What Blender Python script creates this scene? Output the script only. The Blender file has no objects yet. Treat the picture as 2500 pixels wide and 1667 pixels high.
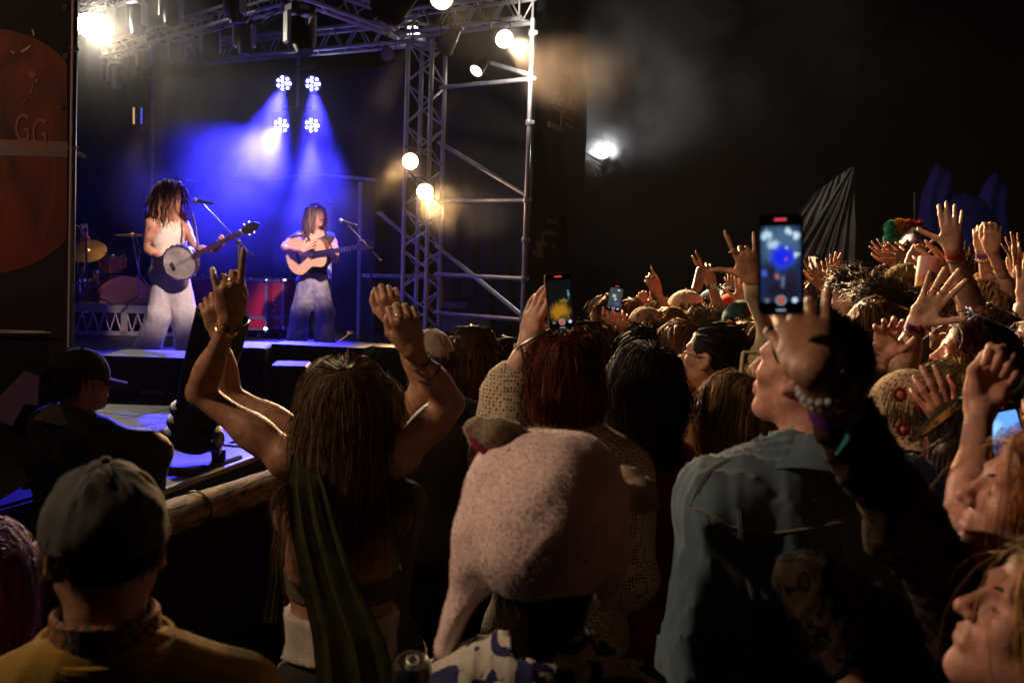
import bpy, math, random
import numpy as np
from mathutils import Vector, Matrix
random.seed(7); rng = np.random.default_rng(7)
S = bpy.context.scene; COL = S.collection
# ---------------------------------------------------------------- camera
F = 2431.0; CAMH = 1.95; PITCH = math.radians(5.0); ROLL = math.radians(1.9)
C0 = np.array([0., 0., CAMH])
fw = np.array([0, math.cos(PITCH), -math.sin(PITCH)])
u0 = np.array([0, math.sin(PITCH), math.cos(PITCH)]); r0 = np.array([1., 0, 0])
cr = math.cos(ROLL)*r0 + math.sin(ROLL)*u0
cu = -math.sin(ROLL)*r0 + math.cos(ROLL)*u0
cam_d = bpy.data.cameras.new('camera'); cam = bpy.data.objects.new('camera', cam_d); COL.objects.link(cam)
M = Matrix(((cr[0], cu[0], -fw[0], 0), (cr[1], cu[1], -fw[1], 0), (cr[2], cu[2], -fw[2], CAMH), (0, 0, 0, 1)))
cam.matrix_world = M
cam_d.sensor_width = 36; cam_d.lens = 36*F/2500; cam_d.clip_start = 0.05; cam_d.clip_end = 500
cam_d.dof.use_dof = True; cam_d.dof.focus_distance = 5.2; cam_d.dof.aperture_fstop = 4.8
S.camera = cam
def P(px, py, d):
    return C0 + fw*d + cr*((px-1250)/F*d) - cu*((py-833.5)/F*d)
def V3(*a): return np.array(a, float)
def nrm(v): v = np.asarray(v, float); return v/(np.linalg.norm(v)+1e-9)
# ---------------------------------------------------------------- world and exposure
w = bpy.data.worlds.new('World'); S.world = w; w.use_nodes = True
w.node_tree.nodes['Background'].inputs[0].default_value = (0.35, 0.42, 0.7, 1)
w.node_tree.nodes['Background'].inputs[1].default_value = 0.0006
S.view_settings.view_transform = 'Standard'; S.view_settings.look = 'None'
S.view_settings.exposure = 0.0; S.view_settings.gamma = 1.0
try: S.view_settings.use_curve_mapping = False
except Exception: pass
S.cycles.max_bounces = 4; S.cycles.volume_bounces = 0; S.cycles.volume_step_rate = 4.0; S.cycles.volume_max_steps = 128; S.cycles.transparent_max_bounces = 12
S.cycles.sample_clamp_indirect = 3.0
# ---------------------------------------------------------------- stage lights (at lamps built below, plus added banner and drum lights)
def spot(name, pos, tgt, col, power, deg, blend=0.35, rad=0.06):
    l = bpy.data.lights.new(name, 'SPOT'); l.energy = power; l.color = col; l.spot_size = math.radians(deg)
    l.spot_blend = blend; l.shadow_soft_size = rad
    o = bpy.data.objects.new(name, l); COL.objects.link(o); o.location = pos
    o.rotation_euler = (Vector(tgt)-Vector(pos)).to_track_quat('-Z', 'Y').to_euler()
    return o
WARM = (1.0, 0.66, 0.36); AMB = (1.0, 0.56, 0.22); WHT = (1.0, 0.88, 0.68); BLUE = (0.035, 0.03, 1.0)
LAMP = dict(  # name: (position, target)
    far_left=(P(216, 62, 10.6), P(1120, 1250, 2.0)),
    mid_white=(P(1230, 95, 9.6), V3(2.3, 4.4, 1.5)),
    top_white=(P(1078, -6, 9.4), V3(1.2, 3.0, 1.4)),
    warm_a=(P(1002, 394, 10.75), P(700, 640, 9.6)),
    warm_b=(P(1037, 468, 10.7), P(1500, 760, 5.2)),
    oval_a=(P(1012, 75, 11.4), P(765, 620, 9.9)),
    oval_b=(P(1163, 173, 11.0), P(790, 600, 9.4)),
    can=(P(948, 18, 6.4), P(425, 650, 9.1)), front=(P(900, -160, 7.4), P(760, 610, 10.6)),
    flood=(P(1470, 370, 14.0), P(1600, 700, 4.0)))
PARS = [P(693, 203, 12.3), P(764, 204, 12.3), P(687, 306, 12.3), P(762, 305, 12.3)]
PTGT = [P(585, 560, 10.6), P(800, 700, 10.3), P(455, 600, 9.6), P(745, 800, 11.2)]
L = LAMP
def dirn(a, b): return nrm(np.asarray(b)-np.asarray(a))
def ahead(k, dd=0.12): p, t = L[k]; return p + dirn(p, t)*dd
LAMP['side_key'] = (V3(-4.3, 1.75, 4.3), V3(1.0, 2.4, 1.75))  # added lamp out of view at left, lights the front rows
spot('spot_far_left', ahead('far_left', .2), P(1600, 1000, 3.2), (1.0, .74, .47), 900, 24, .5)
spot('spot_far_left_spill', ahead('far_left', .15), P(420, 60, 8.5), (1.0, .88, .70), 230, 120, .9)
spot('spot_mid_spill', ahead('mid_white', .15), P(1650, 130, 12.5), (1.0, .88, .74), 230, 130, .9)
spot('spot_amber_spill', ahead('warm_a', .15), P(800, 520, 9), AMB, 24, 160, .9)
spot('spot_amber_spill', ahead('warm_b', .15), P(1200, 560, 9), AMB, 40, 160, .9)
spot('spot_side_key', ahead('side_key', .3), L['side_key'][1], (1.0, .68, .45), 480, 52, 1., .10)
spot('added_banner_spot', V3(-4.6, 2.4, 3.9), V3(-2.7, 5, 2.3), (1., .5, .3), 75, 60, .8)  # added light on the banner print; no lamp body stands here
spot('spot_mid_white', ahead('mid_white', .2), L['mid_white'][1], (1.0, .60, .31), 5600, 36, .6)
spot('added_drum_spot', P(432, 96, 11.6), P(265, 690, 12.0), (1.0, .60, .32), 330, 22, .6)  # added warm light for the drums; the moving lamp here is unlit
spot('spot_top_white', ahead('top_white', .2), L['top_white'][1], (1.0, .66, .36), 900, 45, .6)
spot('spot_warm_a', ahead('warm_a', .2), L['warm_a'][1], AMB, 220, 44)
spot('spot_warm_b', ahead('warm_b', .2), L['warm_b'][1], AMB, 1500, 50, .6)
spot('spot_oval_a', ahead('oval_a', .2), L['oval_a'][1], WARM, 350, 22)
spot('spot_oval_b', ahead('oval_b', .2), L['oval_b'][1], WARM, 300, 20)
spot('spot_can', ahead('can', .3), L['can'][1], (1, .70, .60), 950, 20, .6)
spot('spot_front', ahead('front', .3), L['front'][1], (1, .70, .58), 1500, 15, .5)
for i, (p, t) in enumerate(zip(PARS, PTGT)):
    spot('spot_blue', p+dirn(p, t)*.1, t, BLUE, (12000, 10000, 13000, 12000)[i], (34, 28, 48, 34)[i], .9, .05)
# ---------------------------------------------------------------- materials
MC = {}
def nodes_of(m): m.use_nodes = True; return m.node_tree.nodes, m.node_tree.links
def mat(name, col, rough=.6, metal=0., bump=0., bscale=60., var=0., vscale=8., emit=None, es=1., spec=.5, sheen=0., sss=0., alpha=None, det=4):
    if name in MC: return MC[name]
    m = bpy.data.materials.new(name); N, K = nodes_of(m); b = N['Principled BSDF']
    b.inputs['Base Color'].default_value = (*col, 1); b.inputs['Roughness'].default_value = rough
    b.inputs['Metallic'].default_value = metal; b.inputs['Specular IOR Level'].default_value = spec
    if sheen: b.inputs['Sheen Weight'].default_value = sheen; b.inputs['Sheen Roughness'].default_value = .4
    if sss:
        b.inputs['Subsurface Weight'].default_value = sss; b.inputs['Subsurface Radius'].default_value = (1, .3, .15)
        b.inputs['Subsurface Scale'].default_value = .01
    if emit: b.inputs['Emission Color'].default_value = (*emit, 1); b.inputs['Emission Strength'].default_value = es
    if alpha is not None: b.inputs['Alpha'].default_value = alpha
    if var or bump:
        tc = N.new('ShaderNodeTexCoord')
    if var:
        n = N.new('ShaderNodeTexNoise'); n.inputs['Scale'].default_value = vscale; n.inputs['Detail'].default_value = det
        K.new(tc.outputs['Object'], n.inputs['Vector'])
        r = N.new('ShaderNodeMapRange'); r.inputs[1].default_value = .3; r.inputs[2].default_value = .7
        r.inputs[3].default_value = 1-var; r.inputs[4].default_value = 1+var
        K.new(n.outputs['Fac'], r.inputs[0])
        mx = N.new('ShaderNodeVectorMath'); mx.operation = 'SCALE'; mx.inputs[0].default_value = col
        K.new(r.outputs[0], mx.inputs['Scale']); K.new(mx.outputs[0], b.inputs['Base Color'])
        r2 = N.new('ShaderNodeMapRange'); r2.inputs[3].default_value = min(1, rough+.12); r2.inputs[4].default_value = max(.03, rough-.12)
        K.new(n.outputs['Fac'], r2.inputs[0]); K.new(r2.outputs[0], b.inputs['Roughness'])
    if bump:
        n2 = N.new('ShaderNodeTexNoise'); n2.inputs['Scale'].default_value = bscale; n2.inputs['Detail'].default_value = 5
        K.new(tc.outputs['Object'], n2.inputs['Vector'])
        bp = N.new('ShaderNodeBump'); bp.inputs['Strength'].default_value = 1; bp.inputs['Distance'].default_value = bump
        K.new(n2.outputs['Fac'], bp.inputs['Height']); K.new(bp.outputs[0], b.inputs['Normal'])
    MC[name] = m; return m
def hair_mat(name, col, tip=None):
    key = 'hair_'+name
    if key in MC: return MC[key]
    tip = tip or col
    m = bpy.data.materials.new(key); N, K = nodes_of(m); b = N['Principled BSDF']
    a = N.new('ShaderNodeAttribute'); a.attribute_name = 'hv'
    r = N.new('ShaderNodeValToRGB'); r.color_ramp.elements[0].color = (*[c*.4 for c in col], 1)
    r.color_ramp.elements[1].color = (*[c*1.9 for c in tip], 1)
    e = r.color_ramp.elements.new(.6); e.color = (*[(c+t)/2*.9 for c, t in zip(col, tip)], 1)
    K.new(a.outputs['Fac'], r.inputs[0]); K.new(r.outputs[0], b.inputs['Base Color'])
    b.inputs['Roughness'].default_value = .52; b.inputs['Specular IOR Level'].default_value = .36
    b.inputs['Specular Tint'].default_value = (*[min(1, .35+c*2) for c in tip], 1)
    MC[key] = m; return m
def skin(name, col):
    if name in MC: return MC[name]
    m = mat(name, col, .5, var=.28, vscale=38, bump=.0011, bscale=120, spec=.4, sss=.12, det=7)
    return m
SK = dict(fair=skin('skin_fair', (.58, .34, .24)), mid=skin('skin_mid', (.47, .25, .155)), tan=skin('skin_tan', (.36, .18, .105)), rosy=skin('skin_rosy', (.60, .29, .21)))
BLK = mat('black_plastic', (.012, .012, .013), .42, bump=.0004, bscale=300)
ALU = mat('aluminium_tube', (.62, .61, .60), .42, .35, var=.12, vscale=5, bump=.0006, bscale=80)
STEEL = mat('galvanised_steel', (.46, .46, .48), .45, .5, var=.2, vscale=9)
CHR = mat('chrome', (.8, .8, .8), .12, 1.)
# ---------------------------------------------------------------- object helpers
def tag(o, label=None, cat=None, group=None, kind=None):
    if label: o['label'] = label
    if cat: o['category'] = cat
    if group: o['group'] = group
    if kind: o['kind'] = kind
    return o
def mesh_np(name, V, Fq, smooth=True):
    """V (n,3); Fq: list of arrays of faces with equal size"""
    me = bpy.data.meshes.new(name); V = np.asarray(V, np.float32)
    if not isinstance(Fq, list): Fq = [Fq]
    Fq = [np.asarray(f, np.int32) for f in Fq if len(f)]
    me.vertices.add(len(V)); me.vertices.foreach_set('co', V.ravel())
    nl = sum(f.size for f in Fq); nf = sum(len(f) for f in Fq)
    me.loops.add(nl); me.polygons.add(nf)
    li = np.concatenate([f.ravel() for f in Fq]) if Fq else np.zeros(0, np.int32)
    me.loops.foreach_set('vertex_index', li)
    st = []; o = 0
    for f in Fq: st.append(o+np.arange(len(f))*f.shape[1]); o += f.size
    me.polygons.foreach_set('loop_start', np.concatenate(st).astype(np.int32))
    me.polygons.foreach_set('use_smooth', np.full(nf, smooth))
    me.update(calc_edges=True); return me
def set_normals(me, N):
    N = nrm_rows(np.asarray(N, float)); me.normals_split_custom_set_from_vertices([tuple(n) for n in N])
def link(name, me, m=None, parent=None, origin=None):
    """mesh given in world coordinates; a child is stored relative to its parents"""
    off = np.zeros(3)
    if parent is not None:
        q = parent
        while q is not None: off += np.array(q.location); q = q.parent
    o = bpy.data.objects.new(name, me); COL.objects.link(o)
    if m is not None and len(me.materials) == 0: me.materials.append(m)
    if origin is None: origin = off if parent is not None else np.zeros(3)
    origin = np.asarray(origin, float)
    if np.any(origin): me.transform(Matrix.Translation(-Vector(origin)))
    o.location = Vector(origin-off)
    if parent is not None: o.parent = parent
    return o
def empty(name, loc, label=None, cat=None, group=None):
    o = bpy.data.objects.new(name, None); COL.objects.link(o); o.location = Vector(loc); o.empty_display_size = .1
    return tag(o, label, cat, group)
class MB:
    """collects geometry for one mesh (world coordinates)"""
    def __init__(s): s.V = []; s.F4 = []; s.F3 = []; s.FN = []; s.n = 0
    def add(s, V, F):
        V = np.asarray(V, float); 
        for f in F:
            f = [i+s.n for i in f]
            (s.F4 if len(f) == 4 else s.F3 if len(f) == 3 else s.FN).append(f)
        s.V.append(V); s.n += len(V); return s
    def frame(s, a, b):
        d = nrm(np.asarray(b)-np.asarray(a)); t = V3(0, 0, 1) if abs(d[2]) < .9 else V3(1, 0, 0)
        x = nrm(np.cross(t, d)); y = np.cross(d, x); return x, y, d
    def tube(s, a, b, r, r2=None, n=10, caps=True):
        a = np.asarray(a, float); b = np.asarray(b, float); r2 = r if r2 is None else r2
        x, y, d = s.frame(a, b); t = np.arange(n)/n*2*math.pi
        c = np.cos(t)[:, None]*x + np.sin(t)[:, None]*y
        F = [(i, (i+1) % n, n+(i+1) % n, n+i) for i in range(n)]
        if caps: F += [tuple(range(n))[::-1], tuple(range(n, 2*n))]
        return s.add(np.vstack([a+c*r, b+c*r2]), F)
    def path(s, pts, r, n=8, closed=False):
        pts = np.asarray(pts, float); m = len(pts)
        rr = np.full(m, r) if np.isscalar(r) else np.asarray(r)
        if closed: tg = np.roll(pts, -1, 0)-np.roll(pts, 1, 0)
        else: tg = np.gradient(pts, axis=0)
        V = []; x = None
        for i in range(m):
            d = nrm(tg[i])
            if x is None:
                t = V3(0, 0, 1) if abs(d[2]) < .9 else V3(1, 0, 0); x = nrm(np.cross(t, d))
            else: x = nrm(x-d*np.dot(x, d))
            y = np.cross(d, x); a = np.arange(n)/n*2*math.pi
            V.append(pts[i]+rr[i]*(np.cos(a)[:, None]*x+np.sin(a)[:, None]*y))
        F = []
        for i in range(m if closed else m-1):
            j = (i+1) % m
            F += [(i*n+k, i*n+(k+1) % n, j*n+(k+1) % n, j*n+k) for k in range(n)]
        if not closed: F += [tuple(range(n))[::-1], tuple(range((m-1)*n, m*n))]
        return s.add(np.vstack(V), F)
    def box(s, c, size, R=None, bev=0.):
        R = np.eye(3) if R is None else R; h = np.asarray(size, float)/2; c = np.asarray(c, float)
        if bev <= 0:
            V = np.array([[i, j, k] for i in (-1, 1) for j in (-1, 1) for k in (-1, 1)])*h
            F = [(0, 1, 3, 2), (4, 6, 7, 5), (0, 4, 5, 1), (2, 3, 7, 6), (0, 2, 6, 4), (1, 5, 7, 3)]
            return s.add(V@R.T+c, F)
        V = []; idx = {}
        for i in (-1, 1):
            for j in (-1, 1):
                for k in (-1, 1):
                    for ax in range(3):
                        p = np.array([i, j, k])*(h-bev); p[ax] = np.array([i, j, k])[ax]*h[ax]
                        idx[(i, j, k, ax)] = len(V); V.append(p)
        F = []
        for ax in range(3):
            o = [a for a in range(3) if a != ax]
            for sg in (-1, 1):
                q = []
                for a, b in ((-1, -1), (1, -1), (1, 1), (-1, 1)):
                    t = [0, 0, 0]; t[ax] = sg; t[o[0]] = a; t[o[1]] = b; q.append(idx[(*t, ax)])
                if (sg > 0) == (ax == 1): q = q[::-1]
                F.append(tuple(q))
        for ax in range(3):
            o = [a for a in range(3) if a != ax]
            for a in (-1, 1):
                for b in (-1, 1):
                    t0 = [0, 0, 0]; t0[o[0]] = a; t0[o[1]] = b; t1 = list(t0); t0[ax] = -1; t1[ax] = 1
                    q = (idx[(*t0, o[0])], idx[(*t1, o[0])], idx[(*t1, o[1])], idx[(*t0, o[1])])
                    F.append(q)
        for i in (-1, 1):
            for j in (-1, 1):
                for k in (-1, 1): F.append(tuple(idx[(i, j, k, a)] for a in range(3)))
        return s.add(np.array(V)@R.T+c, F)
    def lathe(s, prof, a, b, n=24):
        """prof: list of (r, t) with t metres along a->b"""
        x, y, d = s.frame(a, b); a = np.asarray(a, float); t = np.arange(n)/n*2*math.pi
        c = np.cos(t)[:, None]*x + np.sin(t)[:, None]*y
        V = np.vstack([a+d*h+c*r for r, h in prof]); F = []
        for i in range(len(prof)-1):
            F += [(i*n+k, i*n+(k+1) % n, (i+1)*n+(k+1) % n, (i+1)*n+k) for k in range(n)]
        if prof[0][0] > 1e-4: F.append(tuple(range(n))[::-1])
        if prof[-1][0] > 1e-4: F.append(tuple(range((len(prof)-1)*n, len(prof)*n)))
        return s.add(V, F)
    def ell(s, c, r, R=None, n=14):
        R = np.eye(3) if R is None else R; r = np.ones(3)*r
        V = []; 
        for i in range(n//2+1):
            th = math.pi*i/(n//2); 
            for k in range(n):
                a = 2*math.pi*k/n; V.append([math.sin(th)*math.cos(a), math.sin(th)*math.sin(a), math.cos(th)])
        F = [(i*n+k, (i+1)*n+k, (i+1)*n+(k+1) % n, i*n+(k+1) % n) for i in range(n//2) for k in range(n)]
        return s.add((np.array(V)*r)@R.T+np.asarray(c, float), F)
    def quad(s, *p): return s.add(np.array(p), [tuple(range(len(p)))])
    def prism(s, pts, ctr, ax, ay, az, h, bev=0.):
        """outline pts (2D) extruded +-h/2 along az"""
        pts = np.asarray(pts, float); n = len(pts); c = np.asarray(ctr, float)
        V = []
        for z, k in ((-h/2, 1-bev), (-h/2*(1-bev), 1), (h/2*(1-bev), 1), (h/2, 1-bev)) if bev else ((-h/2, 1), (h/2, 1)):
            V.append(c+pts[:, :1]*k*ax+pts[:, 1:]*k*ay+z*np.asarray(az))
        m = len(V); F = []
        for i in range(m-1): F += [(i*n+k, i*n+(k+1) % n, (i+1)*n+(k+1) % n, (i+1)*n+k) for k in range(n)]
        F += [tuple(range(n))[::-1], tuple(range((m-1)*n, m*n))]
        return s.add(np.vstack(V), F)
    def build(s, name, m=None, parent=None, smooth=None, origin=None):
        V = np.vstack(s.V) if s.V else np.zeros((0, 3))
        me = bpy.data.meshes.new(name); me.from_pydata(V.tolist(), [], s.F4+s.F3+s.FN); me.update()
        if smooth is None or smooth:
            me.polygons.foreach_set('use_smooth', [len(p.vertices) <= 4 for p in me.polygons])
            me.set_sharp_from_angle(angle=math.radians(38))
        return link(name, me, m, parent, origin)
def rotz(a): c, s_ = math.cos(a), math.sin(a); return np.array([[c, -s_, 0], [s_, c, 0], [0, 0, 1.]])
def basis(y, z=(0, 0, 1)):
    y = nrm(y); x = nrm(np.cross(y, z)); z = np.cross(x, y); return np.stack([x, y, z], 1)
def text_mesh(name, body, size, ctr, ax, ay, m, parent, ext=.001, shear=0, font_off=0):
    cu_ = bpy.data.curves.new(name, 'FONT'); cu_.body = body; cu_.size = size; cu_.extrude = ext; cu_.align_x = 'CENTER'; cu_.align_y = 'CENTER'
    cu_.shear = shear; cu_.offset = font_off
    t = bpy.data.objects.new(name, cu_); COL.objects.link(t)
    dg = bpy.context.evaluated_depsgraph_get(); me = bpy.data.meshes.new_from_object(t.evaluated_get(dg))
    bpy.data.objects.remove(t); az = np.cross(ax, ay)
    Mx = Matrix([[ax[i], ay[i], az[i], ctr[i]] for i in range(3)]+[[0, 0, 0, 1]]); me.transform(Mx); me.materials.clear()
    return link(name, me, m, parent)
# ---------------------------------------------------------------- implicit surface mesher
def cap(a, b, ra, rb=None, k=.015, sub=False): return ('c', np.asarray(a, float), np.asarray(b, float), ra, ra if rb is None else rb, k, sub)
def ell(c, r, R=None, k=.02, sub=False): return ('e', np.asarray(c, float), np.ones(3)*r, np.eye(3) if R is None else R, k, sub)
def field(prims, vox, pad=None, clip=None, disp=None, inflate=0.):
    lo = np.full(3, 1e9); hi = -lo; bbs = []
    for p in prims:
        if p[0] == 'c': r = max(p[3], p[4])+inflate; l = np.minimum(p[1], p[2])-r; h = np.maximum(p[1], p[2])+r
        else:
            e = np.abs(p[3])@(p[2]+inflate); l = p[1]-e; h = p[1]+e
        bbs.append((l, h)); 
        if not p[6 if p[0] == 'c' else 5]: lo = np.minimum(lo, l); hi = np.maximum(hi, h)
    if clip is not None: lo = np.maximum(lo, clip[0]); hi = np.minimum(hi, clip[1])
    lo = lo-3*vox; hi = hi+3*vox; n = np.maximum(np.ceil((hi-lo)/vox).astype(int)+1, 4)
    ax = [ (lo[i]+np.arange(n[i])*vox).astype(np.float32) for i in range(3)]
    G = np.full(n, 1.0, np.float32)
    for p, (l, h) in zip(prims, bbs):
        k = p[5] if p[0] == 'c' else p[4]; sub = p[6] if p[0] == 'c' else p[5]
        m = k+3*vox
        i0 = np.maximum(np.floor((l-m-lo)/vox).astype(int), 0); i1 = np.minimum(np.ceil((h+m-lo)/vox).astype(int)+1, n)
        if np.any(i1 <= i0): continue
        sl = tuple(slice(a, b) for a, b in zip(i0, i1))
        x = ax[0][sl[0]][:, None, None]; y = ax[1][sl[1]][None, :, None]; z = ax[2][sl[2]][None, None, :]
        if p[0] == 'c':
            a = p[1].astype(np.float32); d = (p[2]-p[1]).astype(np.float32); L2 = float(d@d)+1e-12
            x = x-a[0]; y = y-a[1]; z = z-a[2]
            t = np.clip((x*d[0]+y*d[1]+z*d[2])/L2, 0, 1)
            D = np.sqrt((x-t*d[0])**2+(y-t*d[1])**2+(z-t*d[2])**2)-(p[3]+inflate+(p[4]-p[3])*t)
        else:
            c = p[1]; R = p[3]; r = p[2]+inflate
            x = x-c[0]; y = y-c[1]; z = z-c[2]
            q = [(x*R[0, j]+y*R[1, j]+z*R[2, j]) for j in range(3)]
            k0 = np.sqrt(sum((q[j]/r[j])**2 for j in range(3))); k1 = np.sqrt(sum((q[j]/r[j]**2)**2 for j in range(3)))+1e-6
            D = k0*(k0-1)/k1
        D = D.astype(np.float32); g = G[sl]
        if sub:
            hh = np.clip(.5-.5*(D+g)/k, 0, 1); G[sl] = g*(1-hh)+(-D)*hh+k*hh*(1-hh)
        else:
            hh = np.clip(.5+.5*(D-g)/k, 0, 1); G[sl] = D*(1-hh)+g*hh-k*hh*(1-hh)
    if disp is not None:
        ii = np.nonzero(np.abs(G) < .05)
        pts = np.stack([ax[j][ii[j]] for j in range(3)], 1); G[ii] += disp(pts)
    return G, lo, vox
def nets(G, lo, vox):
    I = G < 0
    cs = [I[i:I.shape[0]-1+i, j:I.shape[1]-1+j, k:I.shape[2]-1+k] for i in (0, 1) for j in (0, 1) for k in (0, 1)]
    s = sum(c.astype(np.int8) for c in cs); act = (s > 0) & (s < 8)
    idx = np.argwhere(act)
    if len(idx) == 0: return np.zeros((0, 3)), np.zeros((0, 4), int)
    vid = np.full(act.shape, -1, np.int32); vid[act] = np.arange(len(idx))
    g = {}
    for i in (0, 1):
        for j in (0, 1):
            for k in (0, 1): g[i, j, k] = G[idx[:, 0]+i, idx[:, 1]+j, idx[:, 2]+k]
    acc = np.zeros((len(idx), 3)); cnt = np.zeros(len(idx))
    cor = list(g.keys())
    for a in cor:
        for ax_ in range(3):
            if a[ax_] == 0:
                b = list(a); b[ax_] = 1; b = tuple(b); ga, gb = g[a], g[b]; x = (ga < 0) != (gb < 0)
                t = np.where(x, ga/(ga-gb+1e-12), 0); pt = np.tile(np.array(a, float), (len(idx), 1)); pt[:, ax_] += t
                acc[x] += pt[x]; cnt[x] += 1
    V = lo+(idx+acc/cnt[:, None])*vox
    Q = []
    for ax_ in range(3):
        o = [(ax_+1) % 3, (ax_+2) % 3]
        sh = list(G.shape); a = [slice(0, n) for n in sh]; b = list(a); a[ax_] = slice(0, sh[ax_]-1); b[ax_] = slice(1, sh[ax_])
        A = I[tuple(a)]; B = I[tuple(b)]; e = np.argwhere(A != B)
        e = e[(e[:, o[0]] > 0) & (e[:, o[1]] > 0) & (e[:, o[0]] < act.shape[o[0]]) & (e[:, o[1]] < act.shape[o[1]])]
        if not len(e): continue
        ins = A[e[:, 0], e[:, 1], e[:, 2]]; q = []
        for du, dv in ((-1, -1), (0, -1), (0, 0), (-1, 0)):
            c = e.copy(); c[:, o[0]] += du; c[:, o[1]] += dv; q.append(vid[c[:, 0], c[:, 1], c[:, 2]])
        q = np.stack(q, 1); q[~ins] = q[~ins][:, ::-1]; q = q[(q >= 0).all(1)]; Q.append(q)
    return V, (np.vstack(Q) if Q else np.zeros((0, 4), int))
def sdf(prims, vox, **kw): return nets(*field(prims, vox, **kw))
def join(parts):
    V = []; Q = []; n = 0
    for v, q in parts: V.append(v); Q.append(q+n); n += len(v)
    return np.vstack(V), np.vstack(Q)
def folds(amp, freq=18., seed=0, stretch=(1, 1, .45)):
    r = np.random.default_rng(seed); freq = freq*2.5; K = nrm_rows(r.normal(size=(5, 3)))*freq*np.array(stretch)*r.uniform(.6, 1.7, (5, 1)); ph = r.uniform(0, 6, 5); K2 = r.normal(size=(5, 3))*7
    def f(p):
        s = 0
        for k, a, k2 in zip(K, ph, K2):
            s = s+np.sin(p@k+a+1.6*np.sin(p@k2+a)) 
        s = s/2.2; rd = (1-np.abs(np.sin(p@K[0]*1.7+2.2*np.sin(p@K2[0]*1.3+ph[0])+ph[1])))**3+.7*(1-np.abs(np.sin(p@K[1]*1.5+2.6*np.sin(p@K2[1]+ph[2]))))**4; return (amp*(.45*s-.55*rd+.1)).astype(np.float32)
    return f
def nrm_rows(a): return a/(np.linalg.norm(a, axis=-1, keepdims=True)+1e-9)
# ================================================================ people
def head_frame(yaw, tilt=0., lean=0.):
    a = math.radians(yaw); t = math.radians(tilt); l = math.radians(lean)
    f = V3(-math.sin(a)*math.cos(t), math.cos(a)*math.cos(t), math.sin(t)); r = V3(math.cos(a), math.sin(a), 0)
    u = np.cross(r, f); r2 = r*math.cos(l)-u*math.sin(l); u2 = r*math.sin(l)+u*math.cos(l)
    return np.stack([r2, f, u2], 1)
def head_prims(c, R, s=1., male=False, mouth=0.):
    T = lambda *p: c+R@(np.array(p)*s)
    j = 1.06 if male else 1.
    pr = [ell(T(0, -.014, .032), V3(.075, .096, .084)*s, R, .02), ell(T(0, .028, -.035), V3(.057*j, .062, .078)*s, R, .03),
          cap(T(-.05*j, -.002, -.052), T(0, .06, -.095), .017*s, .019*s, .03), cap(T(.05*j, -.002, -.052), T(0, .06, -.095), .017*s, .019*s, .03),
          ell(T(0, .074, -.1), V3(.018*j, .014, .014)*s, R, .015),
          cap(T(-.036, .074, .022), T(.036, .074, .022), .013*s, .013*s, .02),
          cap(T(0, .084, .014), T(0, .106, -.022), .007*s, .0095*s, .01), ell(T(0, .108, -.026), .0095*s, None, .006),
          ell(T(-.011, .097, -.03), .0075*s, None, .006), ell(T(.011, .097, -.03), .0075*s, None, .006),
          ell(T(-.041, .058, -.02), .022*s, None, .02), ell(T(.041, .058, -.02), .022*s, None, .02),
          ell(T(-.031, .091, .002), V3(.018, .012, .011)*s, R, .012, True), ell(T(.031, .091, .002), V3(.018, .012, .011)*s, R, .012, True),
          ell(T(-.031, .07, .002), .0125*s, None, .004), ell(T(.031, .07, .002), .0125*s, None, .004),
          ell(T(0, .083, -.058), V3(.024, .012, .016)*s, R, .01),
          cap(T(-.017, .089, -.053), T(.017, .089, -.053), .0055*s, k=.004), cap(T(-.014, .0875, -.0665), T(.014, .0875, -.0665), .0065*s, k=.004),
          cap(T(-.02, .096, -.06), T(.02, .096, -.06), .0022*s, k=.003, sub=True)]
    if mouth: pr.append(ell(T(0, .092, -.06), V3(.015, .014, .004+.012*mouth)*s, R, .004, True))
    for x in (-1, 1):
        pr += [ell(T(x*.077, -.008, -.008), V3(.0085, .0185, .031)*s, R@rotz(0) , .006), ell(T(x*.086, -.002, -.004), V3(.006, .010, .017)*s, R, .005, True), ell(T(x*.078, .002, -.036), .009*s, None, .006)]
    return pr
def neck_prims(c, R, nb, s=1., male=False):
    r = (.058 if male else .049)*s
    return [cap(c+R@(V3(0, -.022, -.06)*s), nb+V3(0, 0, .0), r, r*1.08, .03)]
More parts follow.
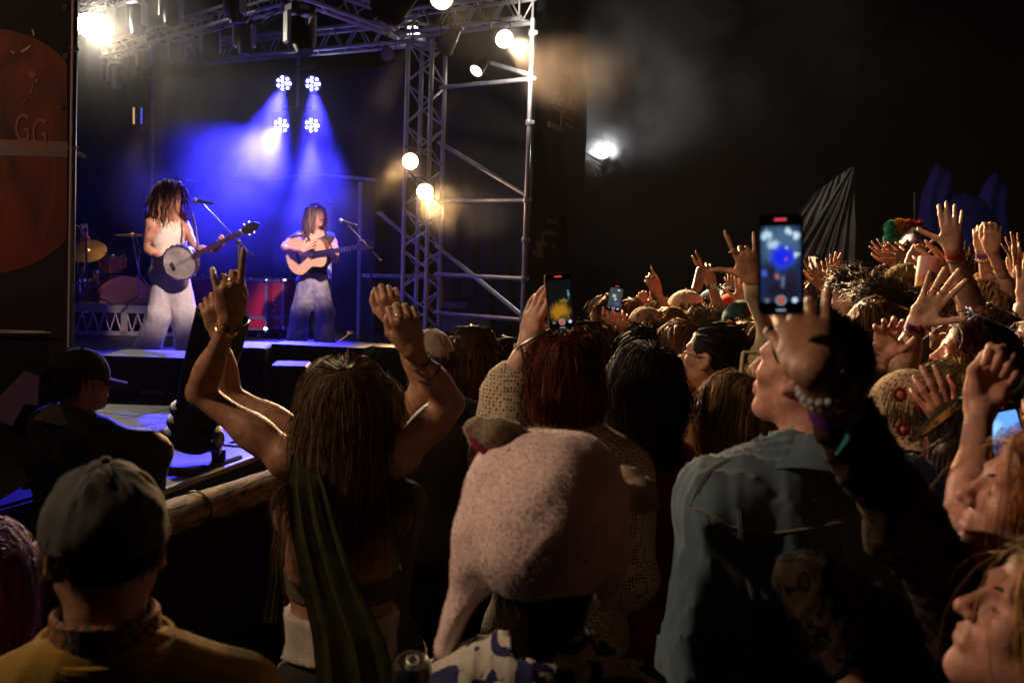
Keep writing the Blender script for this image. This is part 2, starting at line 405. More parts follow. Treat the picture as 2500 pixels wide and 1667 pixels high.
def hand_prims(wr, dirv, back, thumb, s=1., curl=(20, 25, 30, 35), spread=1., th=(35, 20), fingers=None):
    """wrist point, finger direction, back-of-hand normal, thumb-side vector. curl per finger deg (or 3-tuples)"""
    Y = nrm(dirv); Z = nrm(back-Y*np.dot(back, Y)); X = np.cross(Y, Z)
    if np.dot(X, thumb) < 0: X = -X
    W = lambda p: wr+(X*p[0]+Y*p[1]+Z*p[2])*s
    kn = [(.028, .088, .0), (.009, .093, .003), (-.011, .088, .001), (-.029, .079, -.004)]
    ln = [(.044, .026, .021), (.049, .030, .022), (.045, .027, .021), (.035, .021, .019)]
    rr = [.0095, .0097, .0092, .0082]; sp = [9, 2, -6, -15]
    pr = [cap(W((.014, .005, 0)), W((.024, .08, 0)), .0165*s, .0125*s, .012), cap(W((-.014, .005, 0)), W((-.026, .072, -.003)), .0155*s, .0115*s, .012),
          cap(W((0, 0, 0)), W((.008, .085, .001)), .018*s, .0125*s, .012), cap(W((-.004, 0, 0)), W((-.011, .08, .001)), .017*s, .012*s, .012),
          cap(W((.022, .025, -.012)), W((.03, .05, -.012)), .016*s, .012*s, .015), ell(W((-.022, .035, -.01)), .014*s, None, .015)]
    tips = []
    for i in range(4):
        cl = curl[i]; cl = (cl*.8, cl*1.1, cl*.7) if np.isscalar(cl) else cl
        a = 0.; b = math.radians(sp[i]*spread); p = np.array(kn[i]); r = rr[i]
        for jn in range(3):
            a += math.radians(cl[jn]); d = np.array([math.sin(b)*math.cos(a), math.cos(b)*math.cos(a), -math.sin(a)])
            q = p+d*ln[i][jn]; pr.append(cap(W(p), W(q), r*s*(1.06 if jn == 0 else 1), r*.9*s, .0035)); p = q; r *= .92
        tips.append(W(p))
    a = math.radians(th[0]); c = math.radians(th[1]); p = np.array([.024, .022, -.010])
    d = np.array([math.sin(a), math.cos(a)*.9, -.35]); d /= np.linalg.norm(d); q = p+d*.042
    pr.append(cap(W(p), W(q), .0145*s, .0115*s, .01)); p = q
    for k_, (l, r) in enumerate(((.034, .0108), (.027, .0098))):
        a2 = a-c*(k_+1)*.8; d = np.array([math.sin(a2), math.cos(a2), -.25-.25*math.sin(c)*(k_+1)]); d /= np.linalg.norm(d); q = p+d*l
        pr.append(cap(W(p), W(q), r*s, r*.88*s, .004)); p = q
    tips.append(W(p))
    return pr, tips, W
def arm_prims(sh, el, wr, s=1., k=1.):
    d1 = nrm(el-sh); d2 = nrm(wr-el)
    up = [cap(sh, el, .046*s*k, .036*s*k, .02), ell(sh+d1*.11*s, V3(.05, .05, .08)*s*k, basis(d1)[:, [0, 2, 1]], .03), ell(sh, .052*s*k, None, .03)]
    fa = [cap(el, wr, .036*s*k, .0235*s*k, .015), ell(el+d2*.07*s, V3(.041, .041, .08)*s*k, basis(d2)[:, [0, 2, 1]], .02)]
    return up, fa
def torso_prims(nb, Rb, s=1., male=False, sl=None, sr=None):
    T = lambda *p: nb+Rb@(np.array(p)*s); m = 1.08 if male else .92
    pr = [ell(T(0, .015, -.2), V3(.158*m, .105, .2)*s, Rb, .05), cap(T(-.13*m, -.005, -.075), T(.13*m, -.005, -.075), .058*s, k=.05),
          ell(T(0, .0, -.37), V3(.135*m, .09, .15)*s, Rb, .05), ell(T(0, -.01, -.53), V3(.165, .115, .125)*s, Rb, .05)]
    for x, sp in ((-1, sl), (1, sr)):
        pr.append(cap(T(x*.02, -.012, .02), (sp if sp is not None else T(x*.17*m, 0, -.07)), .046*s, .05*s, .05))
        pr.append(ell(T(x*.08, -.075, -.16), V3(.055, .03, .08)*s, Rb, .04))
    if not male: pr += [ell(T(x*.075, .1, -.2), .06*s, None, .04) for x in (-1, 1)]
    return pr
# ---------------------------------------------------------------- hair
def ribbons(Pt, w, side, var=None):
    n, m, _ = Pt.shape; tg = np.gradient(Pt, axis=1); sd = nrm_rows(np.cross(tg, side)); prof = np.interp(np.linspace(0, 1, m), [0, .15, .75, 1], [.7, 1, .8, .12])
    wv = (w[:, None]*prof[None])[..., None]
    V = np.stack([Pt-sd*wv, Pt+sd*wv], 2).reshape(-1, 3)
    b = (np.arange(n)[:, None]*m+np.arange(m-1)[None])*2; b = b.ravel()
    Q = np.stack([b, b+1, b+3, b+2], 1)
    v = np.repeat(var, m*2)
    return V, Q, v
def grow(roots, d0, L, steps, cols, grav=.35, wave=0., wf=30., curl=0., lay=None, jit=.08, seed=1, part=None, pull=0.):
    r = np.random.default_rng(seed); n = len(roots); Pt = np.zeros((n, steps+1, 3)); Pt[:, 0] = roots; p = roots.copy(); d = nrm_rows(d0)
    st = (L/steps)[:, None]; lay = np.zeros(n) if lay is None else lay; g = np.array([0, 0, -1.])
    for i in range(steps):
        d = nrm_rows(d*(1-grav)+g*grav+r.normal(size=(n, 3))*jit*.3)
        if pull: low = np.clip((cols[0][0][2]-.03-p[:, 2:3])*12, 0, 1); d = nrm_rows(d+np.concatenate([(cols[0][0][None, :2]-p[:, :2]), np.zeros((n, 1))], 1)*pull*low)
        p = p+d*st
        for (c, R, rad) in cols:
            rr = rad[None]+lay[:, None]; q = ((p-c)@R)/rr; mm = np.linalg.norm(q, axis=1, keepdims=True); ins = mm[:, 0] < 1
            if ins.any():
                pn = c+((q/np.maximum(mm, 1e-3))*rr)@R.T; nn = nrm_rows((q/rr)@R.T)
                p = np.where(ins[:, None], pn, p); dn = d-nn*np.sum(d*nn, 1, keepdims=True)*1.0
                d = np.where(ins[:, None], nrm_rows(dn+1e-6), d)
        Pt[:, i+1] = p
    if wave or curl:
        t = np.linspace(0, 1, steps+1)[None]*L[:, None]; a = nrm_rows(r.normal(size=(n, 3))); b = nrm_rows(np.cross(a, r.normal(size=(n, 3)))); cl = (np.arange(n)//max(1, 7))
        ph = r.uniform(0, 6.28, cl.max()+1)[cl][:, None]+r.normal(size=(n, 1))*.7; env = np.clip(np.linspace(0, 1, steps+1)*2.5, 0, 1)[None]
        am = (wave+curl)*r.uniform(.6, 1.3, (n, 1))*env
        a = a[cl*7 % n]*.35+a*.65; b = b[cl*7 % n]*.35+b*.65
        Pt += (am*np.sin(wf*t+ph))[..., None]*a[:, None]+(am*np.cos(wf*t+ph)*(1. if curl else .35))[..., None]*b[:, None]
    return Pt
def hair(parent, c, R, s, style, hm, d, seed=0, body=None, hat=False, dens=1.):
    """style: dict(L, vol, wave, curl, n, part, face)"""
    r = np.random.default_rng(seed+11); L0 = style.get('L', .3); vol = style.get('vol', .014); n = int(min(8600, (2.2 if d < 3.3 else .75)*style['n'] if style.get('n') else (3300/d if d < 4.5 else 2000/d)) * dens)
    crad = V3(.079, .10, .09)*s; cc = c+R@(V3(0, -.014, .03)*s)
    u = nrm_rows(r.normal(size=(n*4, 3)))
    lim = style.get('line', .30)
    ok = (u[:, 2] > -.55) & ~((u[:, 1] > lim) & (u[:, 2] < style.get('top_line', .5))) & ~((u[:, 1] > .12) & (u[:, 2] < .12)) & ~((np.abs(u[:, 0]) > .8) & (u[:, 2] < -.1) & (u[:, 1] > -.12))
    if hat: ok &= u[:, 2] < style.get('top', .25)
    u = u[ok][:n]; n = len(u)
    # neighbouring clumps: sort by angle
    od = np.lexsort((u[:, 2], np.round(np.arctan2(u[:, 0], u[:, 1])*9))); u = u[od]
    roots = cc+(u*crad)@R.T; nl = nrm_rows((u/crad)@R.T)
    crown = np.array([style.get('part', 0.), -.35, .95]); dl = u-crown*np.sum(u*crown, 1, keepdims=True); pd = nrm_rows(dl)
    fr_ = np.clip((u[:, 1:2]+.05)*3, 0, 1)*np.clip((u[:, 2:3]+.1)*4, 0, 1); sw = np.stack([np.where(u[:, 0]-style.get('part', 0.) >= 0, 1., -1.), np.full(n, -.75), np.full(n, -.25)], 1)
    if L0 > .16 and not style.get('curl', 0) > .05: pd = nrm_rows(pd*(1-fr_)+nrm_rows(sw)*fr_)
    pd = pd@R.T
    if style.get('back'): pd = nrm_rows(pd+np.array(R[:, 1])*-1.6)
    lift = style.get('lift', .35)*(.5 if L0 > .2 else 1); d0 = nl*lift+pd
    L = L0*r.uniform(.6, 1.14, n)*np.where(u[:, 2] < 0, .82, 1); lay = r.uniform(0, 1, n)**.8*vol; fly = r.random(n) < style.get('fly', .07); lay = np.where(fly, lay+r.uniform(.004, .02, n), lay)
    cols = [(cc, R, crad+.002)]+([(c+R@(V3(0, .06, -.045)*s), R, V3(.066, .082, .112)*s)] if L0 > .13 else [])
    if body: cols += body
    steps = style.get('steps', 6 if L0 < .15 else (9 if d < 3.3 else 6))
    if style.get('curl'): steps = int(steps*1.6)
    Pt = grow(roots, d0, L, steps, cols, style.get('grav', .5 if L0 > .2 else .3), style.get('wave', 0.), style.get('wf', 30.), style.get('curl', 0.), lay, seed=seed, jit=style.get('jit', .12), pull=style.get('pull', 2.5 if L0 > .2 else 0))
    w = np.where(fly, .5, 1.)*r.uniform(.5, 1.5, n)*max(.0006, d*(.00029 if d < 3.3 else .00062))*style.get('w', 1.)*(1.25 if d > 4 else 1)
    side = nrm_rows((Pt-cc)+r.normal(size=Pt[:, :1].shape)*.09)
    var = np.clip(r.normal(.45, .17, n)+.10*np.sin(np.arange(n)*.05)+.08*np.sin(np.arange(n)*.31), 0, 1)
    V, Q, v = ribbons(Pt, w, side, var)
    # scalp shell
    capp = [ell(cc, crad+.0025, R, .01), ell(c+R@(V3(0, .115, -.055)*s), V3(.105, style.get('fcut', .098), .115)*s, R, .012, True)]
    for x in (-1, 1): capp.append(ell(c+R@(V3(x*.083, .012, -.022)*s), V3(.03, .045, .04)*s, R, .01, True))
    if L0 > .2 and body: capp.insert(1, cap(cc+R@(V3(0, -.04, 0)*s), cc+V3(0, 0, -min(L0*.7, .22))+R@V3(0, -.05, 0), .07*s, .055*s, .03))
    v2, q2 = sdf(capp, max(.009, d*.0045))
    me = mesh_np('hair', np.vstack([V, v2]), np.vstack([Q, q2+len(V)]))
    def bulk(p):
        ax_ = np.tile(cc, (len(p), 1)); ax_[:, 2] = np.clip(p[:, 2], cc[2]-.6, cc[2]+.0); ax_[:, :2] -= (R[:, 1][:2]*-.02)[None]; return nrm_rows(p-ax_)
    m_ = Pt.shape[1]; jn = np.repeat(r.normal(size=(n, 3))*style.get('nj', .30), m_*2, axis=0); wob = np.tile(np.repeat(r.normal(size=(m_, 3))*.0, 2, axis=0), (n, 1))
    set_normals(me, np.vstack([nrm_rows(bulk(V)+jn), bulk(v2)]))
    at = me.attributes.new('hv', 'FLOAT', 'POINT'); at.data.foreach_set('value', np.concatenate([v, np.full(len(v2), .22)]).astype(np.float32))
    return link('hair', me, hm, parent)
# ---------------------------------------------------------------- caps
def cap_hat(parent, c, R, s, m, d, brim=True, back=False, seed=0, wr=.0015, button=None, name='cap', size=1., brimm=None):
    r = np.random.default_rng(seed); nu, nv = 72, 26; rad = V3(.088, .112, .105)*s*size; cc = c+R@(V3(0, -.014, .022)*s)
    V = []; ph = r.uniform(0, 6, 8)
    for i in range(nv+1):
        th = math.pi*.5*i/nv*1.06
        for k in range(nu):
            a = 2*math.pi*k/nu
            seam = abs(((a*6/(2*math.pi)+.5) % 1)-.5)*2
            g = 1-.028*math.exp(-(seam/.07)**2)*min(1, i/4)
            g += wr*6*(math.sin(5*a+ph[0]+4*th)*math.sin(3*th+ph[1])+.6*math.sin(11*a+ph[2]-5*th)*math.sin(7*th))*min(1, i/6)
            low = 0.02*s*(math.cos(a-math.pi/2))*(th/1.6)**3
            v = V3(math.sin(th)*math.cos(a), math.sin(th)*math.sin(a), math.cos(th))*rad*g; v[2] -= low*.5; v[2] *= .98; V.append(cc+R@v)
    # inner turn-in
    for k in range(nu):
        a = 2*math.pi*k/nu; v = V3(math.cos(a), math.sin(a), -.09)*rad*.955; V.append(cc+R@v)
    Fs = [(i*nu+k, (i+1)*nu+k, (i+1)*nu+(k+1) % nu, i*nu+(k+1) % nu) for i in range(nv+1) for k in range(nu)]
    o = MB().add(np.array(V), Fs).build(name, m, parent)
    bm = MB(); bm.ell(cc+R@(V3(0, 0, rad[2]+.002)), V3(.009, .009, .005)*s, R, 10); bm.build('button', button or m, o)
    if brim:
        sg = -1 if back else 1; n = 18; top = []; 
        for lvl in (0, 1):
            for j in range(5):
                f = j/4
                for i in range(n+1):
                    a = math.radians(36+108*i/n); rx = rad[0]*(.98+.02*f); x = math.cos(a)*rx*(1+.05*f); y0 = math.sin(a)*rad[1]*.97; y = y0+f*.072*s*math.sin(a)**.7
                    z = -.012-.016*f*(1-0)-.05*(x/.09)**2*.45*f-lvl*.003; top.append(cc+R@V3(x, sg*y, z))
        m5 = (n+1)*5; Fs = []
        for j in range(4):
            for i in range(n):
                a = j*(n+1)+i; Fs.append((a, a+1, a+n+2, a+n+1)); Fs.append((m5+a, m5+a+n+1, m5+a+n+2, m5+a+1))
        for i in range(n): a = 4*(n+1)+i; Fs.append((a, a+1, m5+a+1, m5+a))
        MB().add(np.array(top), Fs).build('brim', brimm or m, o)
    return o
def shades_on(parent, c, R, s, m, lens, z=.075, y=.045, name='sunglasses'):
    """sunglasses pushed up on the head (or worn when z small)"""
    b = MB(); T = lambda *p: c+R@(np.array(p)*s)
    for x in (-1, 1):
        pts = [T(x*.034+.024*math.cos(t), y+.012*abs(math.sin(t)), z+.018*math.sin(t)) for t in np.linspace(0, 2*math.pi, 17)[:-1]]
        b.path(pts, .0024*s, 6, True); b.path([T(x*.06, y, z+.004), T(x*.082, y-.03, z), T(x*.086, y-.12, z-.02)], .0022*s, 6)
    b.path([T(-.011, y+.008, z+.004), T(.011, y+.008, z+.004)], .0022*s, 6)
    o = b.build(name, m, parent)
    for x in (-1, 1):
        pts = [(.022*math.cos(t), .016*math.sin(t)) for t in np.linspace(0, 2*math.pi, 17)[:-1]]
        MB().prism(pts, T(x*.034, y+.006, z), R[:, 0], R[:, 2], R[:, 1], .002*s).build('lens', lens, o)
    return o
def band(parent, wr, dirv, r, m, name='bracelet', w=.012, beads=0, t=.0018, squash=1.):
    d = nrm(dirv); x, y, _ = MB().frame(V3(0, 0, 0), d); b = MB()
    if beads:
        for i in range(beads): a = 2*math.pi*i/beads; b.ell(wr+(x*math.cos(a)+y*math.sin(a))*r, w/2, None, 8)
    elif w > .006:
        n = 24; V = []
        for rr, z in ((r, -w/2), (r+t, -w/2), (r+t, w/2), (r, w/2)):
            V += [wr+(x*math.cos(2*math.pi*i/n)+y*math.sin(2*math.pi*i/n))*rr+d*z for i in range(n)]
        b.add(np.array(V), [(j*n+i, ((j+1) % 4)*n+i, ((j+1) % 4)*n+(i+1) % n, j*n+(i+1) % n) for j in range(4) for i in range(n)])
    else: b.path([wr+(x*math.cos(a)+y*math.sin(a))*r for a in np.linspace(0, 2*math.pi, 25)[:-1]], w/2, 6, True)
    return b.build(name, m, parent)
GOLD = mat('gold_metal', (.9, .6, .25), .25, 1.); SILV = mat('silver_metal', (.8, .8, .8), .25, 1.)
RED = mat('red_fabric', (.5, .02, .02), .7, bump=.0005, bscale=300); PURP = mat('purple_ribbon', (.14, .03, .25), .5, bump=.0004, bscale=400)
BEAD = mat('grey_beads', (.5, .52, .56), .25); CREAMB = mat('cream_beads', (.7, .6, .45), .3); LEATH = mat('dark_leather', (.03, .02, .015), .6, bump=.0006, bscale=200)
LIP = mat('lip', (.44, .17, .13), .45); BROW = mat('eyebrow', (.05, .03, .02), .8); EYE = mat('eye', (.02, .015, .012), .15)
NCLIP = 0
PEOPLE = []
def person(label, head, yaw, d, hm, style, top=None, legs=None, skin_='mid', s=1., male=False, tilt=0, lean=0, byaw=None, arms=(None, None), hat=None, group='people watching in the crowd', seed=None, floor=0., extra=None, face=None, mouth=0., nbo=(0, 0), cat='person', legp=None, hscale=1., torso=True, bare=False, thin=1.):
    seed = len(PEOPLE)*7+3 if seed is None else seed
    c = P(head[0], head[1], d); R = head_frame(yaw, tilt, lean); byaw = yaw*.8 if byaw is None else byaw; Rb = head_frame(byaw)
    nb = c+R@(V3(0, -.03, -.03)*s)+V3(0, 0, -.155*s)+Rb@V3(nbo[0], nbo[1], nbo[2] if len(nbo) > 2 else 0)*s
    root = empty('person', (nb[0], nb[1], floor), label, cat, group); sk = SK[skin_] if isinstance(skin_, str) else skin_
    m = 1.08 if male else .92
    hp = head_prims(c, R, s*hscale, male, mouth); npz = neck_prims(c, R, nb, s, male); sh = []
    arms_p = []; fine = []; info = []
    for i, x in enumerate((-1, 1)):
        a = arms[i]; base = nb+Rb@(V3(x*.175*m, -.005, -.075)*s)
        if a and 'sh' in a: base = a['sh']
        elif a and a.get('up', True) and a['el'][2] > base[2]-.12: base = nb+Rb@(V3(x*.165*m, 0, -.045)*s)
        if a is None:
            el = base+Rb@(V3(x*.04, -.03, -.28)*s); wr = el+Rb@(V3(x*(-.02), .12, -.2)*s); a = dict(el=el, wr=wr, dir=wr-el, back=Rb@V3(x, 0, 0), thumb=Rb@V3(0, 1, 0), down=True)
        sh.append(base); el, wr = a['el'], a['wr']; k = a.get('k', .9 if not male else 1.05)*thin
        up, fa = arm_prims(base, el, wr, s, k)
        arms_p.append((up, fa, a))
        hpz, tips, W = hand_prims(wr, a.get('dir', wr-el), a['back'], a['thumb'], a.get('hs', s*(.95 if not male else 1.03)), a.get('curl', (20, 22, 26, 30)), a.get('spread', 1.), a.get('th', (35, 20)))
        info.append((wr, el, tips, W, a))
        fine.append(hpz+[cap(el+(wr-el)*.55, wr, (.036+(.0235-.036)*.55)*s*k, .0235*s*k, .015)])
    tp = torso_prims(nb, Rb, s*thin, male, sh[0], sh[1])
    bodyp = tp+[p for up, fa, a in arms_p for p in up+fa]+npz
    bv = max(.0085, d*.0042); hv = max(.0034, d*(.0019 if d < 3.6 else .0022)); parts = [sdf(bodyp, bv*(1.0 if d < 3.2 or legp is not None else 2.1))]
    parts.append(sdf(hp+npz, max(hv*(1 if d < 3.3 else 1.12 if d < 4.3 else 1.3), .0036)))
    for f, (up, fa, a) in zip(fine, arms_p):
        if not a.get('down'): parts.append(sdf(f, min(hv*a.get('hq', .9), .0075)))
        elif d < 12 and not a.get('down'): pass
    for f, (up, fa, a) in zip(fine, arms_p):
        if a.get('down') and d < 2.5: parts.append(sdf(f, .009))
    V, Q = join(parts); link('body', mesh_np('body', V, Q), sk, root)
    if face:
        T = lambda *p: c+R@(np.array(p)*s*hscale)
        for x in (-1, 1):
            MB().path([T(x*.048, .078, .018), T(x*.034, .0885, .024), T(x*.018, .0905, .02)], [.0015, .0032, .0025], 6).build('eyebrow', BROW, root)
            if face != 'closed': MB().ell(T(x*.0305, .0785, .001), V3(.0095, .0055, .0052)*s, R, 10).build('eye', EYE, root)
            else: MB().path([T(x*.041, .0775, -.003), T(x*.031, .0835, -.006), T(x*.021, .081, -.003)], .0011, 5).build('eyelash', BROW, root)
        MB().path([T(-.021, .086, -.058), T(-.008, .0945, -.0535), T(.008, .0945, -.0535), T(.021, .086, -.058)], [.001, .0022, .0022, .001], 6).path([T(-.02, .086, -.06), T(-.007, .0935, -.0665), T(.007, .0935, -.0665), T(.02, .086, -.06)], [.001, .0027, .0027, .001], 6).build('lips', LIP, root)
    bodycol = [(nb+Rb@(V3(0, -.0, -.2)*s), Rb, V3(.155*m, .115, .21)*s), (nb+Rb@(V3(0, -.005, -.05)*s), Rb, V3(.16*m, .07, .075)*s)]
    if hm is not None: hair(root, c, R, s*hscale, style, hm, d, seed, bodycol, hat=bool(hat) )
    # clothes
    if top:
        kind = top.get('kind', 'tee'); t = top.get('t', .014); pr = list(tp)
        for up, fa, a in arms_p:
            if kind in ('tee', 'long', 'jacket'): 
                pr += ([up[0], up[2]] if kind == 'jacket' else up) if kind != 'tee' else [cap(up[0][1], up[0][1]+(up[0][2]-up[0][1])*.62, up[0][3], up[0][4]*1.12, .02), up[2]]
            if kind in ('long', 'jacket'):
                w_ = a['el']+(a['wr']-a['el'])*top.get('cuff', .9); pr += [cap(a['el'], w_, .038*s, .032*s, .02)]
        pr = [p for p in pr]
        if kind == 'tank': pr = tp
        if kind == 'band':
            z0, z1 = top['z']; pr = [p for p in tp]
        pr2 = pr+[ell(nb+Rb@V3(0, .06, .05)*s, V3(.075, .095, .06)*s, Rb, .01, True), cap(nb+V3(0, 0, .01), c, .05*s, .05*s, .008, True)]
        if kind == 'tank':
            for x, sp in ((-1, sh[0]), (1, sh[1])): pr2.append(ell(sp+Rb@V3(x*.05, 0, .0)*s, V3(.075, .16, .13)*s, Rb, .012, True))
        G, lo, vx = field(pr2, bv*top.get('q', 1.9 if d > 3.4 else .85), disp=folds(top.get('fold', .008), top.get('ff', 20.), seed), inflate=t)
        if kind == 'band':
            ax_z = lo[2]+np.arange(G.shape[2])*vx; zc = np.maximum(z0-ax_z, ax_z-z1).astype(np.float32); G = np.maximum(G, zc[None, None, :])
        else:
            hemz = nb[2]-.62*s; ax_z = lo[2]+np.arange(G.shape[2])*vx; G = np.maximum(G, (hemz-ax_z).astype(np.float32)[None, None, :])
        v, q = nets(G, lo, vx)
        so = link(top.get('name', 'shirt'), mesh_np('shirt', v, q), top['m'], root)
        if kind == 'jacket':
            g_ = t*.5; pc_ = [(.082, -.03), (.070, .045), (.074, .052), (.086, .05), (.118+g_, .0), (.122+g_, -.008), (.11, -.012), (.09, -.005)]; V_ = []
            for j_, (r_, z_) in enumerate(pc_): V_ += [nb+Rb@(V3(r_*math.cos(a_)*1.05, r_*math.sin(a_)*.95-.012, z_+.018-.02*math.sin(a_)+.003*math.sin(7*a_+j_))*s) for a_ in np.linspace(-.5*math.pi-2.55, -.5*math.pi+2.55, 41)]
            MB().add(np.array(V_), [(j_*41+i_, j_*41+i_+1, ((j_+1) % 8)*41+i_+1, ((j_+1) % 8)*41+i_) for j_ in range(8) for i_ in range(40)]+[tuple(j_*41 for j_ in range(8))[::-1], tuple(j_*41+40 for j_ in range(8))]).build('collar', top.get('collar', top['m']), root)
        PEOPLE.append(so)
    else: PEOPLE.append(None)
    # legs
    hip = nb+V3(0, 0, -.56*s); lg = legs or TROU
    H = hip[2]-floor; lp = []
    if legp is None:
        feet = [hip+Rb@V3(x*.10, .03, 0)*s-V3(0, 0, H-.05) for x in (-1, 1)]; knees = [hip+Rb@V3(x*.10, .05, 0)*s-V3(0, 0, H*.48) for x in (-1, 1)]
    else: feet, knees = legp
    for x, kn, ft in zip((-1, 1), knees, feet):
        h_ = hip+Rb@V3(x*.085, 0, .02)*s; lp += [cap(h_, kn, .085*s, .062*s, .04), cap(kn, ft, .06*s, .052*s, .03)]
    lp.append(ell(hip+V3(0, 0, .03)*s, V3(.17, .12, .12)*s, Rb, .05))
    lv = max(.045, d*.008) if legp is None else .014
    v, q = sdf(lp, lv, inflate=.012, disp=folds(.012, 14, seed+1)); link('trousers', mesh_np('trousers', v, q), lg, root)
    if legp is not None or d < 3:
        for ft in feet: 
            v, q = sdf([cap(ft+V3(0, 0, -.015), ft+Rb@V3(0, .15, -.02), .04, .034, .02)], .012); link('shoe', mesh_np('shoe', v, q), BLK, root)
    if hat: hat(root, c, R, s*hscale)
    root['_'] = 0; del root['_']
    return root, c, R, nb, Rb, info
TROU = mat('dark_trousers', (.02, .02, .024), .85, bump=.001, bscale=200)
def armp(el, wr, tip, palm='back', thumb='R', **k):
    """el/wr/tip as (px,py,d); palm: which side faces the camera ('back' or 'palm')"""
    e, w_, t = P(*el), P(*wr), P(*tip); d = nrm(t-w_); tocam = nrm(C0-w_); b = tocam if palm == 'back' else -tocam
    tw = k.pop('twist', 0); th = cr if thumb == 'R' else -cr
    if tw:
        Z = nrm(b-d*np.dot(b, d)); X = np.cross(d, Z); a = math.radians(tw); b = Z*math.cos(a)+X*math.sin(a); th = th
        Xn = np.cross(d, b); th = Xn if np.dot(Xn, th if abs(np.dot(X, th)) > .05 else X) > 0 else -Xn
    return dict(el=e, wr=w_, dir=d, back=b, thumb=th, **k)
# ================================================================ setting
GROUND = mat('trampled_grass', (.035, .032, .02), .95, bump=.03, bscale=14, var=.4, vscale=3)
g = MB()
xs = np.concatenate([[-150, -60, -25], np.linspace(-12, 12, 49), [25, 60, 150]]); ys = np.concatenate([[-60, -20], np.linspace(-4, 20, 49), [40, 80, 200]])
V = [(x, y, -.02+.03*math.sin(x*1.7+y)*math.sin(y*1.3-x*.4)-(.03 if abs(x) < 12 else .0)) for y in ys for x in xs]
nx = len(xs); g.add(np.array(V), [(j*nx+i, j*nx+i+1, (j+1)*nx+i+1, (j+1)*nx+i) for j in range(len(ys)-1) for i in range(nx-1)])
tag(g.build('ground', GROUND), kind='structure')
# air with stage smoke
hz = MB(); hz.box((0, 8, 2.6), (40, 34, 7.6)); ho = hz.build('haze', None, smooth=False); tag(ho, kind='stuff')
hm_ = bpy.data.materials.new('haze_air'); N, K = nodes_of(hm_); N.remove(N['Principled BSDF']); pv = N.new('ShaderNodeVolumePrincipled')
pv.inputs['Density'].default_value = .0003; pv.inputs['Color'].default_value = (.86, .86, .9, 1); pv.inputs['Anisotropy'].default_value = .35
K.new(pv.outputs[0], N['Material Output'].inputs['Volume']); ho.data.materials.append(hm_)
# drifting smoke: soft cloud volumes by the roof, small ones added as lamp glare
def smoke(label, c, r, dens, sc, seed, an=.3):
    b = MB(); b.ell(c, r, None, 20); o = b.build('smoke', None, origin=c); tag(o, label, 'smoke', kind='stuff')
    m = bpy.data.materials.new('smoke_vol'); N, K = nodes_of(m); N.remove(N['Principled BSDF']); v = N.new('ShaderNodeVolumePrincipled')
    v.inputs['Color'].default_value = (.82, .8, .78, 1); v.inputs['Anisotropy'].default_value = an
    tc = N.new('ShaderNodeTexCoord'); n = N.new('ShaderNodeTexNoise'); n.inputs['Scale'].default_value = sc; n.inputs['Detail'].default_value = 2; n.inputs['Distortion'].default_value = .6
    mp = N.new('ShaderNodeMapping'); mp.inputs['Location'].default_value = (seed, seed*2, 0); K.new(tc.outputs['Object'], mp.inputs[0]); K.new(mp.outputs[0], n.inputs['Vector'])
    dv = N.new('ShaderNodeVectorMath'); dv.operation = 'DIVIDE'; dv.inputs[1].default_value = tuple(r); K.new(tc.outputs['Object'], dv.inputs[0])
    ln = N.new('ShaderNodeVectorMath'); ln.operation = 'LENGTH'; K.new(dv.outputs[0], ln.inputs[0])
    e = N.new('ShaderNodeMapRange'); e.interpolation_type = 'SMOOTHSTEP'; e.inputs[1].default_value = .15; e.inputs[2].default_value = 1.; e.inputs[3].default_value = 1; e.inputs[4].default_value = 0; K.new(ln.outputs['Value'], e.inputs[0])
    f = N.new('ShaderNodeMapRange'); f.inputs[1].default_value = .4; f.inputs[2].default_value = .72; f.inputs[3].default_value = .0; f.inputs[4].default_value = 1; K.new(n.outputs['Fac'], f.inputs[0])
    a = N.new('ShaderNodeMath'); a.operation = 'MULTIPLY'; K.new(e.outputs[0], a.inputs[0]); K.new(f.outputs[0], a.inputs[1])
    a2 = N.new('ShaderNodeMath'); a2.operation = 'MULTIPLY'; K.new(a.outputs[0], a2.inputs[0]); a2.inputs[1].default_value = dens
    K.new(a2.outputs[0], v.inputs['Density']); K.new(v.outputs[0], N['Material Output'].inputs['Volume']); o.data.materials.append(m); return o
smoke('grey brown smoke drifting in front of the bright lamp at the stage corner', P(1680, 90, 12.4), (4.2, 1.4, 1.8), .30, 1.2, 3.)
smoke('wisp of smoke drifting before the wing banner beside the glaring lamp', P(1400, 110, 8.9), (1.5, 1.0, .8), .07, 1.3, 12.)
smoke('glowing smoke round the glaring lamp at the top left', P(330, 130, 10.6), (2.6, 1.3, 1.3), .26, 1.1, 5., .5)
smoke('small added smoke halo giving the glare of the lamp by the scaffold pole', P(1235, 100, 9.4), (.42, .4, .4), .3, 2., 8., .2)  # smoke ball added to stand in for lens glare
smoke('faint added smoke giving the glow of the far flood lamp', P(1475, 375, 13.7), (.5, .5, .5), .5, 2., 4., .5)  # smoke ball added for the glow round the flood
smoke('added smoke giving the glow of the two amber tower lamps', P(1000, 430, 10.7), (.5, .5, .5), .5, 2., 4.5, .2)  # smoke ball added for the glow round both ambers
smoke('thin smoke hanging over the musicians beneath the roof', P(600, 330, 10.6), (3.2, 1.6, 2.0), .075, .8, 2., .3)
smoke('amber smoke drifting right of the lower amber lamp', P(1120, 520, 10.4), (.75, .6, .42), .45, 1.6, 6., .3)
smoke('smoke cloud lit blue in front of the black backdrop', P(640, 420, 11.9), (2.4, .9, 1.6), .42, 1.0, 9.)
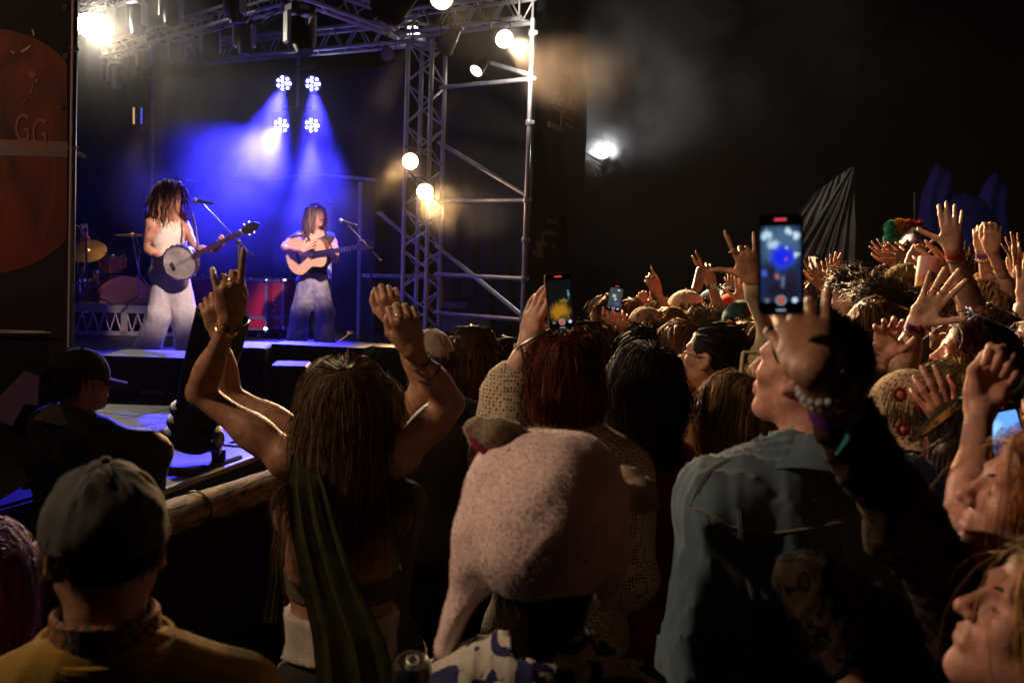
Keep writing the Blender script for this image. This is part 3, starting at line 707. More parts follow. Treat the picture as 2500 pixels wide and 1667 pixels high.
# stage deck
DZ = .85
DECK = mat('stage_deck_ply', (.022, .021, .022), .45, bump=.0008, bscale=90, var=.35, vscale=5)
A_, B_, C_, D_, E_ = (-2.05, 3.95), (.9, 12.3), (-.6, 16), (-10, 16), (-9, 6.4)
poly = [A_, B_, C_, D_, E_]
b = MB(); b.add(np.array([(*p, DZ) for p in poly]+[(*p, DZ-.1) for p in poly]), [(0, 1, 2, 3, 4), (9, 8, 7, 6, 5)]+[(i, 5+i, 5+(i+1) % 5, (i+1) % 5) for i in range(5)])
stage = empty('stage_deck', (-1.5, 8, 0)); tag(stage, kind='structure')
b.build('deck_frame', mat('deck_edge_dark', (.02, .02, .022), .6, .2), stage, smooth=False)
sk_ = MB(); 
for p, q in ((A_, B_), (E_, A_)):
    n = 60; p = np.array(p); q = np.array(q); nn = V3(-(q-p)[1], (q-p)[0], 0); nn /= np.linalg.norm(nn)
    V = [];  
    for i in range(n+1):
        t = i/n; o = nn*(.05+.02*math.sin(i*1.9)); bp_ = V3(*(p+(q-p)*t), 0)
        V += [bp_+o+V3(0, 0, DZ-.1), bp_+o*1.3]
    sk_.add(np.array(V), [(2*i, 2*i+1, 2*i+3, 2*i+2) for i in range(n)])
sk_.build('stage_skirt', mat('black_drape', (.008, .008, .009), .95, bump=.002, bscale=30), stage)
# deck panels 1 x 2 m laid with joints
U = nrm(V3(.333, .943, 0)); W_ = V3(-U[1], U[0], 0)
def inside(x, y):
    k = False; j = 4
    for i in range(5):
        if (poly[i][1] > y) != (poly[j][1] > y) and x < (poly[j][0]-poly[i][0])*(y-poly[i][1])/(poly[j][1]-poly[i][1])+poly[i][0]: k = not k
        j = i
    return k
for i in range(13):
    for j in range(-1, 9):
        c = V3(-2.05, 3.95, 0)+U*(i*1.+.5)+W_*(j*1.+.52)
        if inside(c[0]+U[0]*.45+W_[0]*.47, c[1]+U[1]*.45+W_[1]*.47) and inside(c[0]-U[0]*.45-W_[0]*.47, c[1]-U[1]*.45-W_[1]*.47):
            MB().box(c+V3(0, 0, DZ+.006+random.uniform(0, .0015)), (.988, .988, .009), np.stack([U, W_, V3(0, 0, 1)], 1)).build('deck_panel', DECK, stage, smooth=False)
# ---------------------------------------------------------------- drapes
def drape(name, label, cat, tl, tr, bl, br, m, nu=70, nv=24, amp=.05, seed=0, th=.01, sag=0.):
    r = np.random.default_rng(seed); ph = r.uniform(0, 6, 6); tl, tr, bl, br = [np.asarray(q, float) for q in (tl, tr, bl, br)]
    nn = nrm(np.cross(tr-tl, bl-tl)); V = []
    for j in range(nv+1):
        v = j/nv
        for i in range(nu+1):
            u = i/nu; p = (tl*(1-u)+tr*u)*(1-v)+(bl*(1-u)+br*u)*v
            f = math.sin(u*34+ph[0]+1.2*math.sin(v*3+ph[1]))+.5*math.sin(u*71+ph[2]+v*2)+.5*math.sin(u*9+ph[3]+v*5)+.35*math.sin(v*14+u*6+ph[4])
            V.append(p+nn*amp*f*(.4+.6*v)+V3(0, 0, -sag*4*u*(1-u)*(1-v)))
    n = nu+1; m1 = [(j*n+i, j*n+i+1, (j+1)*n+i+1, (j+1)*n+i) for j in range(nv) for i in range(nu)]
    V = np.array(V); o = len(V); b = MB(); b.add(np.vstack([V, V+nn*th]), m1+[tuple(o+k for k in f[::-1]) for f in m1])
    ob = b.build(name, m, origin=(bl+br)/2); return tag(ob, label, cat)
DRP = mat('black_molton', (.035, .035, .038), .9, bump=.002, bscale=25, sheen=.3, var=.2, vscale=3)
drape('backdrop', 'tall creased black backdrop lit blue behind the two musicians', 'backdrop', P(372, 185, 13.6), P(985, 150, 13.4), P(372, 800, 13.6), P(985, 800, 13.4), DRP, 80, 26, .045, 1, sag=.1)
drape('side_drape', 'dark side drape left of the backdrop, behind the drum kit', 'drape', P(60, 60, 13.9), P(368, 120, 13.8), P(60, 840, 13.9), P(368, 820, 13.8), mat('black_side', (.016, .016, .018), .9, bump=.002, bscale=25), 40, 16, .05, 2)
drape('roof_cover', 'black roof canopy stretched above the lighting rig', 'canopy', P(-400, -260, 13.), P(1250, -200, 13.), P(150, 110, 15.), P(1010, 30, 14.6), mat('black_roof', (.05, .048, .045), .8, bump=.003, bscale=10), 60, 20, .035, 3)
drape('wing_lining', 'black lining cloth behind the scaffold bay', 'drape', P(1062, 150, 12.4), P(1300, 120, 12.2), P(1062, 900, 12.4), P(1300, 900, 12.2), mat('black_wing', (.012, .011, .011), .95), 30, 10, .02, 4)
fa = P(330, 180, 13.5)
o = MB(); o.tube(P(372, 185, 13.4), P(370, 800, 13.4), .035, n=10); tag(o.build('drape_pole', STEEL), 'upright pole at the left edge of the blue lit backdrop', 'pole')
o = MB(); o.path([P(455, 443, 12.9), P(640, 436, 12.9), P(780, 428, 12.9), P(860, 434, 12.9), P(916, 440, 12.9)], .022, 8); tag(o.build('drape_rail', mat('pale_rail', (.55, .55, .6), .4, .6)), 'thin bent rail crossing the blue backdrop behind the musicians', 'rail')
# low black drape hanging from the rail
drape('low_drape', 'lower black drape hanging from the bent rail', 'drape', P(455, 446, 12.95), P(916, 443, 12.95), P(455, 820, 12.95), P(916, 820, 12.95), mat('black_low', (.02, .02, .024), .9, bump=.002, bscale=25), 50, 16, .03, 6)
# ---------------------------------------------------------------- trusses
def truss(label, a, b, wdt, n, square=True, group=None, name='lighting_truss', up=None, rc=.025, rb=.01, cat='truss'):
    a = np.asarray(a, float); b = np.asarray(b, float); d = nrm(b-a); up = V3(0, 0, 1) if up is None else nrm(up)
    x = nrm(np.cross(d, up)); z = np.cross(x, d); h = wdt/2
    root = empty(name, a, label, cat, group)
    cs = [x*h+z*h, -x*h+z*h, -x*h-z*h, x*h-z*h]
    for c in cs: MB().tube(a+c, b+c, rc, n=10).build('chord', ALU, root)
    Lg = np.linalg.norm(b-a); st = Lg/n; me = None
    for f in range(4):
        c0, c1 = cs[f], cs[(f+1) % 4]
        for i in range(n):
            p, q = (c0, c1) if (i+f) % 2 == 0 else (c1, c0)
            MB().tube(a+p+d*st*(i+.08), a+q+d*st*(i+.92), rb, n=6, caps=False).build('brace', ALU, root)
    for e in (a+d*.03, b-d*.03):
        for f in range(4): MB().tube(e+cs[f], e+cs[(f+1) % 4], rb*1.3, n=6).build('end_frame', ALU, root)
    return root
truss('box truss crossing the top of the backdrop above the blue lamps', P(425, 135, 13.4), P(1030, 78, 11.2), .24, 20)
truss('truss carrying the row of moving lamps, hung with cables', P(262, 128, 12.8), P(705, -8, 10.0), .16, 16, rc=.02, rb=.007)
truss('near lighting truss at the top left corner above the glaring lamp', P(120, 48, 11.6), P(330, -40, 10.6), .2, 6, rc=.022)
tb = P(1026, 780, 11.2); tb[2] = DZ; tt = P(1047, 118, 11.2)
tt = V3(tb[0]+.0, tb[1], tt[2]); 
a25 = math.radians(25)
truss('upright truss tower carrying the two round amber lamps', tb, tt, .3, 15, up=V3(math.sin(a25), math.cos(a25), 0), rc=.026, rb=.011, name='truss_tower')
truss('high dim truss running to the right roof corner above the tower', P(985, 60, 11.2), P(1290, 20, 10.2), .24, 9, rb=.009)
truss('steep roof truss rising behind the large black lamp', P(640, -60, 10.8), P(1060, 95, 11.6), .22, 10, rb=.009)
# scaffold wing
def scaf(label, a, b, r=.0242, name='scaffold_tube', m=None): 
    a = np.asarray(a, float); b = np.asarray(b, float)
    o = MB(); o.tube(a, b, r, n=12); return tag(o.build(name, m or STEEL, origin=a), label, 'scaffold tube', 'scaffold bay beside the stage')
pb = P(1276, 770, 10.4); pb[2] = 0; pt = V3(pb[0], pb[1], P(1297, 60, 10.4)[2]); 
def pole_at(z): return V3(pb[0], pb[1], z)
def tow_at(z): return V3(tb[0]+.16, tb[1]-.05, z)
scaf('tall upright scaffold pole at the front corner of the stage', pb, pt)
zs = [3.74, 2.51, 1.70, 1.27]
for z, w_ in zip(zs, ('topmost', 'second highest', 'third', 'lowest')): scaf(w_+' horizontal tube between truss tower and scaffold pole', tow_at(z), pole_at(z))
scaf('long diagonal brace below the topmost horizontal tube', tow_at(3.15), pole_at(2.56)); scaf('diagonal brace between the third and lowest tubes', tow_at(2.02), pole_at(1.31))
scaf('short diagonal brace at the top of the scaffold pole', P(1200, 155, 10.7), pole_at(3.78)); scaf('diagonal tube crossing low behind the truss tower', P(925, 520, 11.6), P(1072, 640, 11.5))
scaf('horizontal tube left of the truss tower behind the guitar stand', P(885, 673, 11.7), P(1070, 676, 11.6)); scaf('upright tube behind the guitar microphone stand', P(880, 445, 12.2), P(874, 835, 12.2)+0*V3(0, 0, 1))
for z, wd_ in zip(zs+[4.2, 3.3, 2.1], ('at the topmost horizontal tube', 'at the second highest tube', 'at the third tube', 'at the lowest tube', 'above the topmost horizontal tube', 'between the topmost and second tubes', 'between the second and third tubes')):
    cpl = MB(); c = pole_at(z); cpl.lathe([(.034, -.03), (.04, -.02), (.04, .02), (.034, .03)], c, c+V3(0, 0, 1), 10); cpl.box(c+V3(.04, -.02, 0), (.03, .05, .04), bev=.006)
    cp_ = cpl.build('scaffold_coupler', STEEL, origin=c); tag(cp_, 'steel coupler on the front scaffold pole '+wd_, 'coupler', 'couplers on the scaffold pole')
o = MB(); o.tube(P(807, 484, 11.6), P(800, 836, 11.6), .030, n=12); wt = o.build('white_post', mat('white_paint', (.75, .75, .75), .5, bump=.0005)); tag(wt, 'white post standing right behind the guitarist', 'post')
MB().tube(P(806.5, 497, 11.6), P(806.4, 503, 11.6), .031, n=12).build('tape_band', mat('blue_tape', (.1, .2, .6), .5), wt)
for yy in (712, 826): MB().tube(P(802, yy, 11.6), P(802, yy+7, 11.6), .031, n=12).build('tape_band', BLK, wt)
o = MB(); o.box(P(927, 520, 11.9), (.085, .03, .035)); tag(o.build('tape_marker', mat('green_tape', (.03, .5, .15), .5, emit=(.02, .4, .1), es=.05)), 'short bright green strip at the end of the low scaffold tube', 'tape')  # faint green glow put into the tape's material
o = MB(); o.box(P(855, 812, 11.9), (.07, .03, .035)); o.tube(P(853, 815, 11.9), P(820, 838, 11.7), .006); tag(o.build('yellow_strap', mat('yellow_strap', (.7, .4, .02), .5)), 'small yellow strap buckle low behind the wedges', 'strap')
o = MB(); o.path([P(1062, 720, 11.4)+V3(.09*math.cos(t), .02, .2*math.sin(t)) for t in np.linspace(0, 6.2, 20)], .025, 8, True); tag(o.build('cable_coil', mat('orange_cable', (.55, .22, .02), .5)), 'orange cable coil hanging beside the truss tower', 'cable')
for k, (x0, x1, y0, y1) in enumerate(((1075, 1140, 738, 754), (1078, 1195, 775, 812))):
    o = MB(); c = P((x0+x1)/2, (y0+y1)/2, 11.9); o.box(c, ((x1-x0)/204, .03, (y1-y0)/204), bev=.01); sc_ = o.build('stage_panel', mat('pale_green_panel', (.12, .17, .15), .6)); tag(sc_, ('small', 'wide')[k]+' grey green panel behind the lowest scaffold tubes', 'panel')
# ---------------------------------------------------------------- PA tower with printed banner, near left
PA = empty('banner_tower', (-2.6, 5, 0), 'tall banner tower with orange sun print and letters at the left edge', 'banner')
e0, e1 = P(175, -60, 5.0), P(167, 1240, 5.0); xl = -340
def Q(px, py, dd=5.0): return P(px, py, dd)
SCR = mat('black_scrim', (.018, .018, .02), .8, bump=.001, bscale=200)
b = MB(); b.box((Q(-80, 600)), (1.05, .012, 3.2), np.stack([cr, fw, cu], 1)); b.build('scrim', SCR, PA, smooth=False)
ORG = bpy.data.materials.new('orange_print'); N, K = nodes_of(ORG); bs = N['Principled BSDF']; tc = N.new('ShaderNodeTexCoord'); n1 = N.new('ShaderNodeTexNoise'); n1.inputs['Scale'].default_value = 3.2; n1.inputs['Detail'].default_value = 5; n1.inputs['Distortion'].default_value = 1
mp = N.new('ShaderNodeMapping'); mp.inputs['Scale'].default_value = (1.6, 1, .6); K.new(tc.outputs['Object'], mp.inputs[0]); K.new(mp.outputs[0], n1.inputs['Vector']); r_ = N.new('ShaderNodeValToRGB'); r_.color_ramp.elements[0].position = .35; r_.color_ramp.elements[1].position = .7
r_.color_ramp.elements[0].color = (.05, .006, .005, 1); r_.color_ramp.elements[1].color = (.36, .055, .01, 1); K.new(n1.outputs[0], r_.inputs[0]); K.new(r_.outputs[0], bs.inputs['Base Color']); bs.inputs['Roughness'].default_value = .6
# opaque print, lit by an added spot instead of stage light through it
bs.inputs['Transmission Weight'].default_value = 0
def sheet(name, pts, m, off): # polygon in the banner plane, a few mm proud
    v = np.array([Q(x, y)-fw*off for x, y in pts]); v2 = v+fw*.002; n = len(v); b = MB(); b.add(np.vstack([v, v2]), [tuple(range(n)), tuple(range(n, 2*n))[::-1]]+[(i, n+i, n+(i+1) % n, (i+1) % n) for i in range(n)]); return b.build(name, m, PA, smooth=False)
cx, cy, rx, ry = -20, 370, 272, 298
pts = [(min(cx+rx*math.cos(t), 166), cy+ry*math.sin(t)) for t in np.linspace(-math.pi/2, math.pi/2, 40)]+[(-300, cy+ry), (-300, cy-ry)]
sheet('sun_print', pts, ORG, .010)
sheet('strap', [(-300, 333), (168, 348), (168, 386), (-300, 373)], mat('clear_strap', (.22, .15, .17), .3), .0125)
GLY = mat('faded_lettering', (.42, .22, .19), .7)
for i, (ch, x, y) in enumerate((('G', 58, 318), ('G', 100, 330))): text_mesh('letter', ch, .15, Q(x, y)-fw*.0135, cr*.75, cu*1.35, GLY, PA)
for pts in (((24, 345), (70, 352), (120, 362), (120, 371), (72, 362), (24, 356)), ((72, 178), (84, 174), (92, 186), (84, 194), (74, 190)), ((88, 196), (96, 194), (97, 204), (90, 206)), ((84, 203), (87, 203), (80, 232), (75, 232)), ((66, 244), (69, 246), (58, 258), (56, 257))): sheet('ink_mark', pts, GLY, .0135)
CREASE_LIGHT = mat('crease_light_paint', (.7, .6, .4), .5)  # pale patches painted as light caught on banner creases
for pts in (((52, 128), (66, 120), (77, 112), (79, 115), (68, 126), (56, 131)), ((30, 126), (39, 131), (38, 134), (28, 128)), ((80, 72), (86, 78), (88, 90), (84, 90), (82, 80))): sheet('crease_highlight', pts, CREASE_LIGHT, .0135)
for (x, y, r) in ((162, 21, 4), (164, 140, 4), (152, 262, 4)):
    MB().path([Q(x+r*math.cos(t), y+r*1.3*math.sin(t))-fw*.02 for t in np.linspace(0, 6.28, 13)[:-1]], .0025, 6, True).build('eyelet', STEEL, PA)
b = MB(); b.tube(Q(180, -80, 5.03), Q(168, 860, 5.03), .024, n=14); b.build('edge_pole', mat('dark_tube', (.16, .13, .13), .35, .9), PA); MB().tube(Q(179, -80, 4.995), Q(167, 850, 4.995), .006, n=8).build('edge_strip', mat('white_edge', (.8, .8, .82), .4), PA)
MB().tube(Q(190, 118, 5.02), Q(172, 124, 5.0), .016).build('clamp', STEEL, PA); b = MB(); b.tube(Q(191, 362, 5.02), Q(166, 360, 4.99), .008); b.F4 = b.F4; b.build('clamp', STEEL, PA)
b = MB(); b.path([Q(170, 372, 5.05), Q(185, 374, 5.08), Q(200, 380, 5.1), Q(208, 384, 5.12)], [.006, .01, .012, .009], 8); b.build('cloth_tie', mat('white_tie', (.7, .7, .68), .6), PA)
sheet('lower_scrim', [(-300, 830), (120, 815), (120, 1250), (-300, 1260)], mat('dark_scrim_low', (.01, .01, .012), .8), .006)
# folded dark banner with pale triangle leaning at the tower foot
b = MB(); b.add(np.array([P(-40, 1010, 4.9), P(60, 905, 4.9), P(96, 920, 4.9), P(92, 990, 4.9), P(60, 985, 4.9), P(30, 1040, 4.9)]), [(0, 1, 2, 3, 4, 5)]); v_ = b.V[0]; b.add(v_+fw*.01, [(5, 4, 3, 2, 1, 0)])
tag(b.build('folded_banner', mat('purple_print', (.16, .10, .2), .8)), 'crumpled banner with a pale purple triangle at the foot of the tower', 'banner')
b = MB(); 
for yy, dy in ((806, 8), (812, 4)): b.tube(P(-20, yy, 4.95), P(110 if yy < 810 else 125, yy+dy-4, 4.95), .004)
tag(b.build('wire_line', STEEL), 'two thin wires catching the light low on the banner tower', 'wire')
# ---------------------------------------------------------------- wing banner right of the scaffold
wa = pole_at(0)+V3(.05, .12, 0); wb = wa+U*2.0; WB = empty('wing_banner', wa, 'dark banner with red sun print and pale block lettering beside the scaffold pole', 'banner')
nb_ = V3(U[1], -U[0], 0)
def WQ(u, z, off=0): return wa+U*u+V3(0, 0, z)+nb_*off
SCR2 = mat('wing_scrim', (.022, .021, .02), .8, bump=.002, bscale=60)
b = MB(); n = 14; m_ = 40; V = []
for j in range(m_+1):
    for i in range(n+1): V.append(WQ(2.0*i/n, .3+4.3*j/m_, .012*math.sin(i*1.3+j*.3)))
b.add(np.array(V), [(j*(n+1)+i, j*(n+1)+i+1, (j+1)*(n+1)+i+1, (j+1)*(n+1)+i) for j in range(m_) for i in range(n)]); b.build('scrim', SCR2, WB)
def wpoly(name, pts, m, off): 
    v = np.array([WQ(u, z, off) for u, z in pts]); n = len(v); b = MB(); b.add(np.vstack([v, v-nb_*.002]), [tuple(range(n)), tuple(range(n, 2*n))[::-1]]+[(i, n+i, n+(i+1) % n, (i+1) % n) for i in range(n)]); return b.build(name, m, WB, smooth=False)
RP = mat('red_print', (.6, .06, .035), .7, var=.3, vscale=6); PG = mat('pale_print', (.6, .5, .42), .7, var=.25, vscale=15)
wpoly('sun_print', [(1.15+.36*math.cos(t), 3.72+.29*math.sin(t)) for t in np.linspace(0, 6.283, 37)[:-1]], RP, .02)
for u0_, z0, u1, z1 in ((.62, 3.66, .95, 3.72), (.50, 3.55, .92, 3.60), (.40, 3.33, .98, 3.39), (.86, 3.39, .94, 3.60), (.95, 3.66, 1.02, 3.53), (.95, 3.50, 1.4, 3.54), (1.05, 3.42, 1.35, 3.46), (1.0, 3.62, 1.3, 3.66)):
    wpoly('block_letter', [(u0_, z0), (u1, z0), (u1, z1), (u0_, z1)], PG, .026)
for u0_, z0, u1, z1 in ((.02, 1.93, .40, 2.0), (.14, 2.0, .36, 2.1), (.34, 2.05, .5, 2.1), (.30, 2.1, .42, 2.18), (.36, 2.17, .85, 2.22), (.5, 2.3, .86, 2.35), (.72, 2.03, .85, 2.07)):
    wpoly('block_letter', [(u0_, z0), (u1, z0), (u1, z1), (u0_, z1)], PG, .026)
wpoly('sun_print', [(1.6+.3*math.cos(t), 2.35+.5*math.sin(t)) for t in np.linspace(0, 6.283, 37)[:-1]], mat('dark_red_print', (.10, .012, .012), .7), .02)
# bright gathered cloth by the flood lamp
CL = mat('pale_tarp', (.6, .62, .55), .4, bump=.002, bscale=20)
b = MB()
for (x0, y0, x1, y1, r) in ((1425, 372, 1470, 400, .02), (1428, 378, 1466, 412, .014), (1424, 340, 1425, 408, .016), (1408, 335, 1392, 370, .008), (1417, 336, 1402, 388, .008), (1440, 396, 1470, 430, .010)):
    p, q = P(x0, y0, 13.2), P(x1, y1, 13.2); b.tube(p, q, r*.6, r*1.3, n=6)
tag(b.build('gathered_tarp', CL), 'bunched pale tarp folds beneath the white flood lamp', 'tarp')
# curtain
drape('night_curtain', 'hanging grey curtain gathered to a point behind the crowd', 'curtain', P(2076, 410, 11.), P(2084, 409, 11.), P(1850, 760, 11.2), P(2086, 760, 11.), mat('grey_curtain', (.15, .148, .14), .75, bump=.002, bscale=20, var=.3, vscale=6), 60, 30, .05, 8)
drape('curtain_swag', 'faint swag of cloth stretched left from the curtain peak', 'curtain', P(1990, 470, 11.25), P(2072, 412, 11.15), P(1850, 640, 11.35), P(2050, 660, 11.25), mat('dim_curtain', (.2, .2, .19), .8), 30, 16, .03, 9)
# blue winged sculpture far right
WG = mat('blue_feathers', (.02, .02, .25), .8, bump=.01, bscale=20, emit=(.0, .0, .55), es=.004)  # faint blue glow put into the feathers in place of light
ws = empty('winged_sculpture', P(2350, 660, 14), 'dark blue furry winged sculpture standing in the far dark', 'sculpture')
for sgn, x, yt, hgt in ((-1, 2290, 405, 1.3), (1, 2420, 425, 1.2)):
    c = P(x, yt+95, 14); pr = [ell(c, V3(.24, .14, .55), None, .1), ell(c+V3(sgn*.1, 0, -.35), V3(.2, .12, .5), None, .1)]
    v, q = sdf(pr, .05, disp=lambda p: (.03*np.sin(p[:, 0]*30+2*np.sin(p[:, 2]*5))).astype(np.float32)); link('wing', mesh_np('wing', v, q), WG, ws)
v, q = sdf([ell(P(2352, 560, 14), V3(.45, .25, .5), None, .1), cap(P(2352, 600, 14), P(2352, 800, 14), .4, .4)], .06, disp=folds(.04, 20)); link('torso', mesh_np('torso', v, q), WG, ws)
o = MB(); o.tube(P(2234, 470, 9), P(2233, 640, 9), .008); o.tube(P(2233, 640, 9), P(2234, 1100, 9), .01); tag(o.build('totem_pole', mat('dark_pole', (.08, .08, .07), .6)), 'thin pole rising behind the plush toys', 'pole')
# ================================================================ lamps
GLOW = {}
def glowmat(key, col, s):
    return mat('lamp_glow_'+key, (.1, .1, .1), .4, emit=col, es=s)
def parcan(label, p, t, r, glow, L_=None, name='par_lamp', group=None, yoke=True, body=None):
    p = np.asarray(p, float); d = dirn(p, t); L_ = L_ or r*3.2; root = empty(name, p, label, 'stage lamp', group); body = body or BLK
    b = MB(); b.lathe([(0.001, -L_), (r*.55, -L_), (r*.62, -L_*.93), (r*.95, -L_*.35), (r*1.03, -.01), (r*1.12, 0), (r*1.12, r*.18), (r*1.0, r*.18), (r*.97, -r*.1)], p, p+d, 28); b.build('housing', body, root)
    b = MB(); b.lathe([(0.0005, r*.16), (r*.5, r*.12), (r*.96, 0.0)], p, p+d, 28); b.build('lens', glow, root)
    if yoke:
        x, y, _ = b.frame(p, p+d); s_ = nrm(np.cross(d, V3(0, 0, 1))); c = p-d*L_*.4
        b = MB(); b.path([c+s_*r*1.25, c+s_*r*1.25+V3(0, 0, r*1.6), c-s_*r*1.25+V3(0, 0, r*1.6), c-s_*r*1.25], r*.09, 6); b.tube(c+V3(0, 0, r*1.6), c+V3(0, 0, r*2.6), r*.14); b.build('yoke', BLK, root)
    return root
G_W = glowmat('white', (1., .86, .62), 55); G_A = glowmat('amber', (1., .70, .34), 22); G_O = glowmat('oval', (1, .9, .72), 16); G_F = glowmat('flood', (.95, .97, 1), 60); G_D = mat('dark_lens', (.25, .22, .26), .1)
parcan('glaring white lamp at the far top left of the rig', *L['far_left'], .12, glowmat('left', (1., .9, .7), 90))
parcan('glaring white lamp near the top of the scaffold pole', *L['mid_white'], .085, G_W)
parcan('white lamp cut by the top edge, left of the scaffold pole', *L['top_white'], .11, G_W)
parcan('upper round amber lamp on the truss tower', L['warm_a'][0], L['warm_a'][0]*.25+C0*.75+V3(-1.6, 1, -.6), .088, G_A)
parcan('lower round amber lamp on the truss tower', L['warm_b'][0], L['warm_b'][0]*.25+C0*.75+V3(.5, 1, -.6), .088, G_A)
parcan('tilted lamp with oval lit face at the top of the truss tower', *L['oval_a'], .085, G_O)
parcan('small tilted lamp with oval lit face right of the truss tower', *L['oval_b'], .072, G_O)
parcan('large black lamp tube hanging at the top centre', *L['can'], .115, mat('dark_lens2', (.3, .28, .25), .1), .5)
parcan('added lamp just above the frame aimed at the guitarist', *L['front'], .12, glowmat('front', (1, .85, .7), 12), .3)  # added out-of-view lamp to light the guitarist from the front
parcan('unlit grey lamp beneath the box truss', P(946, 135, 11.0), P(990, 500, 8), .075, G_D)
parcan('added lamp out of view at the left throwing warm light over the front rows', *L['side_key'], .11, G_A)  # added off-frame lamp, the warm key for the near crowd
parcan('thin side lit lamp with an orange rim above the scaffold', P(1086, 118, 10.6), P(900, 420, 12), .09, mat('orange_lens', (.7, .3, .05), .3))
parcan('white flood lamp shining far behind the wing banner', *L['flood'], .10, G_F)
fl = spot('spot_flood', ahead('flood', .2), L['flood'][1], (.9, .95, 1), 260, 90, .6)
# star spikes round the flood lamp are lens diffraction; none built
# hanging strip of reflective squares
b = MB(); c = P(338, 288, 12.4); b.box(c, (.16, .04, .33)); hs = b.build('mirror_strip', mat('dull_mirror', (.3, .3, .33), .25, .9, var=.5, vscale=12)); tag(hs, 'hanging shiny strip panel above the drum kit', 'panel')
for x, m in ((-.05, mat('amber_glint', (.3, .2, .1), .4, emit=(1, .6, .25), es=.7)), (.045, mat('blue_glint', (.05, .05, .3), .4, emit=(.1, .1, 1), es=.8))): MB().box(c+V3(x, -.022, .02), (.022, .004, .2)).build('painted_glint', m, hs)  # emissive strips painted as amber and blue light reflected in the panel
# LED par cluster
b = MB(); cl_ = empty('lamp_hanger', P(728, 150, 12.5), 'central hanging pole with crossbar carrying four blue lamps', 'lamp hanger')
b.tube(P(729, 120, 12.5), P(726, 264, 12.5), .022, n=10); b.build('pole', STEEL, cl_)
for y in (166, 263):
    b = MB(); b.tube(P(690, y+2, 12.5), P(770, y, 12.5), .022, n=10); b.build('crossbar', BLK, cl_)
LEDM = glowmat('blue_led', (.55, .55, 1.), 26); LEDF = mat('led_face', (.02, .02, .12), .4, emit=(.03, .03, 1), es=1.2); ledmesh = None
for i, (p, t) in enumerate(zip(PARS, PTGT)):
    w_ = ('upper left', 'upper right', 'lower left', 'lower right')[i]; d = nrm(dirn(p, t)*.5+nrm(C0-p)*.9); tt_ = p+d
    root = parcan(w_+' blue lamp of the four round the hanging pole', p, tt_, .095, LEDF, .17, 'led_lamp', 'blue lamps on the hanging pole')
    x, y, _ = MB().frame(p, tt_)
    for k in range(10):
        rr, a = (.032, k*2*math.pi/3) if k < 3 else (.072, k*2*math.pi/7)
        c = p+d*.024+(x*math.cos(a)+y*math.sin(a))*rr; q = MB(); q.ell(c, .0165, None, 10); q.build('led', LEDM, root)
# moving heads
def moving(label, top, s=1., yaw=0., tilt=.25, grp='moving lamps hanging from the trusses'):
    top = np.asarray(top, float); root = empty('moving_lamp', top, label, 'stage lamp', grp); c = math.cos(yaw); s_ = math.sin(yaw); X = V3(c, s_, 0); Y = V3(-s_, c, 0); Z = V3(0, 0, 1); R = np.stack([X, Y, Z], 1)
    MB().path([top+Z*.1*s+X*.03*s, top+Z*.13*s, top+Z*.1*s-X*.03*s], .012*s, 6).tube(top, top+Z*.1*s, .014*s).build('clamp', ALU, root)
    MB().box(top-Z*.055*s, (.24*s, .2*s, .1*s), R, .02*s).build('base', BLK, root)
    MB().box(top-Z*.05*s-Y*.103*s, (.09*s, .006*s, .04*s), R).build('label_plate', mat('grey_label', (.2, .2, .2), .5), root)
    for k in (-1, 1): MB().box(top-Z*.23*s+X*k*.125*s, (.04*s, .13*s, .3*s), R, .018*s).build('yoke_arm', mat('grey_yoke', (.4, .4, .38), .4), root)
    hd = nrm(-Z+Y*tilt*-1.+X*.1); c0 = top-Z*.28*s
    MB().lathe([(.001, -.17*s), (.06*s, -.165*s), (.095*s, -.12*s), (.1*s, .05*s), (.085*s, .17*s), (.08*s, .2*s), (.07*s, .2*s)], c0, c0+hd, 22).build('head', BLK, root)
    MB().lathe([(.001, .19*s), (.068*s, .185*s)], c0, c0+hd, 18).build('lens', mat('glass_lens', (.03, .03, .05), .05), root)
    return root
mv0 = None
for (x, y, d, s, w_) in ((283, 142, 12.7, .95, 'leftmost moving lamp of the cabled truss, almost lost in glare'), (353, 100, 12.2, .95, 'second moving lamp from the left on the cabled truss'), (430, 78, 11.8, .98, 'third moving lamp from the left on the cabled truss'), (512, 58, 11.3, 1.0, 'fourth moving lamp from the left on the cabled truss'), (597, 40, 10.8, 1.02, 'fifth moving lamp, over the left end of the box truss'), (733, 5, 9.6, 1.15, 'largest moving lamp, hanging before the box truss right of the cabled row'),
    (257, 14, 10.9, .95, 'moving lamp right beside the glaring white lamp'), (335, -12, 10.4, .98, 'moving lamp second along the top left edge'), (418, -38, 10.2, 1.0, 'moving lamp third along the top edge, mostly out of frame'), (573, -45, 10., 1.0, 'moving lamp fourth along the top edge, mostly out of frame')):
    moving(w_, P(x, y+4, d), s*(.82 if s < 1.1 else .9), random.uniform(-.8, .8), random.uniform(-.1, .5))
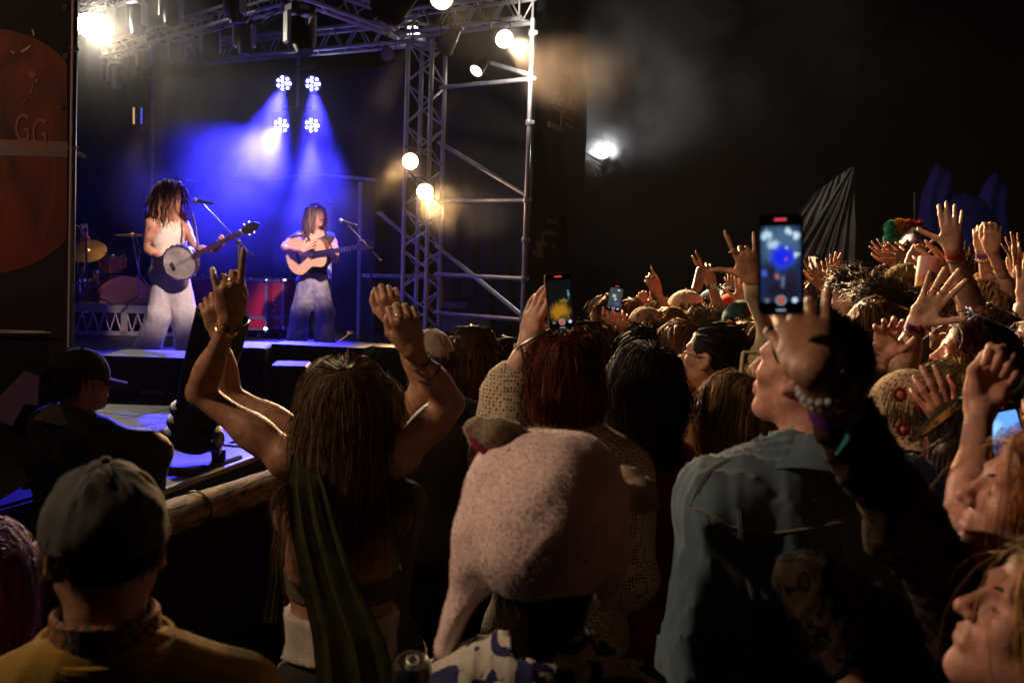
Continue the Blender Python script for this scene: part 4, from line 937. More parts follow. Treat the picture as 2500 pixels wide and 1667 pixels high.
# cables sagging along the truss
for k in range(5):
    a, b_ = P(265+k*8, 118+k*3, 12.75), P(700, -2+k*6, 10.05); n = 60; pts = [a*(1-i/n)+b_*(i/n)+V3(.02*math.sin(i*.9+k), .02*math.cos(i*.7+k*2), .02*math.sin(i*1.3+k*1.7)-.05*abs(math.sin(i/n*math.pi*6+k))) for i in range(n+1)]
    tag(MB().path(pts, .008, 6).build('power_cable', mat('white_cable', (.45, .45, .43), .5) if k % 2 else BLK), ('black cable sagging lowest along the moving lamp truss', 'pale cable looped tightly along the moving lamp truss', 'black cable wound in the middle of the moving lamp truss', 'pale cable hanging loose from the moving lamp truss', 'black cable nearest the front of the moving lamp truss')[k], 'cable', 'cables tied along the lamp truss')
for k, (x0, y0, x1, y1) in enumerate(((655, 0, 735, 60), (600, 95, 700, 22), (640, 60, 725, 20), (860, -20, 930, 65), (770, 0, 800, 120))):
    tag(MB().tube(P(x0, y0, 12.6), P(x1, y1, 12.2), .012, n=8).build('roof_brace', mat('dark_tube2', (.25, .24, .23), .5, .8), origin=P(x0, y0, 12.6)), ('thin roof brace running down to the largest moving lamp', 'thin roof brace rising from the fifth moving lamp', 'thin roof brace left of the largest moving lamp', 'thin roof brace beside the large black lamp tube', 'thin steep roof brace right of the largest moving lamp')[k], 'brace', 'thin braces beneath the roof canopy')
# ================================================================ things on the stage
def deckpt(x, y): return V3(x, y, DZ+.011)
# drum riser
rz = .36; ra, rb_ = P(120, 838, 11.4), P(470, 838, 11.6); ra[2] = rb_[2] = DZ+.011; ris = empty('drum_riser', ra, 'low drum riser with a zigzag truss front edge', 'riser'); rd = nrm(rb_-ra); rn = V3(-rd[1], rd[0], 0); RL = np.linalg.norm(rb_-ra)
Rr = np.stack([rd, rn, V3(0, 0, 1)], 1)
MB().box(ra+rd*RL/2+rn*.9+V3(0, 0, rz-.03), (RL, 1.8, .06), Rr).build('platform', DECK, ris, smooth=False)
PALE = mat('pale_riser_steel', (.3, .28, .26), .5, .3, var=.15)
for z, h in ((rz-.045, .09), (.035, .05)): MB().box(ra+rd*RL/2+V3(0, 0, z)-rn*.02, (RL, .03, h), Rr).build('rail', PALE, ris, smooth=False)
for i in range(13):
    a = ra+rd*(RL*i/13)-rn*.02; b2 = ra+rd*(RL*(i+.5)/13)-rn*.02; c2 = ra+rd*(RL*(i+1)/13)-rn*.02
    MB().tube(a+V3(0, 0, rz-.09), b2+V3(0, 0, .05), .009, n=6).build('brace', PALE, ris); MB().tube(b2+V3(0, 0, .05), c2+V3(0, 0, rz-.09), .009, n=6).build('brace', PALE, ris)
for i in (0, 5, 9): MB().box(ra+rd*(RL*i/9+.12 if i == 0 else RL*i/9-.05)-rn*.015+V3(0, 0, rz/2), (.07, .04, rz-.02), Rr).build('leg', PALE, ris, smooth=False)
WOOD = mat('amber_lacquer', (.42, .12, .03), .28, var=.3, vscale=12); HOOP = mat('hoop', (.36, .14, .04), .3)
def drum(name, label, c, ax, r, h, nl=8, hoopm=CHR, headm=None, shell=WOOD):
    c = np.asarray(c, float); ax = nrm(ax); root = empty(name, c, label, 'drum', 'drum kit'); a = c-ax*h/2; b_ = c+ax*h/2
    MB().lathe([(r*.98, 0), (r, .01), (r, h-.01), (r*.98, h)], a, b_, 40).build('shell', shell, root)
    for e, s_ in ((a, -1), (b_, 1)):
        MB().lathe([(r*1.0, 0), (r*1.045, 0), (r*1.045, .03), (r*1.0, .03)], e-ax*.015, e+ax, 40).build('hoop', hoopm, root)
        MB().lathe([(.0005, 0), (r*.99, 0)], e+ax*s_*.006, e+ax*s_, 36).build('head', headm or mat('drum_head', (.6, .58, .52), .4), root)
    x, y, _ = MB().frame(a, b_)
    for k in range(nl):
        t = 2*math.pi*k/nl+.2; o_ = (x*math.cos(t)+y*math.sin(t)); MB().box(c+o_*(r+.012), (.02, .02, .04), np.stack([o_, np.cross(ax, o_), ax], 1), .005).build('lug', CHR, root); MB().tube(a+o_*(r*1.04), b_+o_*(r*1.04), .004, n=6).build('tension_rod', CHR, root)
    return root
bc = P(297, 733, 12.0); bax = nrm(V3(.55, -.8, 0)); bd = drum('bass_drum', 'amber bass drum with black front head and white lettering', bc, bax, .285, .42, 10, HOOP, mat('black_head', (.012, .012, .013), .25))
bx = nrm(np.cross(V3(0, 0, 1), bax)); text_mesh('lettering', 'Pearl', .12, bc+bax*.222+V3(0, 0, .14)+bx*.0, bx, V3(0, 0, 1), mat('white_ink', (.75, .72, .62), .6), bd, shear=.2, font_off=.004)
text_mesh('lettering', 'reference', .05, bc+bax*.222+V3(0, 0, -.235), bx, V3(0, 0, 1), MC['white_ink'], bd)
drum('rack_tom', 'amber tom mounted above the bass drum', P(273, 631, 12.0), V3(.12, -.35, .9), .155, .22); drum('floor_tom', 'dark floor tom partly hidden by the banner tower', P(205, 720, 12.1), V3(0, 0, 1), .2, .38, 6, shell=mat('dark_amber', (.2, .06, .02), .3))
drum('snare_drum', 'metal snare drum behind the rack tom', P(236, 665, 12.4), V3(0, -.2, 1), .17, .14, 8, shell=CHR)
BR = mat('brass', (.75, .5, .16), .3, 1.)
def cymbal(label, c, r, ax, foot, grp='cymbals of the drum kit'):
    root = empty('cymbal', foot, label, 'cymbal', grp); c = np.asarray(c, float); ax = nrm(ax)
    MB().lathe([(.0005, .028), (.03, .022), (.04, .012), (r*.6, .004), (r, -.006), (r, -.009), (.04, .008)], c, c+ax, 36).build('plate', BR, root)
    MB().tube(c-ax*.02, c+ax*.06, .006).tube(c, foot+V3(0, 0, .35), .010, n=8).build('stand', CHR, root)
    for k in range(3): t = k*2.1; MB().tube(foot+V3(0, 0, .35), foot+V3(.25*math.cos(t), .25*math.sin(t), .01), .008, n=6).build('leg', CHR, root)
def foot(px, d): p = P(px, 800, d); p[2] = DZ+rz+.011; return p
cymbal('brass cymbal tilted toward us beside the drummer', P(213, 612, 11.8), .22, V3(.1, -.6, .8), foot(205, 11.9)); cymbal('brass crash cymbal seen edge on right of the drum kit', P(322, 573, 12.0), .2, V3(0, -.08, 1), foot(340, 12.1)); cymbal('high brass cymbal beneath the drummer hand', P(196, 583, 12.2), .22, V3(.2, -.5, .85), foot(190, 12.3)); cymbal('small cymbal at the edge of the banner tower', P(172, 594, 11.5), .11, V3(0, -.1, 1), foot(176, 11.6))
def stand(label, foot_, top, tip, name='microphone_stand', mic=True, mt=None, grp=None, straight=False):
    root = empty(name, foot_, label, 'microphone stand', grp); fz = foot_[2]
    for k in range(3): t = k*2.094+.4; MB().tube(foot_+V3(0, 0, .12), foot_+V3(.28*math.cos(t), .28*math.sin(t), .01), .010, n=8).build('leg', mt or BLK, root)
    MB().tube(foot_+V3(0, 0, .08), top, .0105, n=10).build('pole', mt or BLK, root); MB().ell(top, .024, None, 10).build('clutch', BLK, root)
    back = top+(top-tip)*.35; MB().tube(back, tip, .008, n=8).tube(back, back+(top-tip)*.06, .014).build('boom', mat('satin_tube', (.25, .25, .27), .3, .9), root)
    return root
def mic(root, p, d):
    d = nrm(d); MB().lathe([(.010, -.17), (.013, -.16), (.017, -.01), (.019, 0)], p, p+d, 16).build('handle', mat('mic_body', (.03, .03, .032), .35, .4), root); MB().ell(p+d*.025, V3(.026, .026, .026), None, 12).build('grille', mat('mic_grille', (.2, .2, .2), .45, .9, bump=.001, bscale=400), root)
def fpt(px, d): p = P(px, 850, d); p[2] = DZ+.011; return p
s1 = stand('boom microphone stand in front of the banjo player', fpt(577, 8.7), P(582, 590, 8.7), P(497, 500, 8.9)); mic(s1, P(484, 491, 8.9), P(460, 486, 9)-P(520, 496, 8.9))
s2 = stand('boom microphone stand in front of the guitarist', fpt(910, 10.2), P(905, 610, 10.2), P(846, 545, 10.4)); mic(s2, P(838, 541, 10.4), P(820, 534, 10.5)-P(870, 550, 10.4))
stand('dark microphone stand between the drums and the banner tower', foot(214, 11.3), P(209, 560, 11.2), P(206, 548, 11.2)); stand('chrome stand with a boom arm right of the bass drum', foot(340, 11.5), P(339, 605, 11.5), P(330, 570, 11.6), mt=CHR)
# red flight cases
def flightcase(label, c, size, R, red, txt=None, edge=None, wheels=True):
    root = empty('flight_case', c-V3(0, 0, size[2]/2), label, 'flight case', 'flight cases around the stage'); ed = edge or mat('dull_alu_edge', (.22, .21, .22), .45, .8)
    MB().box(c, size, R, .008).build('body', red, root, smooth=False); h = np.array(size)/2; s_ = .022
    for ax in range(3):
        o_ = [a for a in range(3) if a != ax]
        for a in (-1, 1):
            for b_ in (-1, 1):
                v = np.zeros(3); v[o_[0]] = a*(h[o_[0]]-.004); v[o_[1]] = b_*(h[o_[1]]-.004); sz = np.full(3, s_*1.3); sz[ax] = size[ax]-.07; MB().box(c+R@v, sz, R, .004).build('edge_strip', ed, root, smooth=False)
    for a in (-1, 1):
        for b_ in (-1, 1):
            for k in (-1, 1): MB().ell(c+R@(h*V3(a, b_, k)*.985), .038, R, 8).build('ball_corner', CHR, root)
    MB().box(c+R@V3(0, 0, -h[2]*.52), (size[0]+.006, size[1]+.006, .035), R).build('belt_strip', ed, root, smooth=False)
    for x in (-.25, .25) if size[0] > .7 else (0,):
        lt = MB().box(c+R@V3(x*size[0], -h[1]-.006, -h[2]*.5), (.11, .014, .13), R, .004).build('latch', mat('latch_plate', (.14, .14, .15), .4, .8), root, smooth=False)
        MB().box(c+R@V3(x*size[0], -h[1]-.016, -h[2]*.5), (.04, .02, .05), R, .006).build('catch', CHR, lt)
    if wheels:
        for a in (-1, 1):
            for b_ in (-1, 1): w_ = c+R@V3(a*h[0]*.8, b_*h[1]*.7, -h[2]-.06); MB().tube(w_-R[:, 0]*.018, w_+R[:, 0]*.018, .045, n=14).build('castor', BLK, root)
    if txt:
        for j, t in enumerate(txt): text_mesh('stencil', t, .1, c+R@V3(.0, -h[1]-.003, .02-j*.1), R[:, 0], R[:, 2], mat('stencil_ink', (.5, .25, .25), .7), root)
    return root
REDC = mat('red_case_laminate', (.24, .006, .012), .45, var=.15, vscale=4)
c = P(570, 748, 12.0); ht = .58; c[2] = DZ+.12+ht/2; R15 = rotz(math.radians(-4)); flightcase('large red flight case behind the banjo player', c, (1.0, .6, ht), R15, REDC)
c = P(668, 750, 12.2); c[2] = DZ+.12+ht/2; flightcase('narrow red flight case with two lines of stencil lettering', c, (.42, .6, ht), R15, mat('dark_red_laminate', (.2, .008, .014), .5), ('WPEC', 'ROW'))
# black case with bright edge in the pit, before the log rail
R3 = np.stack([U, -W_, V3(0, 0, 1)], 1); R3[:, 1] = -W_*-1; R3 = np.stack([U, np.cross(V3(0, 0, 1), U), V3(0, 0, 1)], 1)
ca, cb = P(414, 1190, 4.42), P(640, 1117, 5.2); cd = nrm(cb-ca); cd[2] = 0; cd = nrm(cd); cn = V3(-cd[1], cd[0], 0); cc_ = (ca+cb)/2+cn*.3; hh = (ca+cb)[2]/2-.12; cc_[2] = .12+hh/2; Rc = np.stack([cd, cn, V3(0, 0, 1)], 1)
flightcase('black flight case with bright metal edges behind the log rail', cc_, (1.15, .58, hh), Rc, mat('black_laminate', (.012, .012, .012), .35), edge=ALU)
# dark speakers and wedges along the front of the stage
SPK = mat('black_speaker_paint', (.014, .014, .015), .5, bump=.001, bscale=200)
def wedge(label, c, w_, dp, h, yaw, grp='stage monitors along the front', name='monitor_speaker'):
    c = np.asarray(c, float).copy(); c[2] = DZ+.011; root = empty(name, c, label, 'speaker', grp); R = rotz(yaw)
    prof = [(-dp/2, 0), (dp/2, 0), (dp/2, h*.55), (dp*.25, h), (-dp*.3, h), (-dp/2, h*.6)]
    V = [c+R@V3(sx*w_/2, y, z) for sx in (-1, 1) for y, z in prof]; n = len(prof)
    MB().add(np.array(V), [tuple(range(n)), tuple(range(n, 2*n))[::-1]]+[(i, n+i, n+(i+1) % n, (i+1) % n) for i in range(n)]).build('cabinet', SPK, root, smooth=False)
    n_ = nrm(V3(0, .45*h, dp*.25)); mc = c+R@V3(0, (dp/2+dp*.25)/2, h*.775)+R@n_*.006; gx = R@V3(1, 0, 0)*w_*.46; gy = R@nrm(V3(0, -dp*.25, .45*h))*math.hypot(dp*.25, .45*h)*.46
    MB().quad(mc-gx-gy, mc+gx-gy, mc+gx+gy, mc-gx+gy).build('grille', mat('speaker_grille', (.01, .01, .01), .6, .5, bump=.002, bscale=300), root, smooth=False)
    MB().box(c+R@V3(0, -dp/2-.004, h*.32), (.18, .008, .09), R, .003).build('handle', BLK, root, smooth=False)
    return root
def spk(label, x0, x1, ytop, d, dp, h, yaw=0., **k):
    p = P((x0+x1)/2, ytop, d); w_ = (x1-x0)/F*d; wedge(label, p+V3(0, dp/2, 0), w_, dp, p[2]-DZ-.011 if h is None else h, yaw, **k)
def bigbox(label, x0, x1, ytop, d, dp, slope=0.):
    p = P((x0+x1)/2, ytop, d)+V3(0, dp/2, 0); w_ = (x1-x0)/F*d; h = p[2]-DZ-.011; root = empty('sub_speaker', V3(p[0], p[1], DZ+.011), label, 'speaker', 'stage monitors along the front'); R = rotz(slope)
    c = V3(p[0], p[1], DZ+.011+h/2); MB().box(c, (w_, dp, h), R, .012).build('cabinet', SPK, root, smooth=False)
    MB().box(c-R@V3(0, dp/2+.006, 0), (w_*.93, .01, h*.86), R, .003).build('grille', MC.get('speaker_grille') or BLK, root, smooth=False); MB().box(c-R@V3(0, dp/2+.012, h*.38), (w_*.2, .008, .03), R).build('badge', mat('dark_badge', (.05, .05, .05), .4), root, smooth=False); return root
wedge('low black wedge monitor in front of the guitarist', P(790, 900, 7.6), .72, .5, .36, math.radians(-8)); bigbox('wide black speaker cabinet across the stage at the banjo player feet', 240, 505, 872, 7.0, .5, .03); bigbox('black speaker cabinet lit blue along its top edge, right of the leaning tube', 505, 643, 848, 7.2, .5, .05)
bigbox('small black box monitor right of centre with blue lit top', 652, 742, 893, 6.3, .3, .1); wedge('black wedge monitor right of centre with blue lit top', P(925, 878, 7.9), .46, .45, .34, math.radians(-15)); bigbox('small square monitor behind the raised hands on the right', 925, 1000, 860, 7.7, .32, -.1)
# cables on deck
for k in range(7):
    r = np.random.default_rng(k+50); p = deckpt(-3.4+r.uniform(0, 2), 6+r.uniform(0, 3)); pts = [p]; a = r.uniform(0, 6)
    for i in range(26): a += r.normal()*.5; p = p+V3(math.cos(a)*.09, math.sin(a)*.09, 0); pts.append(p+V3(0, 0, .008))
    tag(MB().path(pts, .007, 6).build('floor_cable', BLK), ('black cable coiled near the leaning black tube', 'black cable nearest the wide speaker cabinet', 'black cable curling toward the drum riser', 'black cable in front of the guitarist feet', 'black cable beside the small box monitor', 'black cable behind the wide speaker cabinet', 'black cable running out to the stage edge')[k], 'cable', 'cables lying on the stage deck')
# silver rigged blower tube (black cone) leaning in the pit
ct, cbm = P(545, 770, 4.75), P(462, 1085, 4.95); tube = empty('effects_cannon', cbm, 'tall black flared tube with shiny rim leaning on the stage edge', 'effects machine'); ax = nrm(ct-cbm); Lt = np.linalg.norm(ct-cbm)
MB().lathe([(.10, 0), (.105, .1), (.11, .2), (.125, Lt*.6), (.128, Lt), (.118, Lt), (.112, Lt*.6), (.1, .2)], cbm, ct, 36).build('barrel', mat('black_hard_plastic', (.01, .01, .011), .35), tube)
MB().path([ct+(MB().frame(cbm, ct)[0]*math.cos(t)+MB().frame(cbm, ct)[1]*math.sin(t))*.125 for t in np.linspace(0, 6.283, 33)[:-1]], .006, 8, True).build('rim', mat('shiny_rim', (.6, .6, .65), .2, .8), tube)
for h in (.02, .09, .16): MB().lathe([(.118, 0), (.132, .008), (.132, .03), (.118, .038)], cbm+ax*h, ct, 30).build('clamp_ring', BLK, tube)
fx, fy, _ = MB().frame(cbm, ct)
for sx in (-1, 1):
    q = cbm+cr*sx*.14+ax*.03; MB().ell(q, V3(.03, .03, .05), None, 12).build('cap_end', mat('ivory_cap', (.6, .5, .42), .4), tube); MB().tube(q-V3(0, 0, .05), q-V3(0, 0, .16), .035, n=14).build('canister', BLK, tube); MB().box(q+V3(0, -.04, -.05), (.05, .04, .03), None, .006).build('valve', CHR, tube)
MB().box(cbm-V3(0, 0, .1), (.4, .36, .06), np.stack([U, np.cross(V3(0, 0, 1), U), V3(0, 0, 1)], 1), .01).build('base_plate', BLK, tube, smooth=False)
for sx in (-.12, .12):
    q = cbm+V3(sx, .05, -.13); MB().tube(q, V3(q[0], q[1], .02), .02).build('leg', BLK, tube)
tp_ = empty('tape_mark', deckpt(-2.2, 5.6)); 
def tapeq(a, b): MB().tube(a, b, .004, n=4)
o = MB()
for (x0, y0, x1, y1) in ((345, 1038, 425, 1026), (355, 1046, 380, 1041), (380, 1041, 372, 1052), (372, 1052, 345, 1056)):
    a, b_ = [C0+ (P(x, y, 1)-C0)*((DZ+.014-CAMH)/((P(x, y, 1)-C0)[2])) for x, y in ((x0, y0), (x1, y1))]; dd = nrm(b_-a)*.0; s_ = nrm(np.cross(b_-a, V3(0, 0, 1)))*.01; o.quad(a-s_, b_-s_, b_+s_, a+s_)
bpy.data.objects.remove(tp_); tag(o.build('tape_mark', mat('blue_tape2', (.12, .2, .7), .4), smooth=False), 'thin taped outline on the blue lit stage edge', 'tape')
# ---------------------------------------------------------------- log rail and posts
WD = bpy.data.materials.new('weathered_log'); N, K = nodes_of(WD); bs = N['Principled BSDF']; tc = N.new('ShaderNodeTexCoord'); mp = N.new('ShaderNodeMapping'); mp.inputs['Rotation'].default_value = (0, 0, -math.atan2(.34, .94)); mp.inputs['Scale'].default_value = (26, 2.4, 26)
K.new(tc.outputs['Object'], mp.inputs[0]); n1 = N.new('ShaderNodeTexNoise'); n1.inputs['Scale'].default_value = 1.6; n1.inputs['Detail'].default_value = 8; K.new(mp.outputs[0], n1.inputs['Vector']); r_ = N.new('ShaderNodeValToRGB')
for e, (p_, c_) in zip([r_.color_ramp.elements[0], r_.color_ramp.elements[1]], ((.36, (.07, .04, .02)), (.66, (.46, .32, .16)))): e.position = p_; e.color = (*c_, 1)
K.new(n1.outputs[0], r_.inputs[0]); K.new(r_.outputs[0], bs.inputs['Base Color']); bs.inputs['Roughness'].default_value = .75; bp = N.new('ShaderNodeBump'); bp.inputs['Distance'].default_value = .004; K.new(n1.outputs[0], bp.inputs['Height']); K.new(bp.outputs[0], bs.inputs['Normal'])
la, lb = P(420, 1262, 2.95), P(640, 1187, 3.45); ld = nrm(lb-la); st_ = la-ld*1.3; en_ = lb+ld*2.9; LR = empty('log_rail', V3(st_[0], st_[1], 0), 'weathered round log rail fencing the crowd from the stage pit', 'barrier')
pts = [st_+(en_-st_)*t for t in np.linspace(0, 1, 60)]; V = []; r = np.random.default_rng(3); nn = 24; x, y, _ = MB().frame(st_, en_)
ph = r.uniform(0, 6, 6)
for i, p in enumerate(pts):
    for k in range(nn):
        a = 2*math.pi*k/nn; rr = .051+.0022*math.sin(3*a+i*.35)+.0016*math.sin(5*a+ph[1]+i*.8)+.0012*r.normal(); V.append(p+(x*math.cos(a)+y*math.sin(a))*rr)
MB().add(np.array(V), [(i*nn+k, i*nn+(k+1) % nn, (i+1)*nn+(k+1) % nn, (i+1)*nn+k) for i in range(59) for k in range(nn)]+[tuple(range(nn))[::-1], tuple(range(59*nn, 60*nn))]).build('log', WD, LR)
for t in (.12, .42, .62, .92):
    p = st_+(en_-st_)*t; MB().tube(V3(p[0], p[1], 0), p-V3(0, 0, .03), .055, .05, 14).build('post', WD, LR)
p = la+ld*.12; MB().path([p+(x*math.cos(a)+y*math.sin(a))*.055 for a in np.linspace(0, 6.283, 25)[:-1]], .003, 6, True).build('wire_tie', BLK, LR)
MB().path([la+x*.0+y*0+ld*t+(x*math.cos(2.35+.12*math.sin(t*9))+y*math.sin(2.35+.12*math.sin(t*9)))*.0513 for t in np.linspace(-.5, .9, 40)], .0016, 5).build('crack', mat('crack_dark', (.02, .012, .008), .9), LR)
b = MB(); n_ = 50; V = []; wnn = nrm(np.cross(ld, V3(0, 0, 1)))
for i in range(n_+1):
    p = st_+(en_-st_)*(i/n_)+wnn*(.015+.02*math.sin(i*1.7)); V += [V3(p[0], p[1], p[2]-.03), V3(p[0]+.02, p[1], .02)]
b.add(np.array(V), [(2*i, 2*i+1, 2*i+3, 2*i+2) for i in range(n_)]); b.build('cover_cloth', mat('black_mesh', (.006, .006, .006), .95), LR)
# ================================================================ crowd
def fab(name, col, **k): return mat(name, col, k.pop('rough', .88), bump=k.pop('bump', .0012), bscale=k.pop('bscale', 240), sheen=.08, var=k.pop('var', .12), vscale=k.pop('vscale', 30), **k)
HB = hair_mat('brown', (.075, .038, .018), (.15, .08, .035)); HDB = hair_mat('dark_brown', (.03, .017, .01), (.055, .03, .016)); HBK = hair_mat('black', (.010, .008, .007), (.02, .016, .013))
HRED = hair_mat('dark_red', (.07, .012, .006), (.17, .028, .012)); HLB = hair_mat('light_brown', (.16, .085, .035), (.30, .17, .07)); HBL = hair_mat('blonde', (.30, .17, .06), (.55, .36, .15))
HOR = hair_mat('orange', (.32, .09, .015), (.55, .19, .04)); HGY = hair_mat('greying', (.12, .09, .06), (.28, .22, .16)); HCU = hair_mat('curl_brown', (.022, .012, .008), (.04, .022, .012)); HAU = hair_mat('auburn', (.05, .014, .008), (.12, .035, .018))
STR = dict(L=.36, wave=.003, wf=16, n=None)
def st(L=.36, **k):
    d = dict(L=L, vol=.018); d.update(k); d = {a: b for a, b in d.items() if b is not None}; return d
CURLY = st(.095, curl=.013, wf=120, vol=.03, lift=1.8, grav=.08, jit=.4, w=.7, n=2200, line=.02, nj=.15, fly=.02); LONGS = st(.40); LONGW = st(.38, wave=.010, wf=26, vol=.024); SHORT = st(.05, vol=.008, lift=.7, grav=.1, jit=.25)
MESSY = st(.20, wave=.010, wf=40, vol=.03, lift=.9, jit=.35); CREW = st(.028, vol=.006, lift=.8, grav=.05, jit=.2)
black = fab('black_cotton', (.012, .012, .013)); denim = None
# ---- denim material with faded wear
m = bpy.data.materials.new('faded_denim'); N, K = nodes_of(m); b = N['Principled BSDF']; tc = N.new('ShaderNodeTexCoord'); n1 = N.new('ShaderNodeTexNoise'); n1.inputs['Scale'].default_value = 9; n1.inputs['Detail'].default_value = 6; K.new(tc.outputs['Object'], n1.inputs['Vector'])
r_ = N.new('ShaderNodeValToRGB'); r_.color_ramp.elements[0].position = .3; r_.color_ramp.elements[1].position = .72; r_.color_ramp.elements[0].color = (.03, .075, .12, 1); r_.color_ramp.elements[1].color = (.115, .185, .24, 1); K.new(n1.outputs[0], r_.inputs[0]); K.new(r_.outputs[0], b.inputs['Base Color']); b.inputs['Roughness'].default_value = .85; b.inputs['Sheen Weight'].default_value = .3
wv = N.new('ShaderNodeTexWave'); wv.inputs['Scale'].default_value = 260; wv.bands_direction = 'DIAGONAL'; K.new(tc.outputs['Object'], wv.inputs['Vector']); bp = N.new('ShaderNodeBump'); bp.inputs['Distance'].default_value = .0004; K.new(wv.outputs[0], bp.inputs['Height']); K.new(bp.outputs[0], b.inputs['Normal']); denim = m
def two_tone(name, c1, c2, scale, thr=(.45, .5), dist=0., kind='noise', rough=.85, bump=.0006):
    m = bpy.data.materials.new(name); N, K = nodes_of(m); b = N['Principled BSDF']; tc = N.new('ShaderNodeTexCoord')
    if kind == 'noise': n = N.new('ShaderNodeTexNoise'); n.inputs['Scale'].default_value = scale; n.inputs['Detail'].default_value = 1.5; n.inputs['Distortion'].default_value = dist; out = n.outputs['Fac']
    else: n = N.new('ShaderNodeTexVoronoi'); n.inputs['Scale'].default_value = scale; n.inputs['Randomness'].default_value = .8 if kind == 'vor' else .25; out = n.outputs['Distance']
    K.new(tc.outputs['Object'], n.inputs['Vector']); r = N.new('ShaderNodeValToRGB'); r.color_ramp.elements[0].position = thr[0]; r.color_ramp.elements[1].position = thr[1]; r.color_ramp.elements[0].color = (*c1, 1); r.color_ramp.elements[1].color = (*c2, 1)
    K.new(out, r.inputs[0]); K.new(r.outputs[0], b.inputs['Base Color']); b.inputs['Roughness'].default_value = rough; bp = N.new('ShaderNodeBump'); bp.inputs['Distance'].default_value = bump*4; K.new(r.outputs[0], bp.inputs['Height']); K.new(bp.outputs[0], b.inputs['Normal']); return m
LACE = two_tone('crochet_lace', (.03, .02, .012), (.50, .41, .28), 105, (.28, .42), kind='grid'); FLOR = two_tone('blue_floral', (.012, .015, .10), (.62, .58, .48), 17, (.50, .515), 1.4)
LEO = None
m = bpy.data.materials.new('leopard_print'); N, K = nodes_of(m); b = N['Principled BSDF']; tc = N.new('ShaderNodeTexCoord'); v = N.new('ShaderNodeTexVoronoi'); v.inputs['Scale'].default_value = 30; ns = N.new('ShaderNodeTexNoise'); ns.inputs['Scale'].default_value = 40; mxv = N.new('ShaderNodeMixRGB'); mxv.inputs[0].default_value = .035; K.new(tc.outputs['Object'], mxv.inputs[1]); K.new(tc.outputs['Object'], ns.inputs['Vector']); K.new(ns.outputs['Color'], mxv.inputs[2]); K.new(mxv.outputs[0], v.inputs['Vector'])
r = N.new('ShaderNodeValToRGB'); els = r.color_ramp.elements; els[0].position = .22; els[0].color = (.026, .016, .010, 1); els[1].position = .6; els[1].color = (.036, .022, .014, 1)
for p_, c_ in ((.27, (.004, .003, .003)), (.43, (.004, .003, .003)), (.48, (.036, .022, .014))): e = els.new(p_); e.color = (*c_, 1)
K.new(v.outputs['Distance'], r.inputs[0]); K.new(r.outputs[0], b.inputs['Base Color']); b.inputs['Roughness'].default_value = .95; b.inputs['Specular IOR Level'].default_value = .1; LEO = m
CAMO = two_tone('camo_cap', (.10, .055, .025), (.42, .30, .19), 22, (.46, .48), .5)
DARKL = mat('dark_glass', (.01, .01, .012), .08); BF = mat('black_frame', (.012, .01, .01), .25)
def pface(fwd, *a): return None
# ---------- A: grey cap man
gcap = fab('washed_grey_cotton', (.045, .045, .042), vscale=14, var=.3, bump=.0015); must = fab('mustard_fleece', (.42, .25, .03))
rt, c, R, nb, Rb, info = person('man in a washed grey cap and mustard sweatshirt, seen from behind at bottom left', (258, 1330), 22, 1.6, HDB, st(.03, vol=.004, n=900), dict(kind='long', m=must, t=.022, name='sweatshirt', fold=.005, ff=12), skin_='tan', male=True, s=1.03, hscale=1.03, byaw=20,
    hat=lambda rt, c, R, s: cap_hat(rt, c, R, s, gcap, 1.6, brim=True, wr=.0055, seed=4, size=1.05), nbo=(.0, -.01))
PAT = two_tone('patterned_collar_print', (.02, .05, .05), (.42, .16, .05), 60, (.4, .6), 2.)
MB().lathe([(.072, -.02), (.069, .05), (.075, .056), (.082, .05), (.086, -.02)], nb+V3(0, -.0, .045), nb+V3(0, 0, 1), 30).build('shirt_collar', PAT, rt)
MB().path([nb+V3(.1*math.cos(t), .085*math.sin(t), +.045+.012*math.sin(t)) for t in np.linspace(0, 6.283, 33)[:-1]], .012, 8, True).build('ribbed_neckline', must, rt)
# ---------- B: crew man in black cap
rt, c, R, nb, Rb, info = person('crew man in dark cap and black jacket leaning on the stage edge, looking right', (205, 925), -62, 4.0, HDB, st(.10, wave=.004, vol=.012), dict(kind='jacket', m=fab('black_shell', (.016, .016, .018), rough=.6), t=.04, name='jacket', fold=.016, ff=20, collar=fab('grey_hood', (.22, .2, .19))), skin_='mid', male=True, byaw=-40, tilt=-4, face='open', s=1.0,
    arms=(dict(el=P(120, 1120, 4.0), wr=P(230, 1230, 3.9), back=V3(0, -1, 0), thumb=V3(0, 0, 1), down=True), dict(el=P(365, 1105, 3.9), wr=P(360, 1225, 4.0), back=V3(0, -1, 0), thumb=V3(1, 0, 0), down=True)), thin=1.1, legs=fab('khaki_work_trousers', (.10, .085, .055)),
    hat=lambda rt, c, R, s: cap_hat(rt, c, R, s, fab('black_cap', (.02, .02, .024)), 4, brimm=fab('purple_brim', (.09, .07, .13))))
